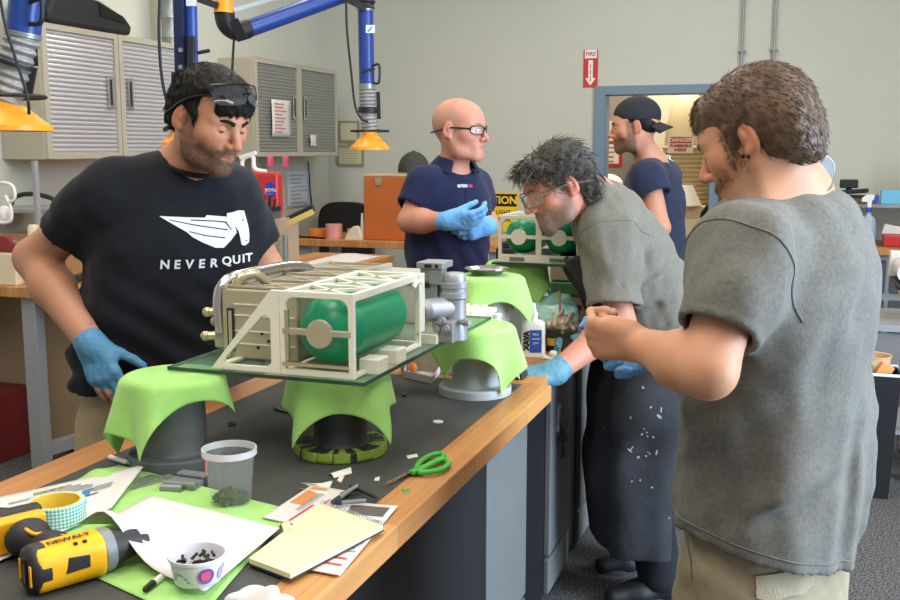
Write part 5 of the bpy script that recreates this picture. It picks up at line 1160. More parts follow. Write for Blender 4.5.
blueink = mat('ink_blue', rgb(62, 122, 176), .6); tealink = mat('ink_teal', rgb(88, 160, 170), .6); greyink = mat('ink_grey', rgb(150, 150, 146), .6); darkink = mat('ink_dark', rgb(88, 84, 78), .6); oliveink = mat('ink_olive', rgb(150, 142, 96), .6); redink = mat('ink_red', rgb(206, 60, 56), .6); orink = mat('ink_orange', rgb(214, 140, 84), .6)
r_ = random.Random(12)
pr = [('printed_blue', blueink, [(.45, .25, .58, .62), (.58, .32, .66, .70), (.36, .55, .44, .70), (.3, .64, .36, .8)]), ('printed_teal', tealink, [(.25, .12, .36, .28), (.2, .3, .24, .44)]), ('printed_grey', greyink, [(.12, .45, .2, .62), (.2, .5, .28, .7), (.62, .55, .8, .60), (.7, .40, .74, .62), (.16, .2, .20, .45), (.28, .72, .4, .84)]), ('printed_dark', darkink, [(.18, .62, .28, .67), (.38, .30, .41, .5), (.1, .40, .13, .55), (.30, .70, .34, .78), (.44, .66, .47, .76)]), ('printed_olive', oliveink, [(.08, .34, .14, .56), (.66, .28, .72, .40)])]
poly_sheet('photo_print', 'printed colour picture of equipment lying under the tape roll', 'paper', [(-32, 505), (146, 468), (112, 512), (-8, 566)], LZ, paper, print_=pr, lift=lambda u, v: .002+.006*v*v)
poly_sheet('paper_sheet', 'big blank white paper sheet lying over the drill, foreground', 'paper', [(70, 541), (150, 497), (280, 530), (205, 594)], LZ+.006, paper, lift=lambda u, v: .066*math.exp(-((u-.30)**2/.045+v*v/.075))+.012*math.exp(-(u*u+v*v)/.03)+.003)
# masking tape roll with printed lattice
tq = PZ(57, 521, LZ+.004); t = thing('tape_roll', 'roll of teal-checked tape with yellow core on the printed picture', 'tape roll', tq)
chk = mat('tape_check', rgb(168, 206, 196), .6); N_, L_, b_ = nodes_of(chk); tc = N_.new('ShaderNodeTexCoord'); ck = N_.new('ShaderNodeTexChecker'); mp = N_.new('ShaderNodeMapping'); sx = N_.new('ShaderNodeSeparateXYZ'); at = N_.new('ShaderNodeMath'); at.operation = 'ARCTAN2'; cx_ = N_.new('ShaderNodeCombineXYZ')
L_.new(tc.outputs['Object'], sx.inputs[0]); L_.new(sx.outputs[1], at.inputs[0]); L_.new(sx.outputs[0], at.inputs[1]); L_.new(at.outputs[0], cx_.inputs[0])
mz = N_.new('ShaderNodeMath'); mz.operation = 'MULTIPLY'; mz.inputs[1].default_value = 22; L_.new(sx.outputs[2], mz.inputs[0]); L_.new(mz.outputs[0], cx_.inputs[1]); mp.inputs['Rotation'].default_value = (0, 0, PI/4); mp.inputs['Location'].default_value = (3, 3, .5); L_.new(cx_.outputs[0], mp.inputs[0]); L_.new(mp.outputs[0], ck.inputs['Vector']); ck.inputs['Scale'].default_value = 11
ck.inputs['Color1'].default_value = (*rgb(205, 226, 216), 1); ck.inputs['Color2'].default_value = (*rgb(96, 168, 158), 1); L_.new(ck.outputs['Color'], b_.inputs['Base Color'])
b = MB(); b.lathe([(.0405, 0), (.047, 0), (.047, .036), (.0405, .036)], n=56, closed=True); b.build('tape_winding', chk, t); b = MB(); b.lathe([(.038, .0005), (.0403, .0005), (.0403, .0365), (.038, .0365)], n=56, closed=True); b.build('core', mat('core_yellow', rgb(232, 196, 60), .6), t)
# drill
dy = mat('tool_yellow', rgb(250, 178, 24), .4); dk = mat('tool_black', rgb(44, 43, 44), .55, bump=.1, bscale=200); dg = mat('tool_grey', rgb(128, 130, 132), .4)
def drill(px, py, label, z=MT, toward=(D(.74, .67), D(.30, -.9)), s=.84, txt='DEWALT'):
    """drill lying on its side: x axis of the motor, handle swung to the left"""
    o = PZ(px, py, z); ax = unit(np.array(toward[0])*A3(1, 1, 0)); sd = A3(0, 0, 1); hn = np.cross(sd, ax)   # hn: to the left of the barrel
    t = thing('power_drill', label, 'drill', o); H0 = .042*s; g = lambda a, h, u=0: o+ax*a*s+hn*h*s+sd*(H0+u*s)
    S = Solid(); S += tub([g(-.055, 0), g(.05, 0)], hn, [.0415*s, .041*s], [.0405*s, .0405*s], .01, sq=2.6); S += plane(g(-.062, 0), -ax, k=.006); S += plane(g(.058, 0), ax, k=.004)
    bo = smesh('motor_housing', S.mesh(.0035), dy, t)
    b = MB(); b.lathe([(0, -.072), (.030, -.072), (.040, -.066), (.0425, -.058), (.0425, -.040), (.038, -.036)], g(0, 0), 32, ax); 
    b.v = [tuple(np.array(g(0, 0))+(np.array(v)-g(0, 0))*s) for v in b.v]; W(b, 'rear_cap', dk, t)
    b = MB(); b.bar(g(-.0735, -.008, -.026), g(-.0735, -.008, .026), .014*s, .003*s, up=ax); cp = W(b, 'badge', blk, t); b = MB(); text(b, txt, .0085*s, g(-.0756, -.008), sd, -hn); sub(b, 'badge_lettering', dy, cp)
    for h in (.018, -.030):
        b = MB(); b.bar(g(-.0725, h, -.018), g(-.0725, h, .018), .007*s, .003*s, up=ax); W(b, 'vent', dy, t, bevel=.001)
    b = MB(); b.cone(g(.056, 0), g(.078, 0), .040*s, .038*s, 36); W(b, 'clutch_collar', dg, t, bevel=.002)
    b = MB(); b.cone(g(.078, 0), g(.092, 0), .034*s, .030*s, 28); b.cone(g(.092, 0), g(.130, 0), .030*s, .022*s, 28); b.cone(g(.13, 0), g(.15, 0), .012*s, .008*s, 16); W(b, 'chuck', dk, t)
    S = Solid(); S += tub([g(.012, .035), g(.005, .075), g(-.010, .135)], ax, [.030*s, .022*s, .024*s], [.024*s, .020*s, .022*s], .012); S += el(g(-.012, .15), (.042*s, .028*s, .036*s), None, .012, R=np.stack([ax, hn, sd], 1))
    gr = smesh('grip', S.mesh(.0035), dk, t)
    b = MB(); b.tube(curve_pts([g(.030, .045, .022), g(.012, .06, .0235), g(.014, .09, .022), g(-.016, .10, .022), g(-.022, .135, .024)], 5), .0035*s, 8); sub(b, 'grip_stripe', dy, gr)
    b = MB(); b.bar(g(.035, .045), g(.040, .075), .014*s, .012*s, up=sd); W(b, 'trigger', dk, t, bevel=.003)
    b = MB(); b.prism([(-.05, -.032), (.04, -.032), (.045, .032), (-.055, .032)], g(-.012, .172), ax*s, sd*s, hn*.034*s); W(b, 'battery_foot', dy, t, bevel=.006)
    b = MB(); b.prism([(-.058, -.036), (.046, -.036), (.050, .036), (-.062, .036)], g(-.012, .206), ax*s, sd*s, hn*.032*s); W(b, 'battery', dk, t, bevel=.006)
    # words along the housing and the side window
    b = MB(); text(b, txt, .0185*s, g(.002, -.010, .0425), ax, hn, bold=.0006); 
    b.v = [tuple(np.array(v)) for v in b.v]; W(b, 'housing_lettering', blk, t)
    b = MB(); b.prism([(-.018, -.014), (.026, -.012), (.026, .010), (-.010, .014)], g(.0, -.0385, .006), ax*s, unit(sd)*s, -hn*.004*s); W(b, 'side_window', dk, t, bevel=.002)
    b = MB()
    for k in range(2): b.bar(g(.004+.016*k, -.027, .0365), g(.010+.016*k, -.027, .0365), .006*s, .004*s, up=sd)
    W(b, 'speed_window', blk, t)
    return t
drill(68, 583, 'nearer yellow and black power drill half under the white paper')
drill(-44, 556, 'yellow and black power drill cut off by the left frame edge', toward=(D(.78, .62), D(.3, -.9)), s=.84)
# deli tub
clear = mat('clear_plastic', rgb(190, 194, 192), .18, spec=.6, alpha=.10); fog = mat('frosted_plastic', rgb(226, 224, 224), .35, alpha=.62)
c = PZ(231, 504, MT); t = thing('deli_tub', 'tall clear plastic tub with dark green scraps in its bottom', 'tub', c)
b = MB(); b.lathe([(0, .001), (.034, .001), (.036, .004), (.0445, .092), (.0475, .093), (.0475, .104), (.0460, .104), (.0455, .095), (.0435, .093), (.0348, .006), (0, .003)], n=48); b.build('tub', clear, t)
b = MB(); b.lathe([(.0462, .0925), (.0485, .093), (.0485, .1045), (.0462, .1045)], n=48, closed=True); b.build('rim', fog, t)
b = MB(); b.prism([(-.006, -.012), (.006, -.012), (.006, .012), (-.006, .012)], (-.0405, -.012, .068), (.3, -.95, 0), (.1, 0, 1), (-.0008, -.0003, 0)); b.build('red_label', mat('label_red', rgb(214, 98, 66), .6), t)
scr = mat('scraps_green', rgb(62, 78, 46), .9, var=.4, vscale=90); b = MB(); rr = random.Random(5)
for k in range(260):
    a = rr.random()*6.28; r0 = .031*math.sqrt(rr.random()); z = .005+.026*rr.random()*(1-.4*r0/.03); p_ = np.array((r0*math.cos(a), r0*math.sin(a), z)); d = unit(rr_ if False else np.array([rr.gauss(0, 1), rr.gauss(0, 1), rr.gauss(0, .5)])); b.bar(p_-d*.004, p_+d*.004, .004*rr.random()+.001, .001)
o = b.build('green_scraps', scr, None, origin=(0, 0, 0)); o.location = c; tag(o, 'dark green plastic shavings heaped in the clear tub', 'scraps', kind='stuff')
# paper sample cup with print and black pegs
c = PZ(198, 580, LZ+.010); t = thing('sample_cup', 'small white printed cup with black pegs on the white paper', 'cup', c)
cupm = mat('cup_white', rgb(226, 222, 226), .4, alpha=.9); b = MB(); b.lathe([(0, .001), (.032, .001), (.0335, .004), (.039, .036), (.0415, .0365), (.0415, .041), (.0395, .041), (.0375, .034), (.0325, .005), (0, .003)], n=48); b.build('cup', cupm, t)
def cupwrap(name, m, a0, a1, z0, z1, shape):
    b = MB()
    for pg in shape:
        tri = tessellate_polygon([[Vector((x, y, 0)) for x, y in pg]]); b.add([((.0334+.0055*(z0+(z1-z0)*y)/.034+.0009)*math.cos(a0+(a1-a0)*x), (.0334+.0055*(z0+(z1-z0)*y)/.034+.0009)*math.sin(a0+(a1-a0)*x), z0+(z1-z0)*y) for x, y in pg], [list(q_) for q_ in tri], True)
    b.build(name, m, t)
cir = lambda cx, cy, rx, ry, n=16: [(cx+rx*math.cos(2*PI*k/n), cy+ry*math.sin(2*PI*k/n)) for k in range(n)]
bl = math.radians(-75)
cupwrap('purple_print', mat('print_purple', rgb(132, 84, 160), .6), bl+.25, bl+1.05, .006, .032, [cir(.5, .5, .42, .46)]); cupwrap('pink_print', mat('print_pink', rgb(214, 90, 130), .6), bl+.42, bl+.86, .011, .028, [cir(.5, .5, .45, .45)])
cupwrap('blue_print', mat('print_cyan', rgb(92, 170, 206), .6), bl-.75, bl+.1, .008, .024, [[(0, .15), (.9, .1), (.9, .3), (0, .35)], [(.05, .45), (.8, .42), (.8, .6), (.05, .62)], [(.1, .75), (.6, .72), (.6, .9), (.1, .92)]])
cupwrap('mauve_print', mat('print_mauve', rgb(170, 150, 196), .6), bl+1.15, bl+1.7, .008, .030, [cir(.4, .4, .35, .4), cir(.8, .7, .15, .25)])
for k in range(34):
    b = MB(); a = rr.random()*6.28; r0 = .027*math.sqrt(rr.random()); p_ = np.array((r0*math.cos(a), r0*math.sin(a), .018+.016*rr.random())); d = unit([rr.gauss(0, 1), rr.gauss(0, 1), rr.gauss(0, .5)]); b.cone(p_-d*.006, p_+d*.006, .0024, n=8)
    o = b.build('black_peg', blk, None, origin=c-c); o.location = c; tag(o, 'short black rubber pegs in the printed cup', 'peg', 'black pegs in the cup')
def pen(name, label, a, bpt, r, m, capm, z, cap=.25, cat='pen', group=None):
    p0 = PZ(*a, z)+(0, 0, r); p1 = PZ(*bpt, z)+(0, 0, r); t = thing(name, label, cat, (p0+p1)/2, group=group); d = unit(p1-p0); L = np.linalg.norm(p1-p0); b = MB(); b.cone(p0+d*L*cap, p1, r*.93, n=16); W(b, 'barrel', m, t, bevel=.0006)
    b = MB(); b.cone(p0+d*.004, p0+d*L*cap, r*.8, r, n=16); b.cone(p0, p0+d*.004, r*.4, r*.8, n=12); W(b, 'cap', capm, t); return t
ivory = mat('ivory_plastic', rgb(226, 222, 210), .4)
pen('marker_pen', 'white marker with black tip lying below the printed cup', (144, 594), (166, 577), .0055, ivory, blk, LZ, .42, 'marker'); pen('marker_pen', 'pale marker lying against the foot of the dark grey pedestal', (133, 467), (110, 460), .006, ivory, steel, MT, .2, 'marker')
# grey tool bits and bag by the pedestal
t = thing('hinge_clip', 'grey plastic clip lying by the clear tub', 'clip', PZ(186, 488, MT)); c = PZ(186, 488, MT); b = MB(); b.box(c+(-.035, -.018, 0), c+(.028, .02, .016)); b.box(c+(-.03, .012, .016), c+(.03, .035, .024)); W(b, 'plate', dg, t, bevel=.004); b = MB(); b.cone(c+A3(-.035, -.02, .012), c+A3(.03, -.012, .012), .006, n=12); b.cone(c+A3(-.03, -.035, .008), c+A3(.01, -.026, .008), .008, n=12); W(b, 'pin', steel, t)
poly_sheet('plastic_bag', 'flat grey anti-static bag lying beside the dark grey pedestal', 'bag', [(140, 478), (170, 476), (180, 478), (130, 492)], MT+.001, mat('bag_grey', rgb(108, 118, 104), .25, spec=.6), lift=lambda u, v: .004*math.sin(u*9+v*4)**2)
# notebook and printed pages
poly_sheet('printed_page', 'printed page with red bars and a photo, left of the notebook', 'paper', [(262, 518), (312, 485), (352, 492), (300, 526)], LZ, paper, print_=[('printed_red', redink, [(.62, .05, .68, .5), (.80, .3, .84, .7)]), ('printed_photo', orink, [(.1, .45, .42, .95)]), ('printed_text', greyink, [(.48, .3, .5, .9), (.54, .3, .56, .8), (.44, .3, .46, .95)])])
poly_sheet('printed_page', 'printed page showing a red and black photo, right of the notebook', 'paper', [(345, 503), (370, 499), (399, 506), (312, 576)][0:4] and [(318, 500), (398, 506), (340, 576), (286, 566)], LZ-.0024, paper, print_=[('printed_photo', darkink, [(.05, .45, .2, .93)]), ('printed_red', redink, [(.09, .55, .13, .8), (.55, .82, .57, .93), (.8, .6, .82, .9), (.88, .55, .90, .9)]), ('printed_text', greyink, [(.26, .75, .30, .95), (.70, .75, .72, .95), (.66, .72, .68, .9)])])
nA, nB, nC, nD = [PZ(x, y, LZ+.001) for x, y in ((248, 565), (321, 508), (384, 531), (290, 581))]
t = thing('spiral_notebook', 'open cream spiral notebook at the maple bench edge', 'notebook', (nA+nC)/2)
b = MB(); b.prism([tuple(q_[:2]) for q_ in (nA, nB, nC, nD)], (0, 0, LZ+.001), (1, 0, 0), (0, 1, 0), (0, 0, .002)); W(b, 'back_cover', dk, t)
ins = lambda q_: q_+(((nA+nC)/2)-q_)*.015
b = MB(); b.prism([tuple(ins(q_)[:2]) for q_ in (nA, nB, nC, nD)], (0, 0, LZ+.0035), (1, 0, 0), (0, 1, 0), (0, 0, .008)); W(b, 'pages', papery, t)
b = MB(); n = 24
for k in range(n):
    p_ = nB+(nC-nB)*(k+.6)/(n+.2); u_ = unit(nD-nC)*A3(1, 1, 0); b.tube([p_+u_*.006*math.cos(a)+(0, 0, .007+.0075*math.sin(a)) for a in np.linspace(0, 2*PI, 12, endpoint=False)], .0006, 5, close=True)
W(b, 'wire_binding', steel, t)
o = poly_sheet('paper_scrap', 'torn cream paper strip lying on the notebook left corner', 'scrap', [(281, 524), (288, 521), (292, 530), (284, 533)], LZ+.012, papery, lift=lambda u, v: .004*u*v, n=6)
for k, (pts, lab) in enumerate(([[(300, 483), (318, 490), (333, 482), (328, 492)], 'curved white paper offcut between tub and pens'], [[(298, 489), (318, 492), (331, 497), (324, 499)], 'thin white paper strip touching the printed page'], [[(328, 475), (350, 468), (352, 474), (334, 479)], 'white Y-shaped paper offcut below the black pedestal'], [[(341, 474), (346, 473), (341, 483), (337, 481)], 'short white paper sliver beside the Y-shaped offcut'], [[(375, 478), (380, 477), (379, 481), (374, 481)], 'tiny white tag on the mat left of the scissors tip'], [[(406, 456), (417, 454), (418, 457), (408, 459)], 'small white torn label behind the scissors handle'])):
    poly_sheet('paper_scrap', lab, 'scrap', pts, MT, mat('scrap_white', rgb(236, 228, 208), .8) if 'scrap_white' not in MATS else MATS['scrap_white'], lift=lambda u, v, k=k: .006*math.sin(u*3)*(k < 3), n=8)
for k, ((a, bb), lab, m_) in enumerate([(((331, 505), (357, 488)), 'steel pen crossing the others behind the notebook', steel), (((350, 488), (378, 500)), 'black pen slanting right behind the notebook', dk), (((331, 506), (366, 503)), 'dark slim pen nearest the notebook spiral', dg), (((340, 497), (360, 490)), 'short dark pen under the steel pen', dk)]):
    pen('pen', lab, a, bb, .0042, m_, dk, LZ+.002+(.007 if k == 0 else 0), .3)
# scissors
c = PZ(410, 470, MT+.004); t = thing('scissors', 'green-handled scissors lying open-ended on the bench edge', 'scissors', c)
gm = mat('scissor_green', rgb(64, 172, 58), .4); tip = PZ(383, 487, MT+.004); piv = PZ(411, 472, MT+.004); d = unit(piv-tip); n_ = np.cross((0, 0, 1), d)
for sg, z in ((1, 0), (-1, .003)):
    b = MB(); L = np.linalg.norm(piv-tip); b.prism([(0, 0), (L, .006*sg), (L+.03, .004*sg), (L+.03, -.006*sg), (L, -.004*sg)], tip+(0, 0, z), d, n_, (0, 0, .002)); W(b, 'blade', chrome, t, bevel=.0004)
h0 = PZ(424, 466, MT+.004)
for nm, pts in (('handle', [(416, 470), (420, 462), (432, 455), (441, 454), (444, 457), (436, 461), (424, 467)]), ('handle', [(419, 472), (430, 465), (441, 460), (447, 461), (448, 465), (440, 470), (428, 472)])):
    b = MB(); b.tube(curve_pts([PZ(x, y, MT+.007) for x, y in pts], 5, True), .0055, 10, close=True); W(b, nm, gm, t)
b = MB(); b.bar(PZ(411, 473, MT+.006), PZ(424, 467, MT+.006), .014, .009); W(b, 'shank', gm, t, bevel=.003)
def blob(name, label, cat, px, py, z, r, m, **k):
    c = PZ(px, py, z); b = MB(); b.ell((0, 0, r[2]), r, 14, 8); o = b.build(name, m, None, **k); o.location = c; return tag(o, label, cat)
b = MB(); b.cone((0, 0, 0), (0, 0, .002), .012, n=28); o = b.build('washer', ivory, None); o.location = PZ(438, 422, MT); tag(o, 'round white disc lying on the mat below the pale pedestal', 'disc')
poly_sheet('green_scrap', 'tiny green plastic snip on the maple edge below the scissors', 'scrap', [(401, 490), (409, 489), (410, 492), (404, 493)], BT, gm, n=5)
for pts, lab in (([(274, 408), (290, 411), (288, 414), (275, 411)], 'thin black rubber offcut left of the black pedestal'), ([(228, 424), (236, 423), (236, 426), (229, 427)], 'black crumb of rubber on the mat behind the clear tub'), ([(402, 394), (407, 394), (406, 397), (402, 397)], 'small dark nut on the mat between the two right pedestals')):
    poly_sheet('rubber_scrap', lab, 'scrap', pts, MT, blk, n=6, th=.003)
# tissue at the bottom edge
S = Solid(); q_ = PZ(258, 606, LZ); S += [el(q_, (.045, .03, .022), None, .02), el(q_+(.03, -.01, .004), (.03, .025, .02), None, .02)]; S += Prim(lambda p: .006*noise3(p, .03, 61), q_-.1, q_+.1, 0, 'd'); S += plane(q_-(0, 0, .0), (0, 0, -1)); g = smesh('tissue', S.mesh(.004), paper); g.data.transform(Matrix.Translation(-Vector(q_))); g.location = Vector(q_); tag(g, 'crumpled white tissue at the bottom edge of the picture', 'tissue')
# white tray with the orange ball
pA, pB, pC, pD = [PZ(x, y, MT) for x, y in ((404, 378), (409, 362), (446, 365), (432, 384))]
t = thing('card_tray', 'shallow white card tray on the mat left of the pale pedestal', 'tray', (pA+pC)/2); b = MB(); b.prism([tuple(q_[:2]) for q_ in (pA, pB, pC, pD)], (0, 0, MT+.0005), (1, 0, 0), (0, 1, 0), (0, 0, .002)); W(b, 'bottom', paper, t)
for a_, b_2 in ((pA, pB), (pB, pC), (pC, pD), (pD, pA)):
    b = MB(); b.bar(a_+(0, 0, .011), b_2+(0, 0, .011), .0015, .02); W(b, 'side_wall', paper, t)
blob('foam_ball', 'small orange ball in the white card tray', 'ball', 413, 372, MT+.003, (.0135, .0135, .0135), mat('ball_orange', rgb(224, 122, 44), .5))
b = MB(); c = PZ(512, 378, BT); b.box((-.035, -.03, 0), (.035, .03, .018)); b.box((-.02, -.02, .018), (.03, .02, .026)); o = b.build('stapler_block', dk, None, bevel=.005); o.location = c+(0, .01, 0); tag(o, 'flat black gadget lying under the cloth of the pale pedestal', 'gadget')
# ================================================================= things on the far bench
p4 = P(490, 276, 3.02); p5 = P(517, 262, 3.42); h4 = p4[2]-BT; h5 = p5[2]-BT
pedestal((p4[0], p4[1]), h4, ped_l, 'grey pedestal carrying the metal dish, behind the silver pump', r=.06, z0=BT); pedestal((p5[0], p5[1]), h5, ped_l, 'grey pedestal under the far machine with three green tanks', r=.06, z0=BT)
cloth((p4[0], p4[1]), h4, (.36, .33), .10, .6, 'green cloth under the metal dish on the grey pedestal', 13, folds=4, flare=.5, z0=BT); cloth((p5[0], p5[1]), h5, (.36, .33), .10, .1, 'green cloth under the left end of the far machine', 17, folds=5, flare=.4, z0=BT)
t = thing('metal_dish', 'shallow metal dish on the green cloth behind the pump', 'dish', (p4[0]-.01, p4[1], p4[2]+.006)); b = MB(); b.lathe([(0, .001), (.045, .001), (.062, .016), (.068, .017), (.068, .019), (.060, .019), (.043, .004), (0, .004)], n=40); b.build('bowl', chrome, t); b = MB(); b.lathe([(0, .006), (.05, .009), (.05, .0105), (0, .012)], n=30); b.build('contents', mat('dish_grey', rgb(150, 146, 148), .7, var=.3, vscale=60), t)
# far machine
Fz = p5[2]+.0075; fo = np.array((-.962, 3.18, Fz)); b = MB(); b.box((fo[0]-.02, fo[1]-.01, Fz-.004), (fo[0]+.50, fo[1]+.30, Fz+.004)); o = b.build('glass_plate', glass_e, None, origin=fo, bevel=.001); tag(o, 'dark-edged plate carrying the far machine with green tanks', 'glass plate')
cw = .136; Fz += .0045; t = thing('hardware_unit', 'far white-framed machine with a row of three green tanks', 'machine', (fo[0]+.2, fo[1]+.1, Fz)); H_ = .155
b = MB(); out = [(0, 0), (cw*3, 0), (cw*3, H_), (.02, H_), (0, H_-.02)]; holes = []
for k in range(3): holes.append([(cw*k+.012, .026), (cw*(k+1)-.008, .026), (cw*(k+1)-.008, H_-.026), (cw*(k+1)-.022, H_-.012), (cw*k+.026, H_-.012), (cw*k+.012, H_-.026)])
b.prism(out, (fo[0], fo[1], Fz), (1, 0, 0), (0, 0, 1), (0, .012, 0), holes=holes); W(b, 'front_frame', cream, t, bevel=.001)
b = MB(); b.prism(out, (fo[0], fo[1]+.24, Fz), (1, 0, 0), (0, 0, 1), (0, .012, 0), holes=holes); W(b, 'rear_frame', cream, t, bevel=.001)
for k in range(4):
    b = MB(); b.bar((fo[0]+.008+cw*k*.98, fo[1], Fz+H_-.005), (fo[0]+.008+cw*k*.98, fo[1]+.25, Fz+H_-.005), .014, .010); W(b, 'top_rail', cream, t)
for k in range(3):
    cx = fo[0]+cw*(k+.5)+.002; b = MB(); R_ = .060; b.lathe([(0, -.01)]+[(R_*math.sin(a), .045-.055*math.cos(a)) for a in np.linspace(.1, PI/2, 10)]+[(R_, .2), (.05, .23), (0, .235)], (cx, fo[1]+.015, Fz+.085), 40, (0, 1, 0)); W(b, 'tank', tankg, t)
    b = MB(); b.cone((cx, fo[1]+.006, Fz+.085), (cx, fo[1]-.004, Fz+.085), .026, n=28); b.bar((cx-cw/2+.01, fo[1]+.003, Fz+.085), (cx+cw/2-.008, fo[1]+.003, Fz+.085), .008, .012); W(b, 'tank_clamp', cream, t)
    b = MB(); b.box((cx-.03, fo[1]-.0025, Fz+.006), (cx+.02, fo[1]-.0005, Fz+.018)); W(b, 'label_plate', mat('label_grey', rgb(120, 120, 112), .5) if 'label_grey' not in MATS else MATS['label_grey'], t)
# drawer case below the far machine, right of its cloth
c = P(556, 300, 3.5); t = thing('parts_case', 'putty parts case with green tray under the far machine', 'case', (-.80, 3.60, BT)); b = MB(); b.box((-.88, 3.56, BT), (-.68, 3.80, BT+.10)); b.box((-.88, 3.57, BT+.155), (-.68, 3.80, BT+.21)); W(b, 'shell', putty, t, bevel=.004); b = MB(); b.box((-.875, 3.555, BT+.105), (-.685, 3.79, BT+.15)); W(b, 'drawer', mat('drawer_green', rgb(70, 130, 84), .5), t, bevel=.003); b = MB(); b.box((-.80, 3.552, BT+.05), (-.76, 3.5595, BT+.07)); W(b, 'latch', dk, t)
for x in (-.875, -.69): b = MB(); b.box((x-.004, 3.58, BT+.1), (x+.004, 3.79, BT+.1555)); W(b, 'side_rail', putty, t)
# long putty unit behind the pale pedestal
t = thing('electronics_unit', 'putty electronics unit with ribbed lid behind the pale pedestal', 'electronics unit', (-.95, 2.72, BT)); b = MB(); b.box((-1.08, 2.605, BT), (-.845, 2.745, BT+.16)); W(b, 'body', putty, t, bevel=.004)
b = MB(); b.box((-1.09, 2.595, BT+.165), (-.835, 2.755, BT+.178)); W(b, 'lid', mat('lid_cream', rgb(226, 214, 184), .5), t, bevel=.003); b = MB()
for k in range(9): b.box((-1.08+.026*k, 2.605, BT+.178), (-1.07+.026*k, 2.745, BT+.186))
b.box((-1.08, 2.60, BT+.155), (-.845, 2.745, BT+.166)); W(b, 'ribs', cream, t, bevel=.001)
b = MB(); b.box((-.848, 2.593, BT+.166), (-.838, 2.5945, BT+.176)); W(b, 'socket', dk, t)
for k, (px, lab) in enumerate(((478, 'left one of the two white plastic tees on the far bench'), (497, 'right one of the two white plastic tees on the far bench'))):
    c = P(px, 318, 2.78); t = thing('pipe_tee', lab, 'pipe tee', (c[0], c[1], BT)); hz = BT+.14; b = MB(); b.cone((c[0], c[1], BT), (c[0], c[1], hz), .020, n=24); b.cone((c[0], c[1], hz), (c[0], c[1], hz+.028), .011, n=20); b.cone((c[0], c[1], hz+.028), (c[0], c[1], hz+.034), .014, n=20); b.cone((c[0]-.036, c[1], hz-.012), (c[0]+.036, c[1], hz-.012), .012, n=20); W(b, 'tee', ivory, t)
# clear parts box
b = MB(); c = P(512, 318, 3.0); b.box((-.03, -.04, 0), (.03, .04, .16)); o = b.build('acrylic_box', mat('acrylic_haze', rgb(176, 184, 190), .15, alpha=.5), None, bevel=.002); o.location = (c[0]-.02, c[1]+.17, BT); tag(o, 'upright hazy clear plastic box left of the glue bottle', 'box')
# glue bottle
c = PZ(533, 357, BT); t = thing('glue_bottle', 'white squeeze bottle with blue label and cone nozzle', 'bottle', c); S = Solid(); S += tub([c+(0, 0, .01), c+(0, 0, .098)], D(1, 0), [.037, .036], [.020, .019], .008, sq=3.2); S += plane(c+(0, 0, .0), (0, 0, -1), k=.003); S += rc(c+(0, 0, .11), c+(0, 0, .128), .015, .013, .006); smesh('bottle', S.mesh(.003), ivory, t)
b = MB(); b.lathe([(0, .128), (.014, .128), (.014, .138), (.009, .142), (.0045, .168), (0, .169)], c, 24); W(b, 'nozzle', ivory, t)
lx, ly = D(1, 0), -D(0, 1); b = MB(); b.prism([(-.012, .018), (.024, .018), (.024, .088), (-.012, .088)], c+ly*.0205, lx, (0, 0, 1), ly*.001); W(b, 'blue_label', mat('label_blue', rgb(40, 74, 150), .45), t); b = MB()
for k, s_ in enumerate(('CYANO', 'BOND', 'GLUE')): text(b, ['PRO', 'wood', 'glue'][k], .010, c+lx*.006+ly*.0222+(0, 0, .074-.013*k), lx, (0, 0, 1))
W(b, 'lettering', white, t); b = MB(); text(b, 'XAVA', .022, c-lx*.022+ly*.0212+(0, 0, .055), (0, 0, 1), -lx, bold=.002); W(b, 'side_lettering', blk, t)
# tin with crumpled wrap and a brush
c = PZ(560, 352, BT)+(0, .02, 0); t = thing('glue_tin', 'dark square tin with crumpled foil on top and a brush handle', 'tin', c); b = MB(); b.box(c+(-.045, -.03, 0), c+(.045, .04, .075)); W(b, 'tin', mat('tin_dark', rgb(48, 38, 34), .4, var=.5, vscale=30), t, bevel=.004)
S = Solid(); S += [el(c+(0, 0, .085), (.042, .034, .028), None, .01), el(c+(.012, 0, .108), (.02, .02, .016), None, .015)]; S += Prim(lambda p: .009*noise3(p, .028, 71), c-.1, c+.2, 0, 'd'); smesh('crumpled_foil', S.mesh(.004), mat('foil_brown', rgb(160, 142, 122), .35, metal=.3, var=.5, vscale=40), t)
b = MB(); b.cone(c+A3(-.005, 0, .09), c+A3(-.012, .01, .19), .0045, .004, 10); W(b, 'brush_handle', mat('brush_wood', rgb(150, 110, 84), .6), t)
b = MB(); b.lathe([(0, .028), (.010, .028), (.014, .030), (.014, .050), (.009, .050), (.009, .032), (0, .032)], c+A3(-.024, -.034, -.005), 20, (0, 0, 1)); W(b, 'yellow_ring', mat('ring_yellow', rgb(206, 160, 60), .5), t)
for i, (px, py, r) in enumerate(((549, 350, .012), (553, 356, .010), (545, 360, .009))): blob('plaster_crumb', ['white plaster lump in front of the dark tin', 'pale lump right of the glue bottle foot', 'small pale crumb below the glue bottle'][i], 'lump', px, py, BT, (r*1.3, r, r*.9), ivory)
poly_sheet('paper_sheet', 'pale paper sheet on the far bench under the blue gloved hand', 'paper', [(545, 366), (549, 352), (580, 356), (566, 372)], BT+.0006, mat('paper_tan', rgb(220, 208, 186), .8), n=6); poly_sheet('paper_sheet', 'white paper sheet on the far bench beside the teal bag', 'paper', [(566, 340), (572, 325), (592, 328), (590, 342)], BT+.0006, paper, n=6)
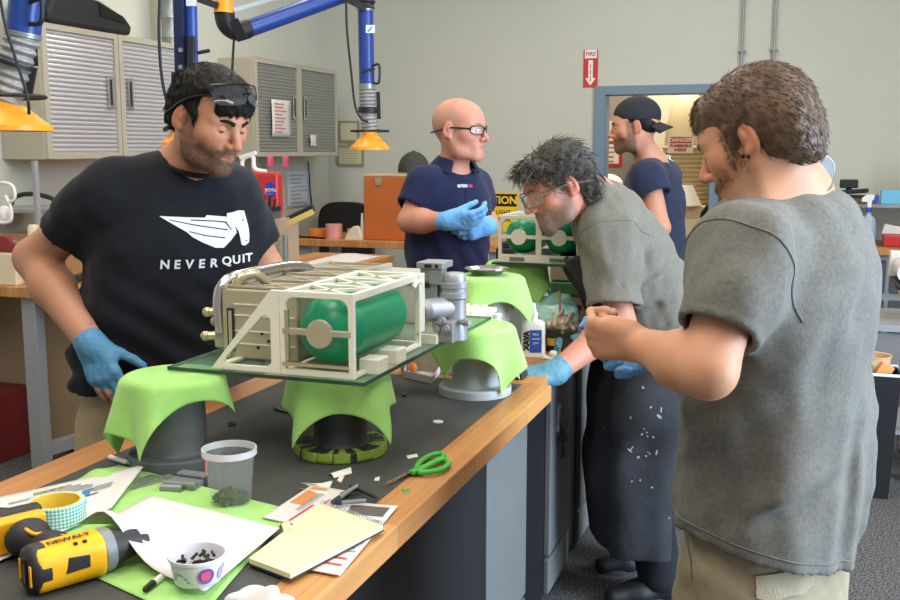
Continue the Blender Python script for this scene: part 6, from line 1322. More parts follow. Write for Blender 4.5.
# teal plastic bags
S = Solid(); c = P(546, 318, 3.45); c[2] = BT; rb = random.Random(9)
for k in range(9): S += el(c+A3(rb.uniform(-.03, .10), rb.uniform(-.13, -.02), .04+rb.uniform(0, .085)), (.055, .05, .045), None, .03)
S += Prim(lambda p: .011*np.abs(noise3(p, .11, 81))+.0035*noise3(p, .05, 82), c-.3, c+.3, 0, 'd'); S += plane(c+(0, 0, .001), (0, 0, -1)); g = smesh('plastic_bag', S.mesh(.005), mat('bag_teal', rgb(178, 226, 216), .22, spec=.7, var=.22, vscale=28)); g.data.transform(Matrix.Translation(-Vector(c))); g.location = Vector(c); tag(g, 'crumpled pale teal plastic bag heaped behind the glue bottle', 'bag')
blob('sanding_block', 'pinkish round block beside the glue bottle', 'block', 519, 344, BT, (.018, .014, .016), mat('block_pink', rgb(196, 150, 122), .7))
# ================================================================= benches along the walls and what stands on them
legm = mat('leg_grey', rgb(150, 152, 154), .45); cardb = mat('cardboard', rgb(186, 150, 112), .85, var=.04, vscale=8); bpanel = mat('back_panel_tan', rgb(182, 156, 122), .8, var=.03, vscale=3)
def bench(name, label, x0, x1, y0, y1, z, legs_, top=None, th=.05, brace=()):
    t = thing(name, label, 'workbench', ((x0+x1)/2, (y0+y1)/2, 0)); b = MB(); b.box((x0, y0, z-th), (x1, y1, z)); W(b, 'worktop', top or wood, t, bevel=.004)
    for x, y in legs_: b = MB(); b.box((x-.04, y-.03, 0), (x+.04, y+.03, z-th)); W(b, 'leg', legm, t, bevel=.004)
    for a, c in brace: b = MB(); b.bar(a, c, .05, .06); W(b, 'brace', legm, t)
    return t
t = bench('wall_bench', 'wooden bench with grey legs along the left wall behind the black-shirted man', -4.0, -3.0, 3.66, 5.4, .92, [(-3.41, 3.72), (-3.93, 3.72), (-3.06, 5.3), (-3.9, 5.3)], brace=[((-3.41, 3.74, .12), (-3.06, 5.28, .12)), ((-3.9, 4.4, .3), (-3.1, 4.4, .3))])
b = MB(); b.box((-3.98, 4.05, .02), (-3.02, 4.10, .86)); W(b, 'back_panel', bpanel, t, bevel=.003)
Bn = lambda px, py: PZ(px, py, .92)
t = thing('cardboard_box', 'open cardboard box on the left wall bench', 'box', (-3.72, 4.35, .92)); x0, x1, y0, y1, h = -3.95, -3.45, 4.15, 4.55, .20
b = MB(); b.box((x0, y0, .92), (x1, y1, .926)); W(b, 'bottom', cardb, t)
for lo, hi in (((x0, y0, .926), (x1, y0+.006, .92+h)), ((x0, y1-.006, .926), (x1, y1, .92+h)), ((x0, y0+.006, .926), (x0+.006, y1-.006, .92+h)), ((x1-.006, y0+.006, .926), (x1, y1-.006, .92+h))): b = MB(); b.box(lo, hi); W(b, 'side', cardb, t)
bei = mat('beige_plastic', rgb(226, 208, 176), .5)
for i, (px, py) in enumerate(((26, 222), (38, 224))):
    c = P(px, py, 4.4); b = MB(); b.lathe([(0, 0), (.026, 0), (.026, .27), (.022, .285), (0, .287)], n=24); o = b.build('cardboard_tube', bei, None); o.location = (-3.395+.066*i, 3.74+.01*i, .92); tag(o, ['left one of two beige tubes behind the bare elbow', 'right one of two beige tubes behind the bare elbow'][i], 'tube')
b = MB(); b.box((-.09, -.05, 0), (.09, .05, .15)); o = b.build('wooden_block', bei, None, bevel=.004); o.location = (-3.56, 3.74, .921); tag(o, 'beige block under the dark red tool at the left frame edge', 'block')
t = thing('red_stapler', 'dark red tool at the left frame edge on the beige block', 'tool', (-3.55, 3.74, 1.072)); b = MB(); b.prism([(-.10, 0), (.10, 0), (.10, .02), (.02, .075), (-.08, .09), (-.10, .05)], (-3.56, 3.72, 1.072), (1, 0, 0), (0, 0, 1), (0, .045, 0)); W(b, 'body', mat('tool_red', rgb(132, 40, 40), .45), t, bevel=.010)
b = MB(); b.bar((-3.64, 3.742, 1.165), (-3.48, 3.742, 1.11), .025, .016); W(b, 'lever', steel, t, bevel=.004)
t = thing('respirator', 'white respirator mask at the left frame edge', 'respirator', (-3.42, 3.98, .92)); b = MB(); c = P(6, 206, 4.75)
t.location = (c[0], c[1], .92); b.tube(curve_pts([c+A3(-.06, 0, .10), c+A3(.0, 0, .11), c+A3(.05, 0, .09), c+A3(.055, 0, .04), c+A3(.02, 0, .02), c+A3(.0, 0, .05)], 6), .008, 10); b.tube(curve_pts([c+A3(.02, 0, .02), c+A3(.03, 0, -.03), c+A3(.02, 0, -.07), c+A3(-.03, 0, -.08), c+A3(-.06, 0, -.06)], 6), .008, 10); W(b, 'strap_frame', white, t)
b = MB(); b.ell(c+A3(-.03, .02, -.04), (.035, .03, .04), 20, 12); W(b, 'face_piece', white, t)
t = thing('bench_post', 'grey riser post on the left wall bench behind the upper arm', 'post', (-3.6, 4.0, .92)); b = MB(); b.box((-3.612, 3.99, .921), (-3.588, 4.015, 1.497)); W(b, 'post', legm, t, bevel=.003)
b = MB(); b.box((-4.0, 4.03, 1.235), (-3.5, 4.40, 1.255)); W(b, 'shelf', legm, t, bevel=.003)
b = MB(); b.tube(curve_pts([(-3.84, 4.08, 1.268), (-3.80, 4.08, 1.315), (-3.70, 4.08, 1.33), (-3.58, 4.08, 1.31), (-3.53, 4.08, 1.268)], 6), .012, 8); o = b.build('cable_loop', darkm, None, origin=(-3.7, 4.08, 1.255)); tag(o, 'black cable loop lying on the shelf behind the raised sleeve', 'cable')
t = thing('hand_plane', 'black and wooden hand tool on the wall bench behind the forearm', 'tool', (-3.18, 3.95, .92)); b = MB(); b.bar((-3.30, 3.84, .935), (-3.14, 4.06, .99), .04, .035); W(b, 'body', darkm, t, bevel=.006); b = MB(); b.box((-3.2, 3.82, .92), (-3.05, 3.93, .95)); W(b, 'base', bei, t, bevel=.004)
for i, c in enumerate(((-3.34, 3.72), (-3.1, 3.80))):
    b = MB(); b.box((-.05, -.012, 0), (.05, .012, .014)); o = b.build('file_tool', darkm, None, bevel=.004); o.location = (c[0], c[1], .92); o.rotation_euler = (0, 0, .5+i); tag(o, ['dark file lying near the left corner of the wall bench', 'dark file lying on the wall bench right of the forearm'][i], 'tool')
b = MB(); b.box((-.13, -.13, 0), (.13, .13, .35)); o = b.build('red_crate', mat('crate_red', rgb(120, 36, 36), .6), None, bevel=.006); o.location = (-3.86, 3.90, 0); tag(o, 'dark red crate on the floor under the wall bench, left edge', 'crate')
# ---- table with the red tool chest
t = bench('side_table', 'wooden table with a red tool chest behind the black-shirted man', -2.97, -2.42, 4.3, 5.75, .90, [(-2.91, 4.36), (-2.49, 4.36), (-2.91, 5.69), (-2.49, 5.69)])
chest = mat('chest_red', rgb(190, 44, 44), .35); t = thing('tool_chest', 'red tool chest with its lid up, bearing a round blue badge', 'tool chest', (-2.86, 4.9, .90))
b = MB(); b.box((-2.96, 4.84, .901), (-2.715, 5.06, 1.16)); W(b, 'chest', chest, t, bevel=.01)
b = MB(); b.box((-2.96, 4.83, 1.163), (-2.715, 4.90, 1.43)); ld = W(b, 'lid', chest, t, bevel=.018, seg=3)
cN = np.array((-2.757, 4.829, 1.335)); b = MB(); b.prism(cir(0, 0, .032, .044, 32), cN, (1, 0, 0), (0, 0, 1), (0, -.0015, 0)); bd = sub(b, 'badge', mat('badge_blue', rgb(40, 62, 160), .45), ld)
b = MB(); text(b, 'NASA', .026, cN+(0, -.0018, 0), (-1, 0, 0), (0, 0, -1), bold=.0008); b.tube([tuple(cN+A3(.036*math.cos(a), -.002, .012*math.sin(a)-.01)) for a in np.linspace(.3, 5.2, 18)], .0006, 5); o = b.build('badge_lettering', white, None, origin=parent_loc(t)); bpy.data.objects.remove(o)
sub(b, 'badge_lettering', white, ld); b = MB(); b.prism([(-.034, -.012), (-.012, .004), (.010, -.004), (.034, .016), (.010, .003), (-.012, .012)], cN+(0, -.0022, -.006), (1, 0, 0), (0, 0, 1), (0, -.0006, 0)); sub(b, 'badge_wing', MATS['sign_red'], ld)
b = MB(); b.box((-2.885, 4.8275, 1.30), (-2.835, 4.8295, 1.365)); sk = sub(b, 'white_sticker', white, ld); b = MB(); b.box((-2.88, 4.826, 1.325), (-2.845, 4.827, 1.345)); sub(b, 'sticker_print', blueink, ld)
b = MB(); b.box((-2.77, 4.82, 1.185), (-2.735, 4.83, 1.225)); b.box((-2.765, 4.815, 1.19), (-2.74, 4.82, 1.205)); sub(b, 'latch', chrome, ld)
b = MB(); b.tube(curve_pts([(-2.95, 4.86, 1.43), (-2.94, 4.86, 1.50), (-2.88, 4.86, 1.515), (-2.87, 4.86, 1.45), (-2.80, 4.86, 1.432)], 6), .012, 8); b.bar((-2.96, 4.86, 1.51), (-2.86, 4.86, 1.535), .02, .02); o = b.build('white_clamp', white, None, origin=(-2.9, 4.86, 1.43)); tag(o, 'white clamp arm resting on top of the red tool chest', 'clamp')
tan = mat('organizer_tan', rgb(204, 172, 138), .7); t = thing('wood_organizer', 'tan wooden organizer box on the table beside the red chest', 'organizer', (-2.60, 4.58, .90)); b = MB(); b.box((-2.69, 4.45, .901), (-2.575, 4.78, 1.19)); W(b, 'box', tan, t, bevel=.004); b = MB(); b.box((-2.575, 4.45, .901), (-2.565, 4.78, 1.20)); W(b, 'side_board', cardb, t)
b = MB()
for lo, hi in (((-2.55, 4.45, .901), (-2.47, 4.454, 1.10)), ((-2.55, 4.60, .901), (-2.47, 4.604, 1.16)), ((-2.554, 4.45, .901), (-2.55, 4.604, 1.24))): b.box(lo, hi)
b.box((-2.554, 4.45, .9), (-2.47, 4.604, .905)); o = b.build('acrylic_holder', clear, None, origin=(-2.51, 4.52, .9)); tag(o, 'clear acrylic holder standing beside the tan organizer', 'holder')
b = MB(); b.box((-2.54, 4.47, .906), (-2.48, 4.59, .93)); b.cone((-2.51, 4.53, .93), (-2.51, 4.53, 1.12), .014, n=12); o = b.build('glue_stick', steel, None, origin=(-2.51, 4.53, .906)); tag(o, 'grey tube standing in the clear acrylic holder', 'tube')
t = thing('tool_caddy', 'black caddy of pliers on top of the tan organizer', 'caddy', (-2.63, 4.6, 1.19)); b = MB(); b.box((-2.68, 4.55, 1.191), (-2.60, 4.66, 1.26)); W(b, 'caddy', darkm, t, bevel=.004)
for k in range(5):
    b = MB(); b.bar((-2.67+.015*k, 4.57+.02*(k % 3), 1.22), (-2.675+.02*k, 4.57+.02*(k % 3), 1.30+.015*(k % 2)), .012, .008); W(b, 'plier_handle', darkm, t, bevel=.003)
t = thing('spirit_level', 'black and yellow tool propped slanting against the organizer', 'tool', (-2.53, 4.72, 1.20)); b = MB(); b.bar((-2.585, 4.70, 1.185), (-2.45, 4.74, 1.25), .04, .035); W(b, 'bar', darkm, t, bevel=.004); b = MB(); b.bar((-2.575, 4.675, 1.165), (-2.44, 4.715, 1.23), .012, .03); W(b, 'yellow_edge', mat('tool_dull_yellow', rgb(206, 178, 96), .5), t, bevel=.003)
b = MB(); b.grid(lambda u, v: (-2.74+.27*u+.02*v, 4.83+.78*v-.0*u, .9025+.006*math.sin(u*5)*v+.008*v), 10, 12); o = b.build('paper_stack', paper, None, origin=(-2.6, 5.2, .9), solid=.004); tag(o, 'white paper pile on the table right of the tan organizer', 'paper')
b = MB(); b.box((-2.69, 4.40, .901), (-2.66, 4.44, 1.04)); o = b.build('white_binder', white, None, origin=(-2.67, 4.42, .9), bevel=.003); tag(o, 'thin white binder standing in front of the tan organizer', 'binder')
# ---- back bench
t = bench('wall_bench', 'wooden bench before the back wall carrying the orange case', -3.62, -1.95, 6.53, 7.2, .905, [(-3.5, 6.62), (-2.62, 6.62), (-2.02, 6.62), (-3.5, 7.12), (-2.02, 7.12)], brace=[((-3.5, 7.12, .5), (-2.02, 7.12, .5))])
YT = .905
case = mat('case_orange', rgb(186, 98, 44), .5, var=.04, vscale=6); t = thing('wooden_case', 'orange-brown wooden case standing on the back bench', 'case', (-2.80, 6.8, YT)); b = MB(); b.box((-3.02, 6.62, YT+.001), (-2.46, 6.98, 1.36)); W(b, 'box', case, t, bevel=.008); b = MB(); b.box((-3.02, 6.62, 1.362), (-2.46, 6.98, 1.38)); W(b, 'lid', tan, t, bevel=.004)
for x in (-2.90, -2.62): b = MB(); b.box((x-.025, 6.612, 1.30), (x+.025, 6.62, 1.355)); b.box((x-.012, 6.606, 1.315), (x+.012, 6.612, 1.335)); W(b, 'latch', champ, t, bevel=.002)
# the cap on the case
cF = Frame((-2.70, 6.80, 1.385), (1, -.2, 0)); t = thing('baseball_cap', 'dark grey cap resting on the orange-brown case', 'cap', (-2.70, 6.80, 1.382)); C = Solid(); C += el([0, 0, .02], [.105, .12, .135], cF, .01); C += plane((-2.7, 6.8, 1.383), (0, 0, -1)); C += el([0, 0, .012], [.1, .115, .13], cF, .003, 's'); smesh('crown', C.mesh(.006), mat('cap_grey', rgb(62, 64, 58), .85), t); b = MB(); b.ell((-2.70, 6.80, 1.385+.156), (.012, .012, .006), 12, 8); W(b, 'button', MATS['cap_grey'], t); b = MB(); b.grid(lambda u, v: cF.w([(v-.5)*.17*(1-.3*u*u), .105+.07*u*(1-.4*(2*v-1)**2), .004+.0*u]), 8, 12); W(b, 'brim', MATS['cap_grey'], t, solid=.004)
def roll(name, label, c, r, h, hole, m, cm):
    t = thing(name, label, 'tape roll', c); b = MB(); b.lathe([(hole+.004, 0), (r, 0), (r, h), (hole+.004, h)], n=36, closed=True); b.build('winding', m, t); b = MB(); b.lathe([(hole, .001), (hole+.0038, .001), (hole+.0038, h-.001), (hole, h-.001)], n=28, closed=True); b.build('core', cm, t); return t
roll('tape_roll', 'pink upright tape roll on the back bench left of the case', (-3.28, 6.66, YT), .062, .105, .02, mat('tape_pink', rgb(222, 150, 140), .5), cardb); roll('tape_roll', 'flat orange tape roll on the back bench left of the pink roll', (-3.45, 6.74, YT), .075, .06, .05, mat('tape_orange', rgb(224, 124, 48), .5), cardb)
b = MB(); b.box((-.07, -.05, 0), (.07, .05, .075)); o = b.build('tan_box', mat('box_tan', rgb(208, 152, 126), .7), None, bevel=.004); o.location = (-3.10, 6.70, YT); tag(o, 'small tan box on the back bench right of the pink roll', 'box')
t = thing('cream_stand', 'cream wedge stand on the back bench against the orange case', 'stand', (-2.98+.0, 6.58, YT)); b = MB(); b.prism([(-.07, 0), (.06, 0), (.06, .03), (.03, .1), (.0, .1), (-.05, .04)], (-3.08, 6.56, YT+.001), (1, 0, 0), (0, 0, 1), (0, .05, 0)); W(b, 'wedge', bei, t, bevel=.004); b = MB(); b.cone((-3.05, 6.66, YT), (-3.05, 6.66, YT+.19), .018, .008, 12); W(b, 'nozzle', white, t)
b = MB(); b.bar((-3.55, 6.62, YT+.008), (-3.32, 6.58, YT+.008), .03, .012); o = b.build('steel_rule', darkm, None, origin=(-3.4, 6.6, YT), bevel=.002); tag(o, 'dark flat rule lying on the back bench front edge', 'rule')
# swivel chair behind the back bench
t = thing('office_chair', 'black office chair behind the back bench, its rounded back showing', 'chair', (-3.71, 7.55, 0)); b = MB(); b.prism([(x*.24, z*.24) for x, z in [(-1, -1.2), (1, -1.2), (1.05, -.5)]+[(1.05*abs(math.cos(a))**.6*(1 if math.cos(a) > 0 else -1), .9*abs(math.sin(a))**.6) for a in np.linspace(0.05, PI-.05, 18)]+[(-1.05, -.5)]], (-3.68, 7.68, .90), (1, 0, 0), (0, 0, 1), (0, .07, 0)); W(b, 'backrest', mat('chair_black', rgb(26, 27, 32), .35), t, bevel=.03, seg=3)
b = MB(); b.box((-3.94, 7.27, .44), (-3.46, 7.70, .53)); W(b, 'seat', MATS['chair_black'], t, bevel=.03, seg=3); b = MB(); b.cone((-3.69, 7.5, .1), (-3.69, 7.5, .44), .03, n=16); W(b, 'gas_post', darkm, t); b = MB(); b.bar((-3.69, 7.71, .48), (-3.68, 7.72, .75), .07, .02, up=(0, 1, 0)); W(b, 'back_bar', darkm, t)
for k in range(5):
    a = 2*PI*k/5+.3; e_ = A3(-3.69+.24*math.cos(a), 7.5+.24*math.sin(a), .07); b = MB(); b.bar((-3.69, 7.5, .11), e_+(0, 0, .01), .04, .03); f_ = W(b, 'base_leg', darkm, t); b = MB(); b.cone(e_+(-.012, 0, -.038), e_+(.012, 0, -.038), .03, n=14); sub(b, 'castor', darkm, f_)
# ---- right-hand benches
t = thing('bench_riser', 'grey riser shelf above the bench at the right frame edge', 'shelf', (.7, 7.8, 0)); b = MB(); b.box((.10, 7.50, 1.155), (1.6, 8.05, 1.18)); W(b, 'shelf', legm, t, bevel=.003)
for x in (.14, 1.56): b = MB(); b.box((x-.03, 7.95, 0), (x+.03, 8.03, 1.155)); W(b, 'post', legm, t)
t = bench('wall_bench', 'wooden bench with dark drawers at the right frame edge', .15, 1.6, 7.22, 7.92, .90, [(.2, 7.85), (1.5, 7.85)], th=.045); drw = mat('drawer_dark', rgb(74, 78, 82), .5)
b = MB(); b.box((.18, 7.27, .0), (1.55, 7.80, .854)); W(b, 'drawer_unit', legm, t)
for k in range(4):
    for z in (.60, .33): b = MB(); b.box((.22+.33*k, 7.25, z), (.52+.33*k, 7.27, z+.22)); W(b, 'drawer', drw, t, bevel=.004)
t = thing('camera_gadget', 'black gadget pile at the left end of the riser shelf', 'gadget', (.30, 7.66, 1.18)); b = MB(); b.box((.16, 7.58, 1.181), (.42, 7.72, 1.235)); b.bar((.18, 7.62, 1.25), (.40, 7.60, 1.27), .08, .03); W(b, 'base', darkm, t, bevel=.008); b = MB(); b.box((.21, 7.58, 1.285), (.33, 7.66, 1.345)); b.cone((.27, 7.62, 1.26), (.27, 7.62, 1.29), .02, n=12); W(b, 'head', darkm, t, bevel=.008); b = MB(); b.box((.30, 7.54, 1.181), (.46, 7.575, 1.215)); W(b, 'grip', mat('gadget_brown', rgb(110, 86, 74), .5), t, bevel=.006)
b = MB(); b.box((-.10, -.06, 0), (.10, .06, .095)); o = b.build('blue_box', mat('box_blue', rgb(112, 186, 214), .6), None, bevel=.002); o.location = (.58, 7.60, 1.181); tag(o, 'light blue carton on the riser shelf', 'box')
t = thing('yellow_box', 'yellow and dark blue carton at the right frame edge on the shelf', 'box', (.76, 7.62, 1.18)); b = MB(); b.box((.69, 7.56, 1.181), (.84, 7.68, 1.395)); W(b, 'carton', mat('box_yellow', rgb(232, 200, 60), .6), t, bevel=.002); b = MB(); b.box((.715, 7.553, 1.19), (.845, 7.559, 1.32)); W(b, 'blue_panel', mat('box_navy', rgb(36, 62, 150), .6), t)
t = thing('spray_bottle', 'clear spray bottle with blue and white trigger on the right bench', 'bottle', (.40, 7.40, .90)); c = A3(.40, 7.40, .90); b = MB(); b.lathe([(0, .001), (.048, .001), (.05, .006), (.05, .15), (.04, .19), (.016, .215), (.015, .23), (0, .23)], c, 28); W(b, 'bottle', mat('bottle_haze', rgb(176, 196, 208), .25, alpha=.75), t); b = MB(); b.cone(c+(0, 0, .23), c+(0, 0, .262), .02, .019, 20); W(b, 'collar', mat('spray_blue', rgb(52, 78, 160), .5), t); b = MB(); b.prism([(-.05, .30), (-.05, .325), (-.02, .35), (.03, .35), (.035, .32), (.015, .31), (.012, .262), (-.012, .262), (-.016, .30)], c-(0, .012, 0), (1, 0, 0), (0, 0, 1), (0, .024, 0)); W(b, 'trigger_head', white, t, bevel=.003); b = MB(); b.prism([(.02, .30), (.045, .29), (.06, .315), (.055, .345), (.032, .35)], c-(0, .013, 0), (1, 0, 0), (0, 0, 1), (0, .026, 0)); W(b, 'rear_cap', MATS['spray_blue'], t)
t = thing('red_case', 'small red case with clear lid on the right bench', 'case', (.62, 7.42, .90)); b = MB(); b.box((.50, 7.36, .901), (.76, 7.52, .975)); W(b, 'base', chest, t, bevel=.008); b = MB(); b.prism([(0, 0), (.14, 0), (.13, .05), (.02, .07)], (.49, 7.50, .977), (1, 0, 0), (0, 0, 1), (0, .03, 0)); W(b, 'lid', ivory, t, bevel=.006)
t = thing('hand_tool', 'brown-black hand tool lying right of the small red case', 'tool', (.80, 7.36, .90)); b = MB(); b.bar((.68, 7.31, .915), (.82, 7.31, .965), .05, .035); b.cone((.84, 7.32, .901), (.84, 7.32, .97), .03, n=16); W(b, 'body', mat('tool_brown', rgb(88, 66, 56), .5), t, bevel=.006)
S = 0; b = MB(); c = P(821, 169, 5.0); b.lathe([(0, -.004), (.062, -.004), (.062, .004), (0, .004)], c, 28, D(0, -1)); t = thing('round_mirror', 'small round grey mirror on a stand, behind the man at right', 'mirror', (c[0], c[1], 0)); W(b, 'disc', mat('mirror_grey', rgb(150, 154, 160), .5), t); b = MB(); b.tube([tuple(c+A3(.066*math.cos(a)*math.cos(YAW), .066*math.cos(a)*math.sin(YAW), .066*math.sin(a))) for a in np.linspace(0, 2*PI, 30, endpoint=False)], .006, 8, close=True); W(b, 'rim', steel, t); b = MB(); b.cone(c-(0, 0, .066), (c[0], c[1], .02), .010, n=12); b.cone((c[0], c[1], .001), (c[0], c[1], .02), .14, n=28); W(b, 'stand', steel, t)
# rack table with tub, bin with cup
t = thing('rack_table', 'grey rack table at the right frame edge with castors', 'table', (.85, 5.2, 0)); b = MB(); b.box((.30, 4.98, .715), (1.4, 5.55, .745)); W(b, 'top', legm, t, bevel=.003); b = MB(); b.box((.36, 5.02, .22), (1.35, 5.5, .24)); W(b, 'lower_shelf', legm, t)
for x in (.52, 1.36):
    for y in (5.01, 5.52):
        b = MB(); b.box((x-.016, y-.016, .10), (x+.016, y+.016, .715)); l_ = W(b, 'leg', mat('leg_tan', rgb(150, 138, 120), .5) if 'leg_tan' not in MATS else MATS['leg_tan'], t); b = MB(); b.cone((x-.014, y, .048), (x+.014, y, .048), .045, n=20); b.box((x-.02, y-.012, .06), (x+.02, y+.012, .10)); sub(b, 'castor', steel, l_)
tubm = mat('tub_cream', rgb(228, 220, 192), .35); t = thing('storage_tub', 'cream plastic tub with black handle band on the rack table', 'tub', (.62, 5.2, .745)); S = Solid(); S += tub([A3(.66, 5.22, .78), A3(.66, 5.22, .90)], A3(1, 0, 0), [.20, .23], [.15, .17], .01, sq=5); S += plane((0, 0, .746), (0, 0, -1)); S += plane((0, 0, .905), (0, 0, 1)); smesh('tub', S.mesh(.008), tubm, t); b = MB(); b.box((.41, 5.03, .907), (.91, 5.41, .93)); W(b, 'lid', darkm, t, bevel=.006)
for k in range(3):
    b = MB(); b.cone((.46+.115*k, 5.06, .982), (.46+.115*k, 5.34, .982), .048, n=28); o = b.build('paper_roll', paper, None, origin=(.46+.115*k, 5.2, .934)); tag(o, ['left white paper roll on the tub lid', 'second white paper roll on the tub lid, right of the left one', 'third white paper roll on the tub lid at the frame edge'][k], 'roll', 'paper rolls on the tub')
b = MB(); b.box((.40, 5.36, .932), (.90, 5.44, 1.055)); o = b.build('white_carton', ivory, None, origin=(.65, 5.4, .932), bevel=.003); tag(o, 'long white carton behind the paper rolls on the tub', 'box')
t = thing('waste_bin', 'tall black waste bin beside the rack table', 'bin', (.315, 4.80, 0)); b = MB(); x0, y0 = .315, 4.80; lo_, hi_ = .09, .11; z1 = .57
vs = [(x0-lo_, y0-lo_, .001), (x0+lo_, y0-lo_, .001), (x0+lo_, y0+lo_, .001), (x0-lo_, y0+lo_, .001), (x0-hi_, y0-hi_, z1), (x0+hi_, y0-hi_, z1), (x0+hi_, y0+hi_, z1), (x0-hi_, y0+hi_, z1)]; b.add(vs, [(3, 2, 1, 0), (0, 1, 5, 4), (1, 2, 6, 5), (2, 3, 7, 6), (3, 0, 4, 7)], False); W(b, 'bin', darkm, t, solid=.004); b = MB(); b.tube([(x0-hi_, y0-hi_, z1), (x0+hi_, y0-hi_, z1), (x0+hi_, y0+hi_, z1), (x0-hi_, y0+hi_, z1)], .007, 8, close=True); W(b, 'bag_rim', white, t)
c = A3(.315, 4.81, .43); t = thing('coffee_cup', 'brown cardboard cup sticking out of the black waste bin', 'cup', c); b = MB(); b.lathe([(0, .001), (.055, .001), (.075, .20), (.079, .202), (.079, .208), (.072, .206), (.052, .006), (0, .004)], c, 32, unit((.12, -.02, 1))); W(b, 'cup', mat('cup_kraft', rgb(206, 168, 130), .75), t); b = MB(); b.lathe([(.0605, .05), (.0725, .17), (.0735, .17), (.0615, .05)], c, 32, unit((.12, -.02, 1)), closed=True); W(b, 'sleeve', cardb, t)
b = MB(); b.box((-.05, -.01, 0), (.03, .01, .14)); o = b.build('snack_wrapper', mat('wrapper_green', rgb(108, 150, 92), .5), None, bevel=.003); o.location = (.262, 4.73, .48); o.rotation_euler = (.1, .1, .3); tag(o, 'green wrapper poking out of the waste bin beside the cup', 'wrapper'); b = MB(); b.box((-.03, -.02, 0), (.03, .02, .06)); o = b.build('orange_wrapper', mat('wrapper_orange', rgb(220, 150, 84), .5), None, bevel=.003); o.location = (.345, 4.745, .555); o.rotation_euler = (0, .5, .2); tag(o, 'orange wrapper at the rim of the waste bin', 'wrapper')
# ================================================================= room behind the doorway
t = thing('pin_board', 'grey pin board with posted notices seen through the doorway', 'board', (-2.2, 10.57, .9)); b = MB(); b.box((-2.75, 10.56, .9), (-1.62, 10.595, 2.6)); W(b, 'board', mat('board_grey', rgb(150, 146, 142), .8), t)
rear = lambda px, py: PU(px, py, 10.55)
def notice(name, label, px0, py0, px1, py1, m, border=None, lines=4):
    a = rear(px0, py0); c = rear(px1, py1); b = MB(); b.box((a[0], 10.552, c[2]), (c[0], 10.558, a[2])); t = thing(name, label, 'notice', ((a[0]+c[0])/2, 10.555, c[2])); W(b, 'sheet', border or m, t)
    if border: b = MB(); w_ = .035; b.box((a[0]+w_, 10.549, c[2]+w_), (c[0]-w_, 10.5515, a[2]-w_)); W(b, 'inner_sheet', m, t)
    b = MB()
    for k in range(lines): z = a[2]-(a[2]-c[2])*(k+1.4)/(lines+1.6); b.box((a[0]+.06, 10.546, z-.01), (c[0]-.09, 10.5485, z+.008))
    W(b, 'print_lines', MATS['print_red_ink'], t)
notice('red_notice', 'white notice with a red border on the pin board behind the doorway', 597, 141, 622, 167, white, MATS['sign_red']); notice('paper_notice', 'plain white notice above the red-bordered one on the pin board', 597, 121, 613, 141, paper)
dome = mat('tank_cream', rgb(226, 208, 172), .5, var=.03, vscale=3); cd = PU(687, 150, 9.3); gx, gy = cd[0], 9.3
t = thing('fume_tank', 'tall cream round-topped tank with ribbed sleeve behind the doorway', 'tank', (gx, gy, 0)); b = MB(); pr = [(0, 0), (.20, 0), (.20, .5), (.2, 1.55)]+[(.20*math.cos(a)**.8, 1.55+.52*math.sin(a)) for a in np.linspace(.1, PI/2-.02, 14)]+[(0, 2.07)]; b.lathe(pr, (gx, gy, 0), 40); W(b, 'tank', dome, t); b = MB(); pr = []
for k in range(26): z = .55+.04*k; pr += [(.205, z), (.218, z+.012), (.218, z+.024), (.205, z+.036)]
b.lathe(pr, (gx, gy, 0), 36); W(b, 'ribbed_sleeve', mat('sleeve_cream', rgb(206, 184, 140), .5), t)
a = PU(668, 136, 9.06); c = PU(693, 153, 9.06); xm = (a[0]+c[0])/2; t = thing('danger_sign', 'white and red DANGER sign fixed on the cream tank', 'sign', (xm, 9.06, c[2])); b = MB(); b.box((a[0], 9.062, c[2]), (c[0], 9.07, a[2])); W(b, 'panel', white, t); hh = a[2]-c[2]; b = MB(); b.box((a[0]+.015, 9.058, a[2]-.42*hh), (c[0]-.015, 9.061, a[2]-.06*hh)); W(b, 'header', MATS['sign_red'], t); b = MB(); text(b, 'DANGER', .048, (xm, 9.056, a[2]-.24*hh), (1, 0, 0), (0, 0, 1), bold=.0015); W(b, 'header_lettering', white, t); b = MB(); text(b, 'FLAMMABLE', .034, (xm, 9.058, a[2]-.58*hh), (1, 0, 0), (0, 0, 1), bold=.0015); text(b, 'INSIDE', .034, (xm, 9.058, a[2]-.82*hh), (1, 0, 0), (0, 0, 1), bold=.0015); W(b, 'lettering', MATS['sign_red'], t)
a = PU(697, 148, 9.75); c = PU(713, 250, 9.75); t = thing('hose_panel', 'blue-grey panel with a coiled air hose right in the doorway', 'panel', ((a[0]+c[0])/2, 9.75, 0)); b = MB(); b.box((a[0], 9.75, 0), (c[0]+.12, 9.79, a[2])); W(b, 'panel', mat('panel_blue', rgb(84, 118, 134), .6), t); b = MB(); xm = a[0]+.08; zs = np.linspace(a[2]-.02, a[2]-.75, 130); b.tube([(xm+.06*math.cos(2*PI*k/15), 9.68+.05*math.sin(2*PI*k/15), z) for k, z in enumerate(zs)], .006, 6); W(b, 'coiled_hose', mat('hose_pale', rgb(196, 206, 196), .4), t); b = MB(); b.box((c[0]+.02, 9.70, 0), (c[0]+.06, 9.75, a[2]+.1)); W(b, 'wood_post', mat('post_wood', rgb(170, 130, 90), .6), t)
t = thing('rear_table', 'cluttered table behind the doorway', 'table', (-1.1, 8.75, 0)); b = MB(); b.box((-1.5, 8.5, .80), (-.55, 9.0, .83)); W(b, 'top', legm, t)
for x in (-1.45, -.6):
    for y in (8.54, 8.96): b = MB(); b.box((x-.02, y-.02, 0), (x+.02, y+.02, .80)); W(b, 'leg', legm, t)
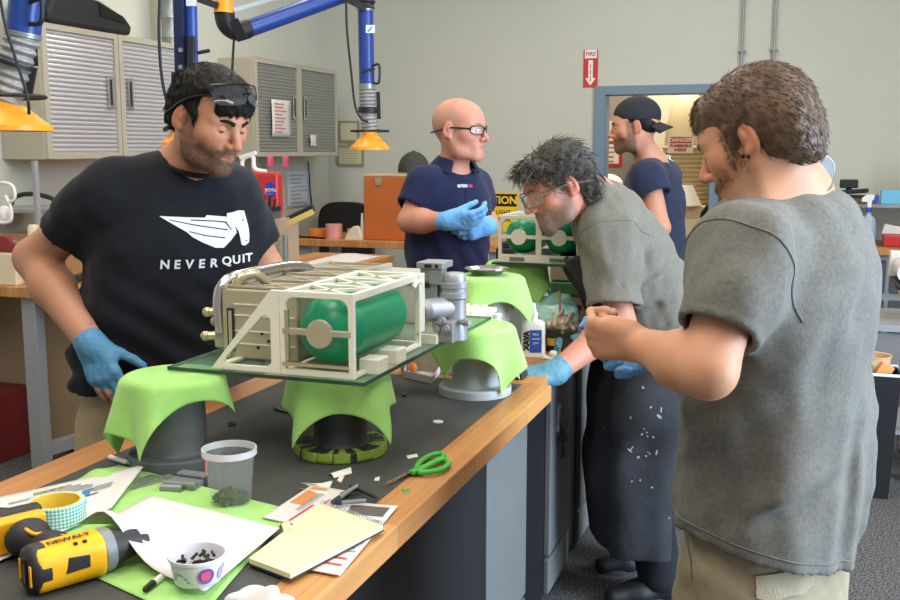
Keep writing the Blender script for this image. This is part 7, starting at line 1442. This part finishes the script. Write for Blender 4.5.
def rbox(name, label, lo, hi, m, cat='box', rz=0): b = MB(); c = [(lo[i]+hi[i])/2 for i in range(2)]; b.box((lo[0]-c[0], lo[1]-c[1], 0), (hi[0]-c[0], hi[1]-c[1], hi[2]-lo[2])); o = b.build(name, m, None, bevel=.003); o.location = (c[0], c[1], lo[2]); o.rotation_euler = (0, 0, rz); tag(o, label, cat)
rbox('cream_box', 'cream carton at the left of the cluttered table behind the doorway', (-1.06, 8.56, .83), (-.83, 8.78, .98), bei); rbox('tan_box', 'tan carton on the cream carton behind the doorway', (-1.04, 8.58, .981), (-.80, 8.76, 1.08), tan, rz=.2); rbox('dark_box', 'dark toolbox at the right of the cluttered table behind the doorway', (-.80, 8.54, .83), (-.60, 8.70, .95), darkm)
c = A3(-.96, 8.66, 1.085); t = thing('paper_cone', 'cream paper cone standing on the tan carton behind the doorway', 'cone', c); b = MB(); b.lathe([(.11, 0), (.118, .012), (.045, .17), (.04, .17)], c, 32); W(b, 'cone', ivory, t, solid=.003); b = MB(); b.lathe([(.11, 0), (.13, 0), (.13, .006), (.11, .006)], c, 32, closed=True); W(b, 'brim', ivory, t)
b = MB(); b.tube(curve_pts([(-.85, 8.62, .97), (-.76, 8.58, 1.10), (-.66, 8.6, 1.08), (-.62, 8.62, .96)], 6), .018, 8); o = b.build('black_hose', darkm, None, origin=(-.75, 8.6, .96)); tag(o, 'short black hose curving over the dark toolbox behind the doorway', 'hose')
c = PU(608, 184, 8.9); b = MB(); b.ell((0, 0, 0), (.13, .12, .09), 24, 14); o = b.build('white_helmet', ivory, None); o.location = c; tag(o, 'rounded cream helmet on a stand, left inside the doorway', 'helmet'); b = MB(); b.cone((0, 0, 0), (0, 0, c[2]-.08), .03, n=14); b.cone((0, 0, 0), (0, 0, .02), .15, n=24); o = b.build('helmet_stand', legm, None); o.location = (c[0], c[1], 0); tag(o, 'grey stand under the cream helmet behind the doorway', 'stand')
rbox('rear_cabinet', 'tall cream cabinet standing behind the cream tank', (-1.50, 9.9, 0), (-1.15, 10.3, 2.45), mat('rear_cabinet_cream', rgb(220, 214, 200), .6), 'cabinet')
# stool-high dark gear and CO under the caution sign
t = thing('black_device', 'black boxy device on a crate below the caution sign', 'device', (-1.45, 4.55, 0)); c = P(508, 250, 4.75); b = MB(); b.box((c[0]-.05, c[1]-.04, .93), (c[0]+.05, c[1]+.05, 1.09)); b.cone((c[0], c[1], 1.09), (c[0], c[1], 1.12), .035, n=18); t.location = (c[0], c[1], .93); W(b, 'body', darkm, t, bevel=.006); b = MB(); b.cone((c[0], c[1]-.041, 1.03), (c[0], c[1]-.07, 1.03), .03, n=20); W(b, 'knob', darkm, t)
rbox('grey_crate', 'tall grey crate carrying the black device beyond the far bench', (c[0]-.22, c[1]-.15, 0), (c[0]+.2, c[1]+.25, .93), legm, 'crate')
# ================================================================= fume extraction arms and their cables
blue = mat('arm_blue', rgb(36, 66, 138), .35, spec=.5); navy = mat('arm_navy', rgb(26, 34, 66), .4); orange = mat('hood_orange', rgb(246, 160, 40), .4); hosem = mat('flex_hose', rgb(150, 150, 146), .45, metal=.3); sticker = mat('sticker', rgb(226, 230, 236), .5)
def flex(b, path, r, pitch=.012):
    pts = curve_pts(path, 40); L = [0]
    for i in range(1, len(pts)): L.append(L[-1]+(pts[i]-pts[i-1]).length)
    b.tube(pts, [r*(1+.07*math.sin(2*PI*l/pitch)) for l in L], 24)
def hood(t, c, axis, r, h, rim=.006, name='hood'):
    b = MB(); b.lathe([(r*.36, h), (r*.36, h*.72), (r*.52, h*.60), (r*.94, h*.16), (r, h*.14), (r, 0), (r*.95, 0), (r*.93, h*.13), (r*.5, h*.56), (r*.34, h*.7), (r*.34, h)], c, 40, axis); return W(b, name, orange, t)
# C: the far arm, centre
Y = 5.3; t = thing('fume_extractor', 'centre fume extraction arm with blue tube and orange hood over the back bench', 'fume extractor', P(369, 150, Y)); up = A3(0, 0, 1)
c = P(370, 150, Y); hood(t, c, up, .104, .11); b = MB(); b.tube([tuple(c+A3(.098*math.cos(a), .098*math.sin(a), .098)) for a in np.linspace(0, 2*PI, 36, endpoint=False)], .006, 8, close=True)
for a in (0, 2.1, 4.2): b.bar(c+A3(.098*math.cos(a), .098*math.sin(a), .098), c+A3(.04*math.cos(a), .04*math.sin(a), .105), .01, .006)
W(b, 'grab_ring', darkm, t); b = MB(); flex(b, [c+A3(0, 0, .10), P(368, 110, Y), P(367, 86, Y)], .042, .019); W(b, 'flexible_hose', hosem, t)
b = MB(); b.cone(P(368, 113, Y), P(368, 107, Y), .052, n=28); b.bar(P(379, 119, Y), P(378, 92, Y), .008, .02); W(b, 'hose_bracket', darkm, t)
b = MB(); b.cone(P(367, 88, Y), P(365.5, 9, Y), .040, n=28); up_t = W(b, 'lower_tube', blue, t); b = MB(); b.cone(P(367, 89, Y), P(367, 84, Y), .043, n=28); b.cone(P(365.5, 11, Y), P(365.5, 7, Y), .043, n=28); W(b, 'tube_band', steel, t)
b = MB(); e_ = P(369, 29, Y-.042); b.prism([(-.016, -.02), (.03, -.02), (.03, .02), (-.016, .02)], e_, D(1, 0), A3(0, 0, 1), -D(0, 1)*.002); stt = sub(b, 'sticker', sticker, up_t); b = MB(); b.prism([(-.01, -.014), (.012, .012), (.02, .012), (.0, -.014)], e_-D(0, 1)*.003, D(1, 0), A3(0, 0, 1), -D(0, 1)*.001); sub(b, 'sticker_print', blueink, up_t)
b = MB(); b.tube(curve_pts([P(373, 66, Y-.02), P(379, 65, Y-.05), P(379, 82, Y-.05), P(374, 83, Y-.03)], 5), .006, 8); b.bar(P(361, 71, Y-.045), P(375, 69, Y-.045), .012, .012); W(b, 'handle', darkm, t)
b = MB(); flex(b, [P(365.5, 9, Y), P(365, -6, Y), P(352, -12, Y), P(338, -8, Y)], .045, .03); b.bar(P(345, -2, Y-.05), P(366, 8, Y-.05), .035, .012, up=D(0, 1)); W(b, 'elbow_joint', darkm, t)
s0, s1 = P(245, 30, Y-.3), P(345, -6, Y); b = MB(); b.cone(s0, s1, .042, n=28); W(b, 'upper_tube', blue, t); b = MB(); d = s1-s0; b.bar(P(230, 11, Y-.34), P(300, -9, Y-.1), .012, .018); W(b, 'support_rod', steel, t)
b = MB(); flex(b, [s0+unit(d)*.02, P(237, 31, Y-.33), P(227, 24, Y-.36), P(224, 11, Y-.38)], .045, .6); b.bar(P(243, 40, Y-.36), P(233, 20, Y-.4), .05, .012, up=D(0, 1)); W(b, 'swivel_elbow', darkm, t); b = MB(); b.cone(P(224, 13, Y-.38), P(224, -14, Y-.38), .042, n=28); b.cone(P(224, 13, Y-.38), P(224, 9, Y-.38), .048, n=28); W(b, 'swivel', orange, t)
top = P(224, -14, Y-.38); b = MB(); b.cone(top, (top[0], top[1], 3.6), .05, n=24); W(b, 'ceiling_drop', blue, t); b = MB(); b.bar(P(196, -2, Y-.42), P(218, 6, Y-.42), .03, .03); W(b, 'side_lug', darkm, t)
# B: the arm behind the black-shirted man's head
Y = 3.55; t = thing('fume_extractor', 'dark blue fume arm column standing behind the black-shirted man\'s head', 'fume extractor', P(185, 150, Y)); b = MB(); a, c = P(192, 76, Y), P(191.5, -40, Y); b.cone(a, (c[0], c[1], 2.6), .0225, n=24); W(b, 'tube', blue, t)
b = MB(); a2, c2 = P(180.5, 72, Y-.03), P(180, -40, Y-.03); b.bar(a2, (c2[0], c2[1], 2.6), .034, .03, up=D(0, 1)); pl_ = W(b, 'mast', navy, t, bevel=.003); b = MB()
for yy in (50, 67): b.cone(P(180.5, yy, Y-.045), P(180.5, yy, Y-.052), .008, n=14)
sub(b, 'bolt', steel, pl_); b = MB(); b.bar(P(192, 36, Y-.05), P(191, 66, Y-.05), .022, .03, up=D(0, 1)); b.bar(P(197, 53, Y-.06), P(210, 50.5, Y-.06), .012, .012); W(b, 'grip_handle', darkm, t, bevel=.003)
b = MB(); b.bar(P(179, 72, Y-.02), P(179, 100, Y-.02), .045, .04, up=D(0, 1)); b.bar(P(178, 98, Y-.02), P(176, 124, Y), .075, .05, up=D(0, 1)); b.cone(P(174, 112, Y-.05), P(174, 112, Y+.03), .025, n=18); W(b, 'pivot_bracket', darkm, t, bevel=.005)
b = MB()
for yy in (77, 92, 106): b.cone(P(180, yy, Y-.05), P(180, yy, Y-.058), .008, n=12)
W(b, 'pivot_bolt', steel, t); b = MB(); b.prism([(-.018, 0), (.018, 0), (.018, .035), (-.018, .035)], P(191.5, 6, Y-.0245), D(1, 0), A3(0, 0, 1), -D(0, 1)*.001); W(b, 'sticker', sticker, t)
b = MB(); flex(b, [P(191, 76, Y), P(189, 100, Y), P(187, 126, Y)], .03, .014); W(b, 'flexible_hose', hosem, t); c = P(186, 146, Y); hood(t, c, up, .085, .085); b = MB(); b.tube([tuple(c+A3(.07*math.cos(a), .07*math.sin(a), .062+.006*math.sin(a*3))) for a in np.linspace(0, 2*PI, 30, endpoint=False)], .007, 8, close=True); W(b, 'grab_ring', darkm, t)
# A: arm cut by the left frame edge
Y = 2.95; t = thing('fume_extractor', 'nearest fume arm at the left frame edge, blue tube above an orange hood', 'fume extractor', P(8, 132, Y)); c = P(6, 131, Y); hood(t, c, up, .130, .105); b = MB(); b.tube([tuple(c+A3(.113*math.cos(a), .113*math.sin(a), .098)) for a in np.linspace(0, 2*PI, 40, endpoint=False)], .006, 8, close=True)
for a in (.2, 2.3, 4.4): b.bar(c+A3(.113*math.cos(a), .113*math.sin(a), .098), c+A3(.05*math.cos(a), .05*math.sin(a), .10), .01, .006)
W(b, 'grab_ring', darkm, t); b = MB(); flex(b, [c+A3(0, 0, .09), P(11, 80, Y), P(19, 52, Y), P(23, 33, Y)], .049, .024); W(b, 'flexible_hose', hosem, t)
b = MB(); b.cone(P(14, 66, Y), P(15, 62, Y), .060, n=28); b.bar(P(32, 67, Y), P(26, 98, Y), .01, .03); b.bar(P(31, 36, Y), P(33, 66, Y), .006, .03); W(b, 'hose_bracket', darkm, t)
a0 = P(23, 36, Y); a1 = P(30, -30, Y); b = MB(); b.cone(a0, a0+(a1-a0)*3.2, .048, n=32); W(b, 'lower_tube', blue, t); b = MB(); b.cone(a0-(a1-a0)*.02, a0+(a1-a0)*.05, .051, n=32); W(b, 'tube_band', steel, t)
b = MB(); b.tube(curve_pts([P(30, 2, Y-.04), P(41, 0, Y-.06), P(41, 22, Y-.06), P(30, 24, Y-.04)], 5), .007, 8); W(b, 'handle', darkm, t)
b = MB(); b.tube(curve_pts([P(-2, -20, Y-.07), P(4, 20, Y-.09), P(16, 60, Y-.09), P(27, 95, Y-.11), P(29, 114, Y-.09)], 8), .0042, 8); o = b.build('cable', darkm, None, origin=P(16, 60, Y-.09)); tag(o, 'black cable hanging down along the nearest fume arm into its orange hood', 'cable')
for pts, yy, lab in (([(160, -10), (159, 30), (161, 70), (166, 98), (174, 120)], 3.5, 'black cable hanging before the near cabinet doors left of the blue mast'), ([(234, 40), (233, 55), (232, 75)], 4.7, 'black cable dropping from the swivel elbow behind the head'), ([(346, -4), (347, 30), (351, 70), (355, 105), (361, 118), (368, 122)], 5.2, 'thin dark cable hanging left of the centre fume arm')):
    b = MB(); b.tube(curve_pts([P(x, y, yy) for x, y in pts], 8), .0055 if yy < 4 else .006, 8); o = b.build('cable', darkm, None, origin=P(*pts[0], yy)); tag(o, lab, 'cable')
b = MB(); b.tube(curve_pts([PV(308, 161, XL+.02), PV(309, 172, XL+.03), PV(310, 190, XL+.02), PV(313, 212, XL+.03)], 6), .006, 6); o = b.build('cable', darkm, None, origin=PV(308, 161, XL+.02)); tag(o, 'black cord hanging on the wall under the far cabinet', 'cable')
# ================================================================= light and camera
cam = bpy.data.cameras.new('camera'); co = bpy.data.objects.new('camera', cam); COL.objects.link(co); SC.camera = co
co.location = (0, 0, CAM_H); co.rotation_euler = (PI/2-PITCH, 0, YAW); cam.sensor_width = 36; cam.lens = 36*F_PX/900; cam.clip_start = .05
vs_ = SC.view_settings; vs_.view_transform = 'Standard'; vs_.look = 'None'; vs_.exposure = -.16; vs_.gamma = 1
w = bpy.data.worlds.new('world'); SC.world = w; w.use_nodes = True; w.node_tree.nodes['Background'].inputs[0].default_value = (.93, .96, 1, 1); w.node_tree.nodes['Background'].inputs[1].default_value = .40
diff = mat('light_diffuser', (.9, .9, .9), .5, emit=(1, .93, .82), es=2.5)
def lamp(name, loc, sx, sy, e, col, rot=(0, 0, 0)):
    l = bpy.data.lights.new(name, 'AREA'); l.shape = 'RECTANGLE'; l.size = sx; l.size_y = sy; l.energy = e; l.color = col; o = bpy.data.objects.new(name, l); COL.objects.link(o); o.location = loc; o.rotation_euler = rot
warm = (1, .92, .80)
for i, (x, y) in enumerate(((-1.2, 1.2), (-1.2, 3.6), (1.3, 2.4), (-2.9, 2.6), (-2.9, 5.4), (-1.0, 6.2), (1.6, 5.6), (-.6, -.5), (1.0, .1))):
    t = thing('ceiling_light', 'recessed ceiling light panels of the workshop', 'light', (x, y, 3.6), group='ceiling light panels'); b = MB(); b.box((x-.32, y-.62, 3.57), (x+.32, y+.62, 3.5995)); W(b, 'frame', white, t); b = MB(); b.box((x-.29, y-.59, 3.562), (x+.29, y+.59, 3.569)); W(b, 'diffuser', diff, t)
    lamp('panel_glow', (x, y, 3.55), .56, 1.16, 27, warm)
lamp('daylight', (3.15, 2.3, 1.75), 5.6, 1.6, 640, (.62, .78, 1.0), (0, math.radians(90), 0))
lamp("rear_room_lamp", (-1.2, 9.2, 3.4), .8, .8, 95, (1, .86, .66))
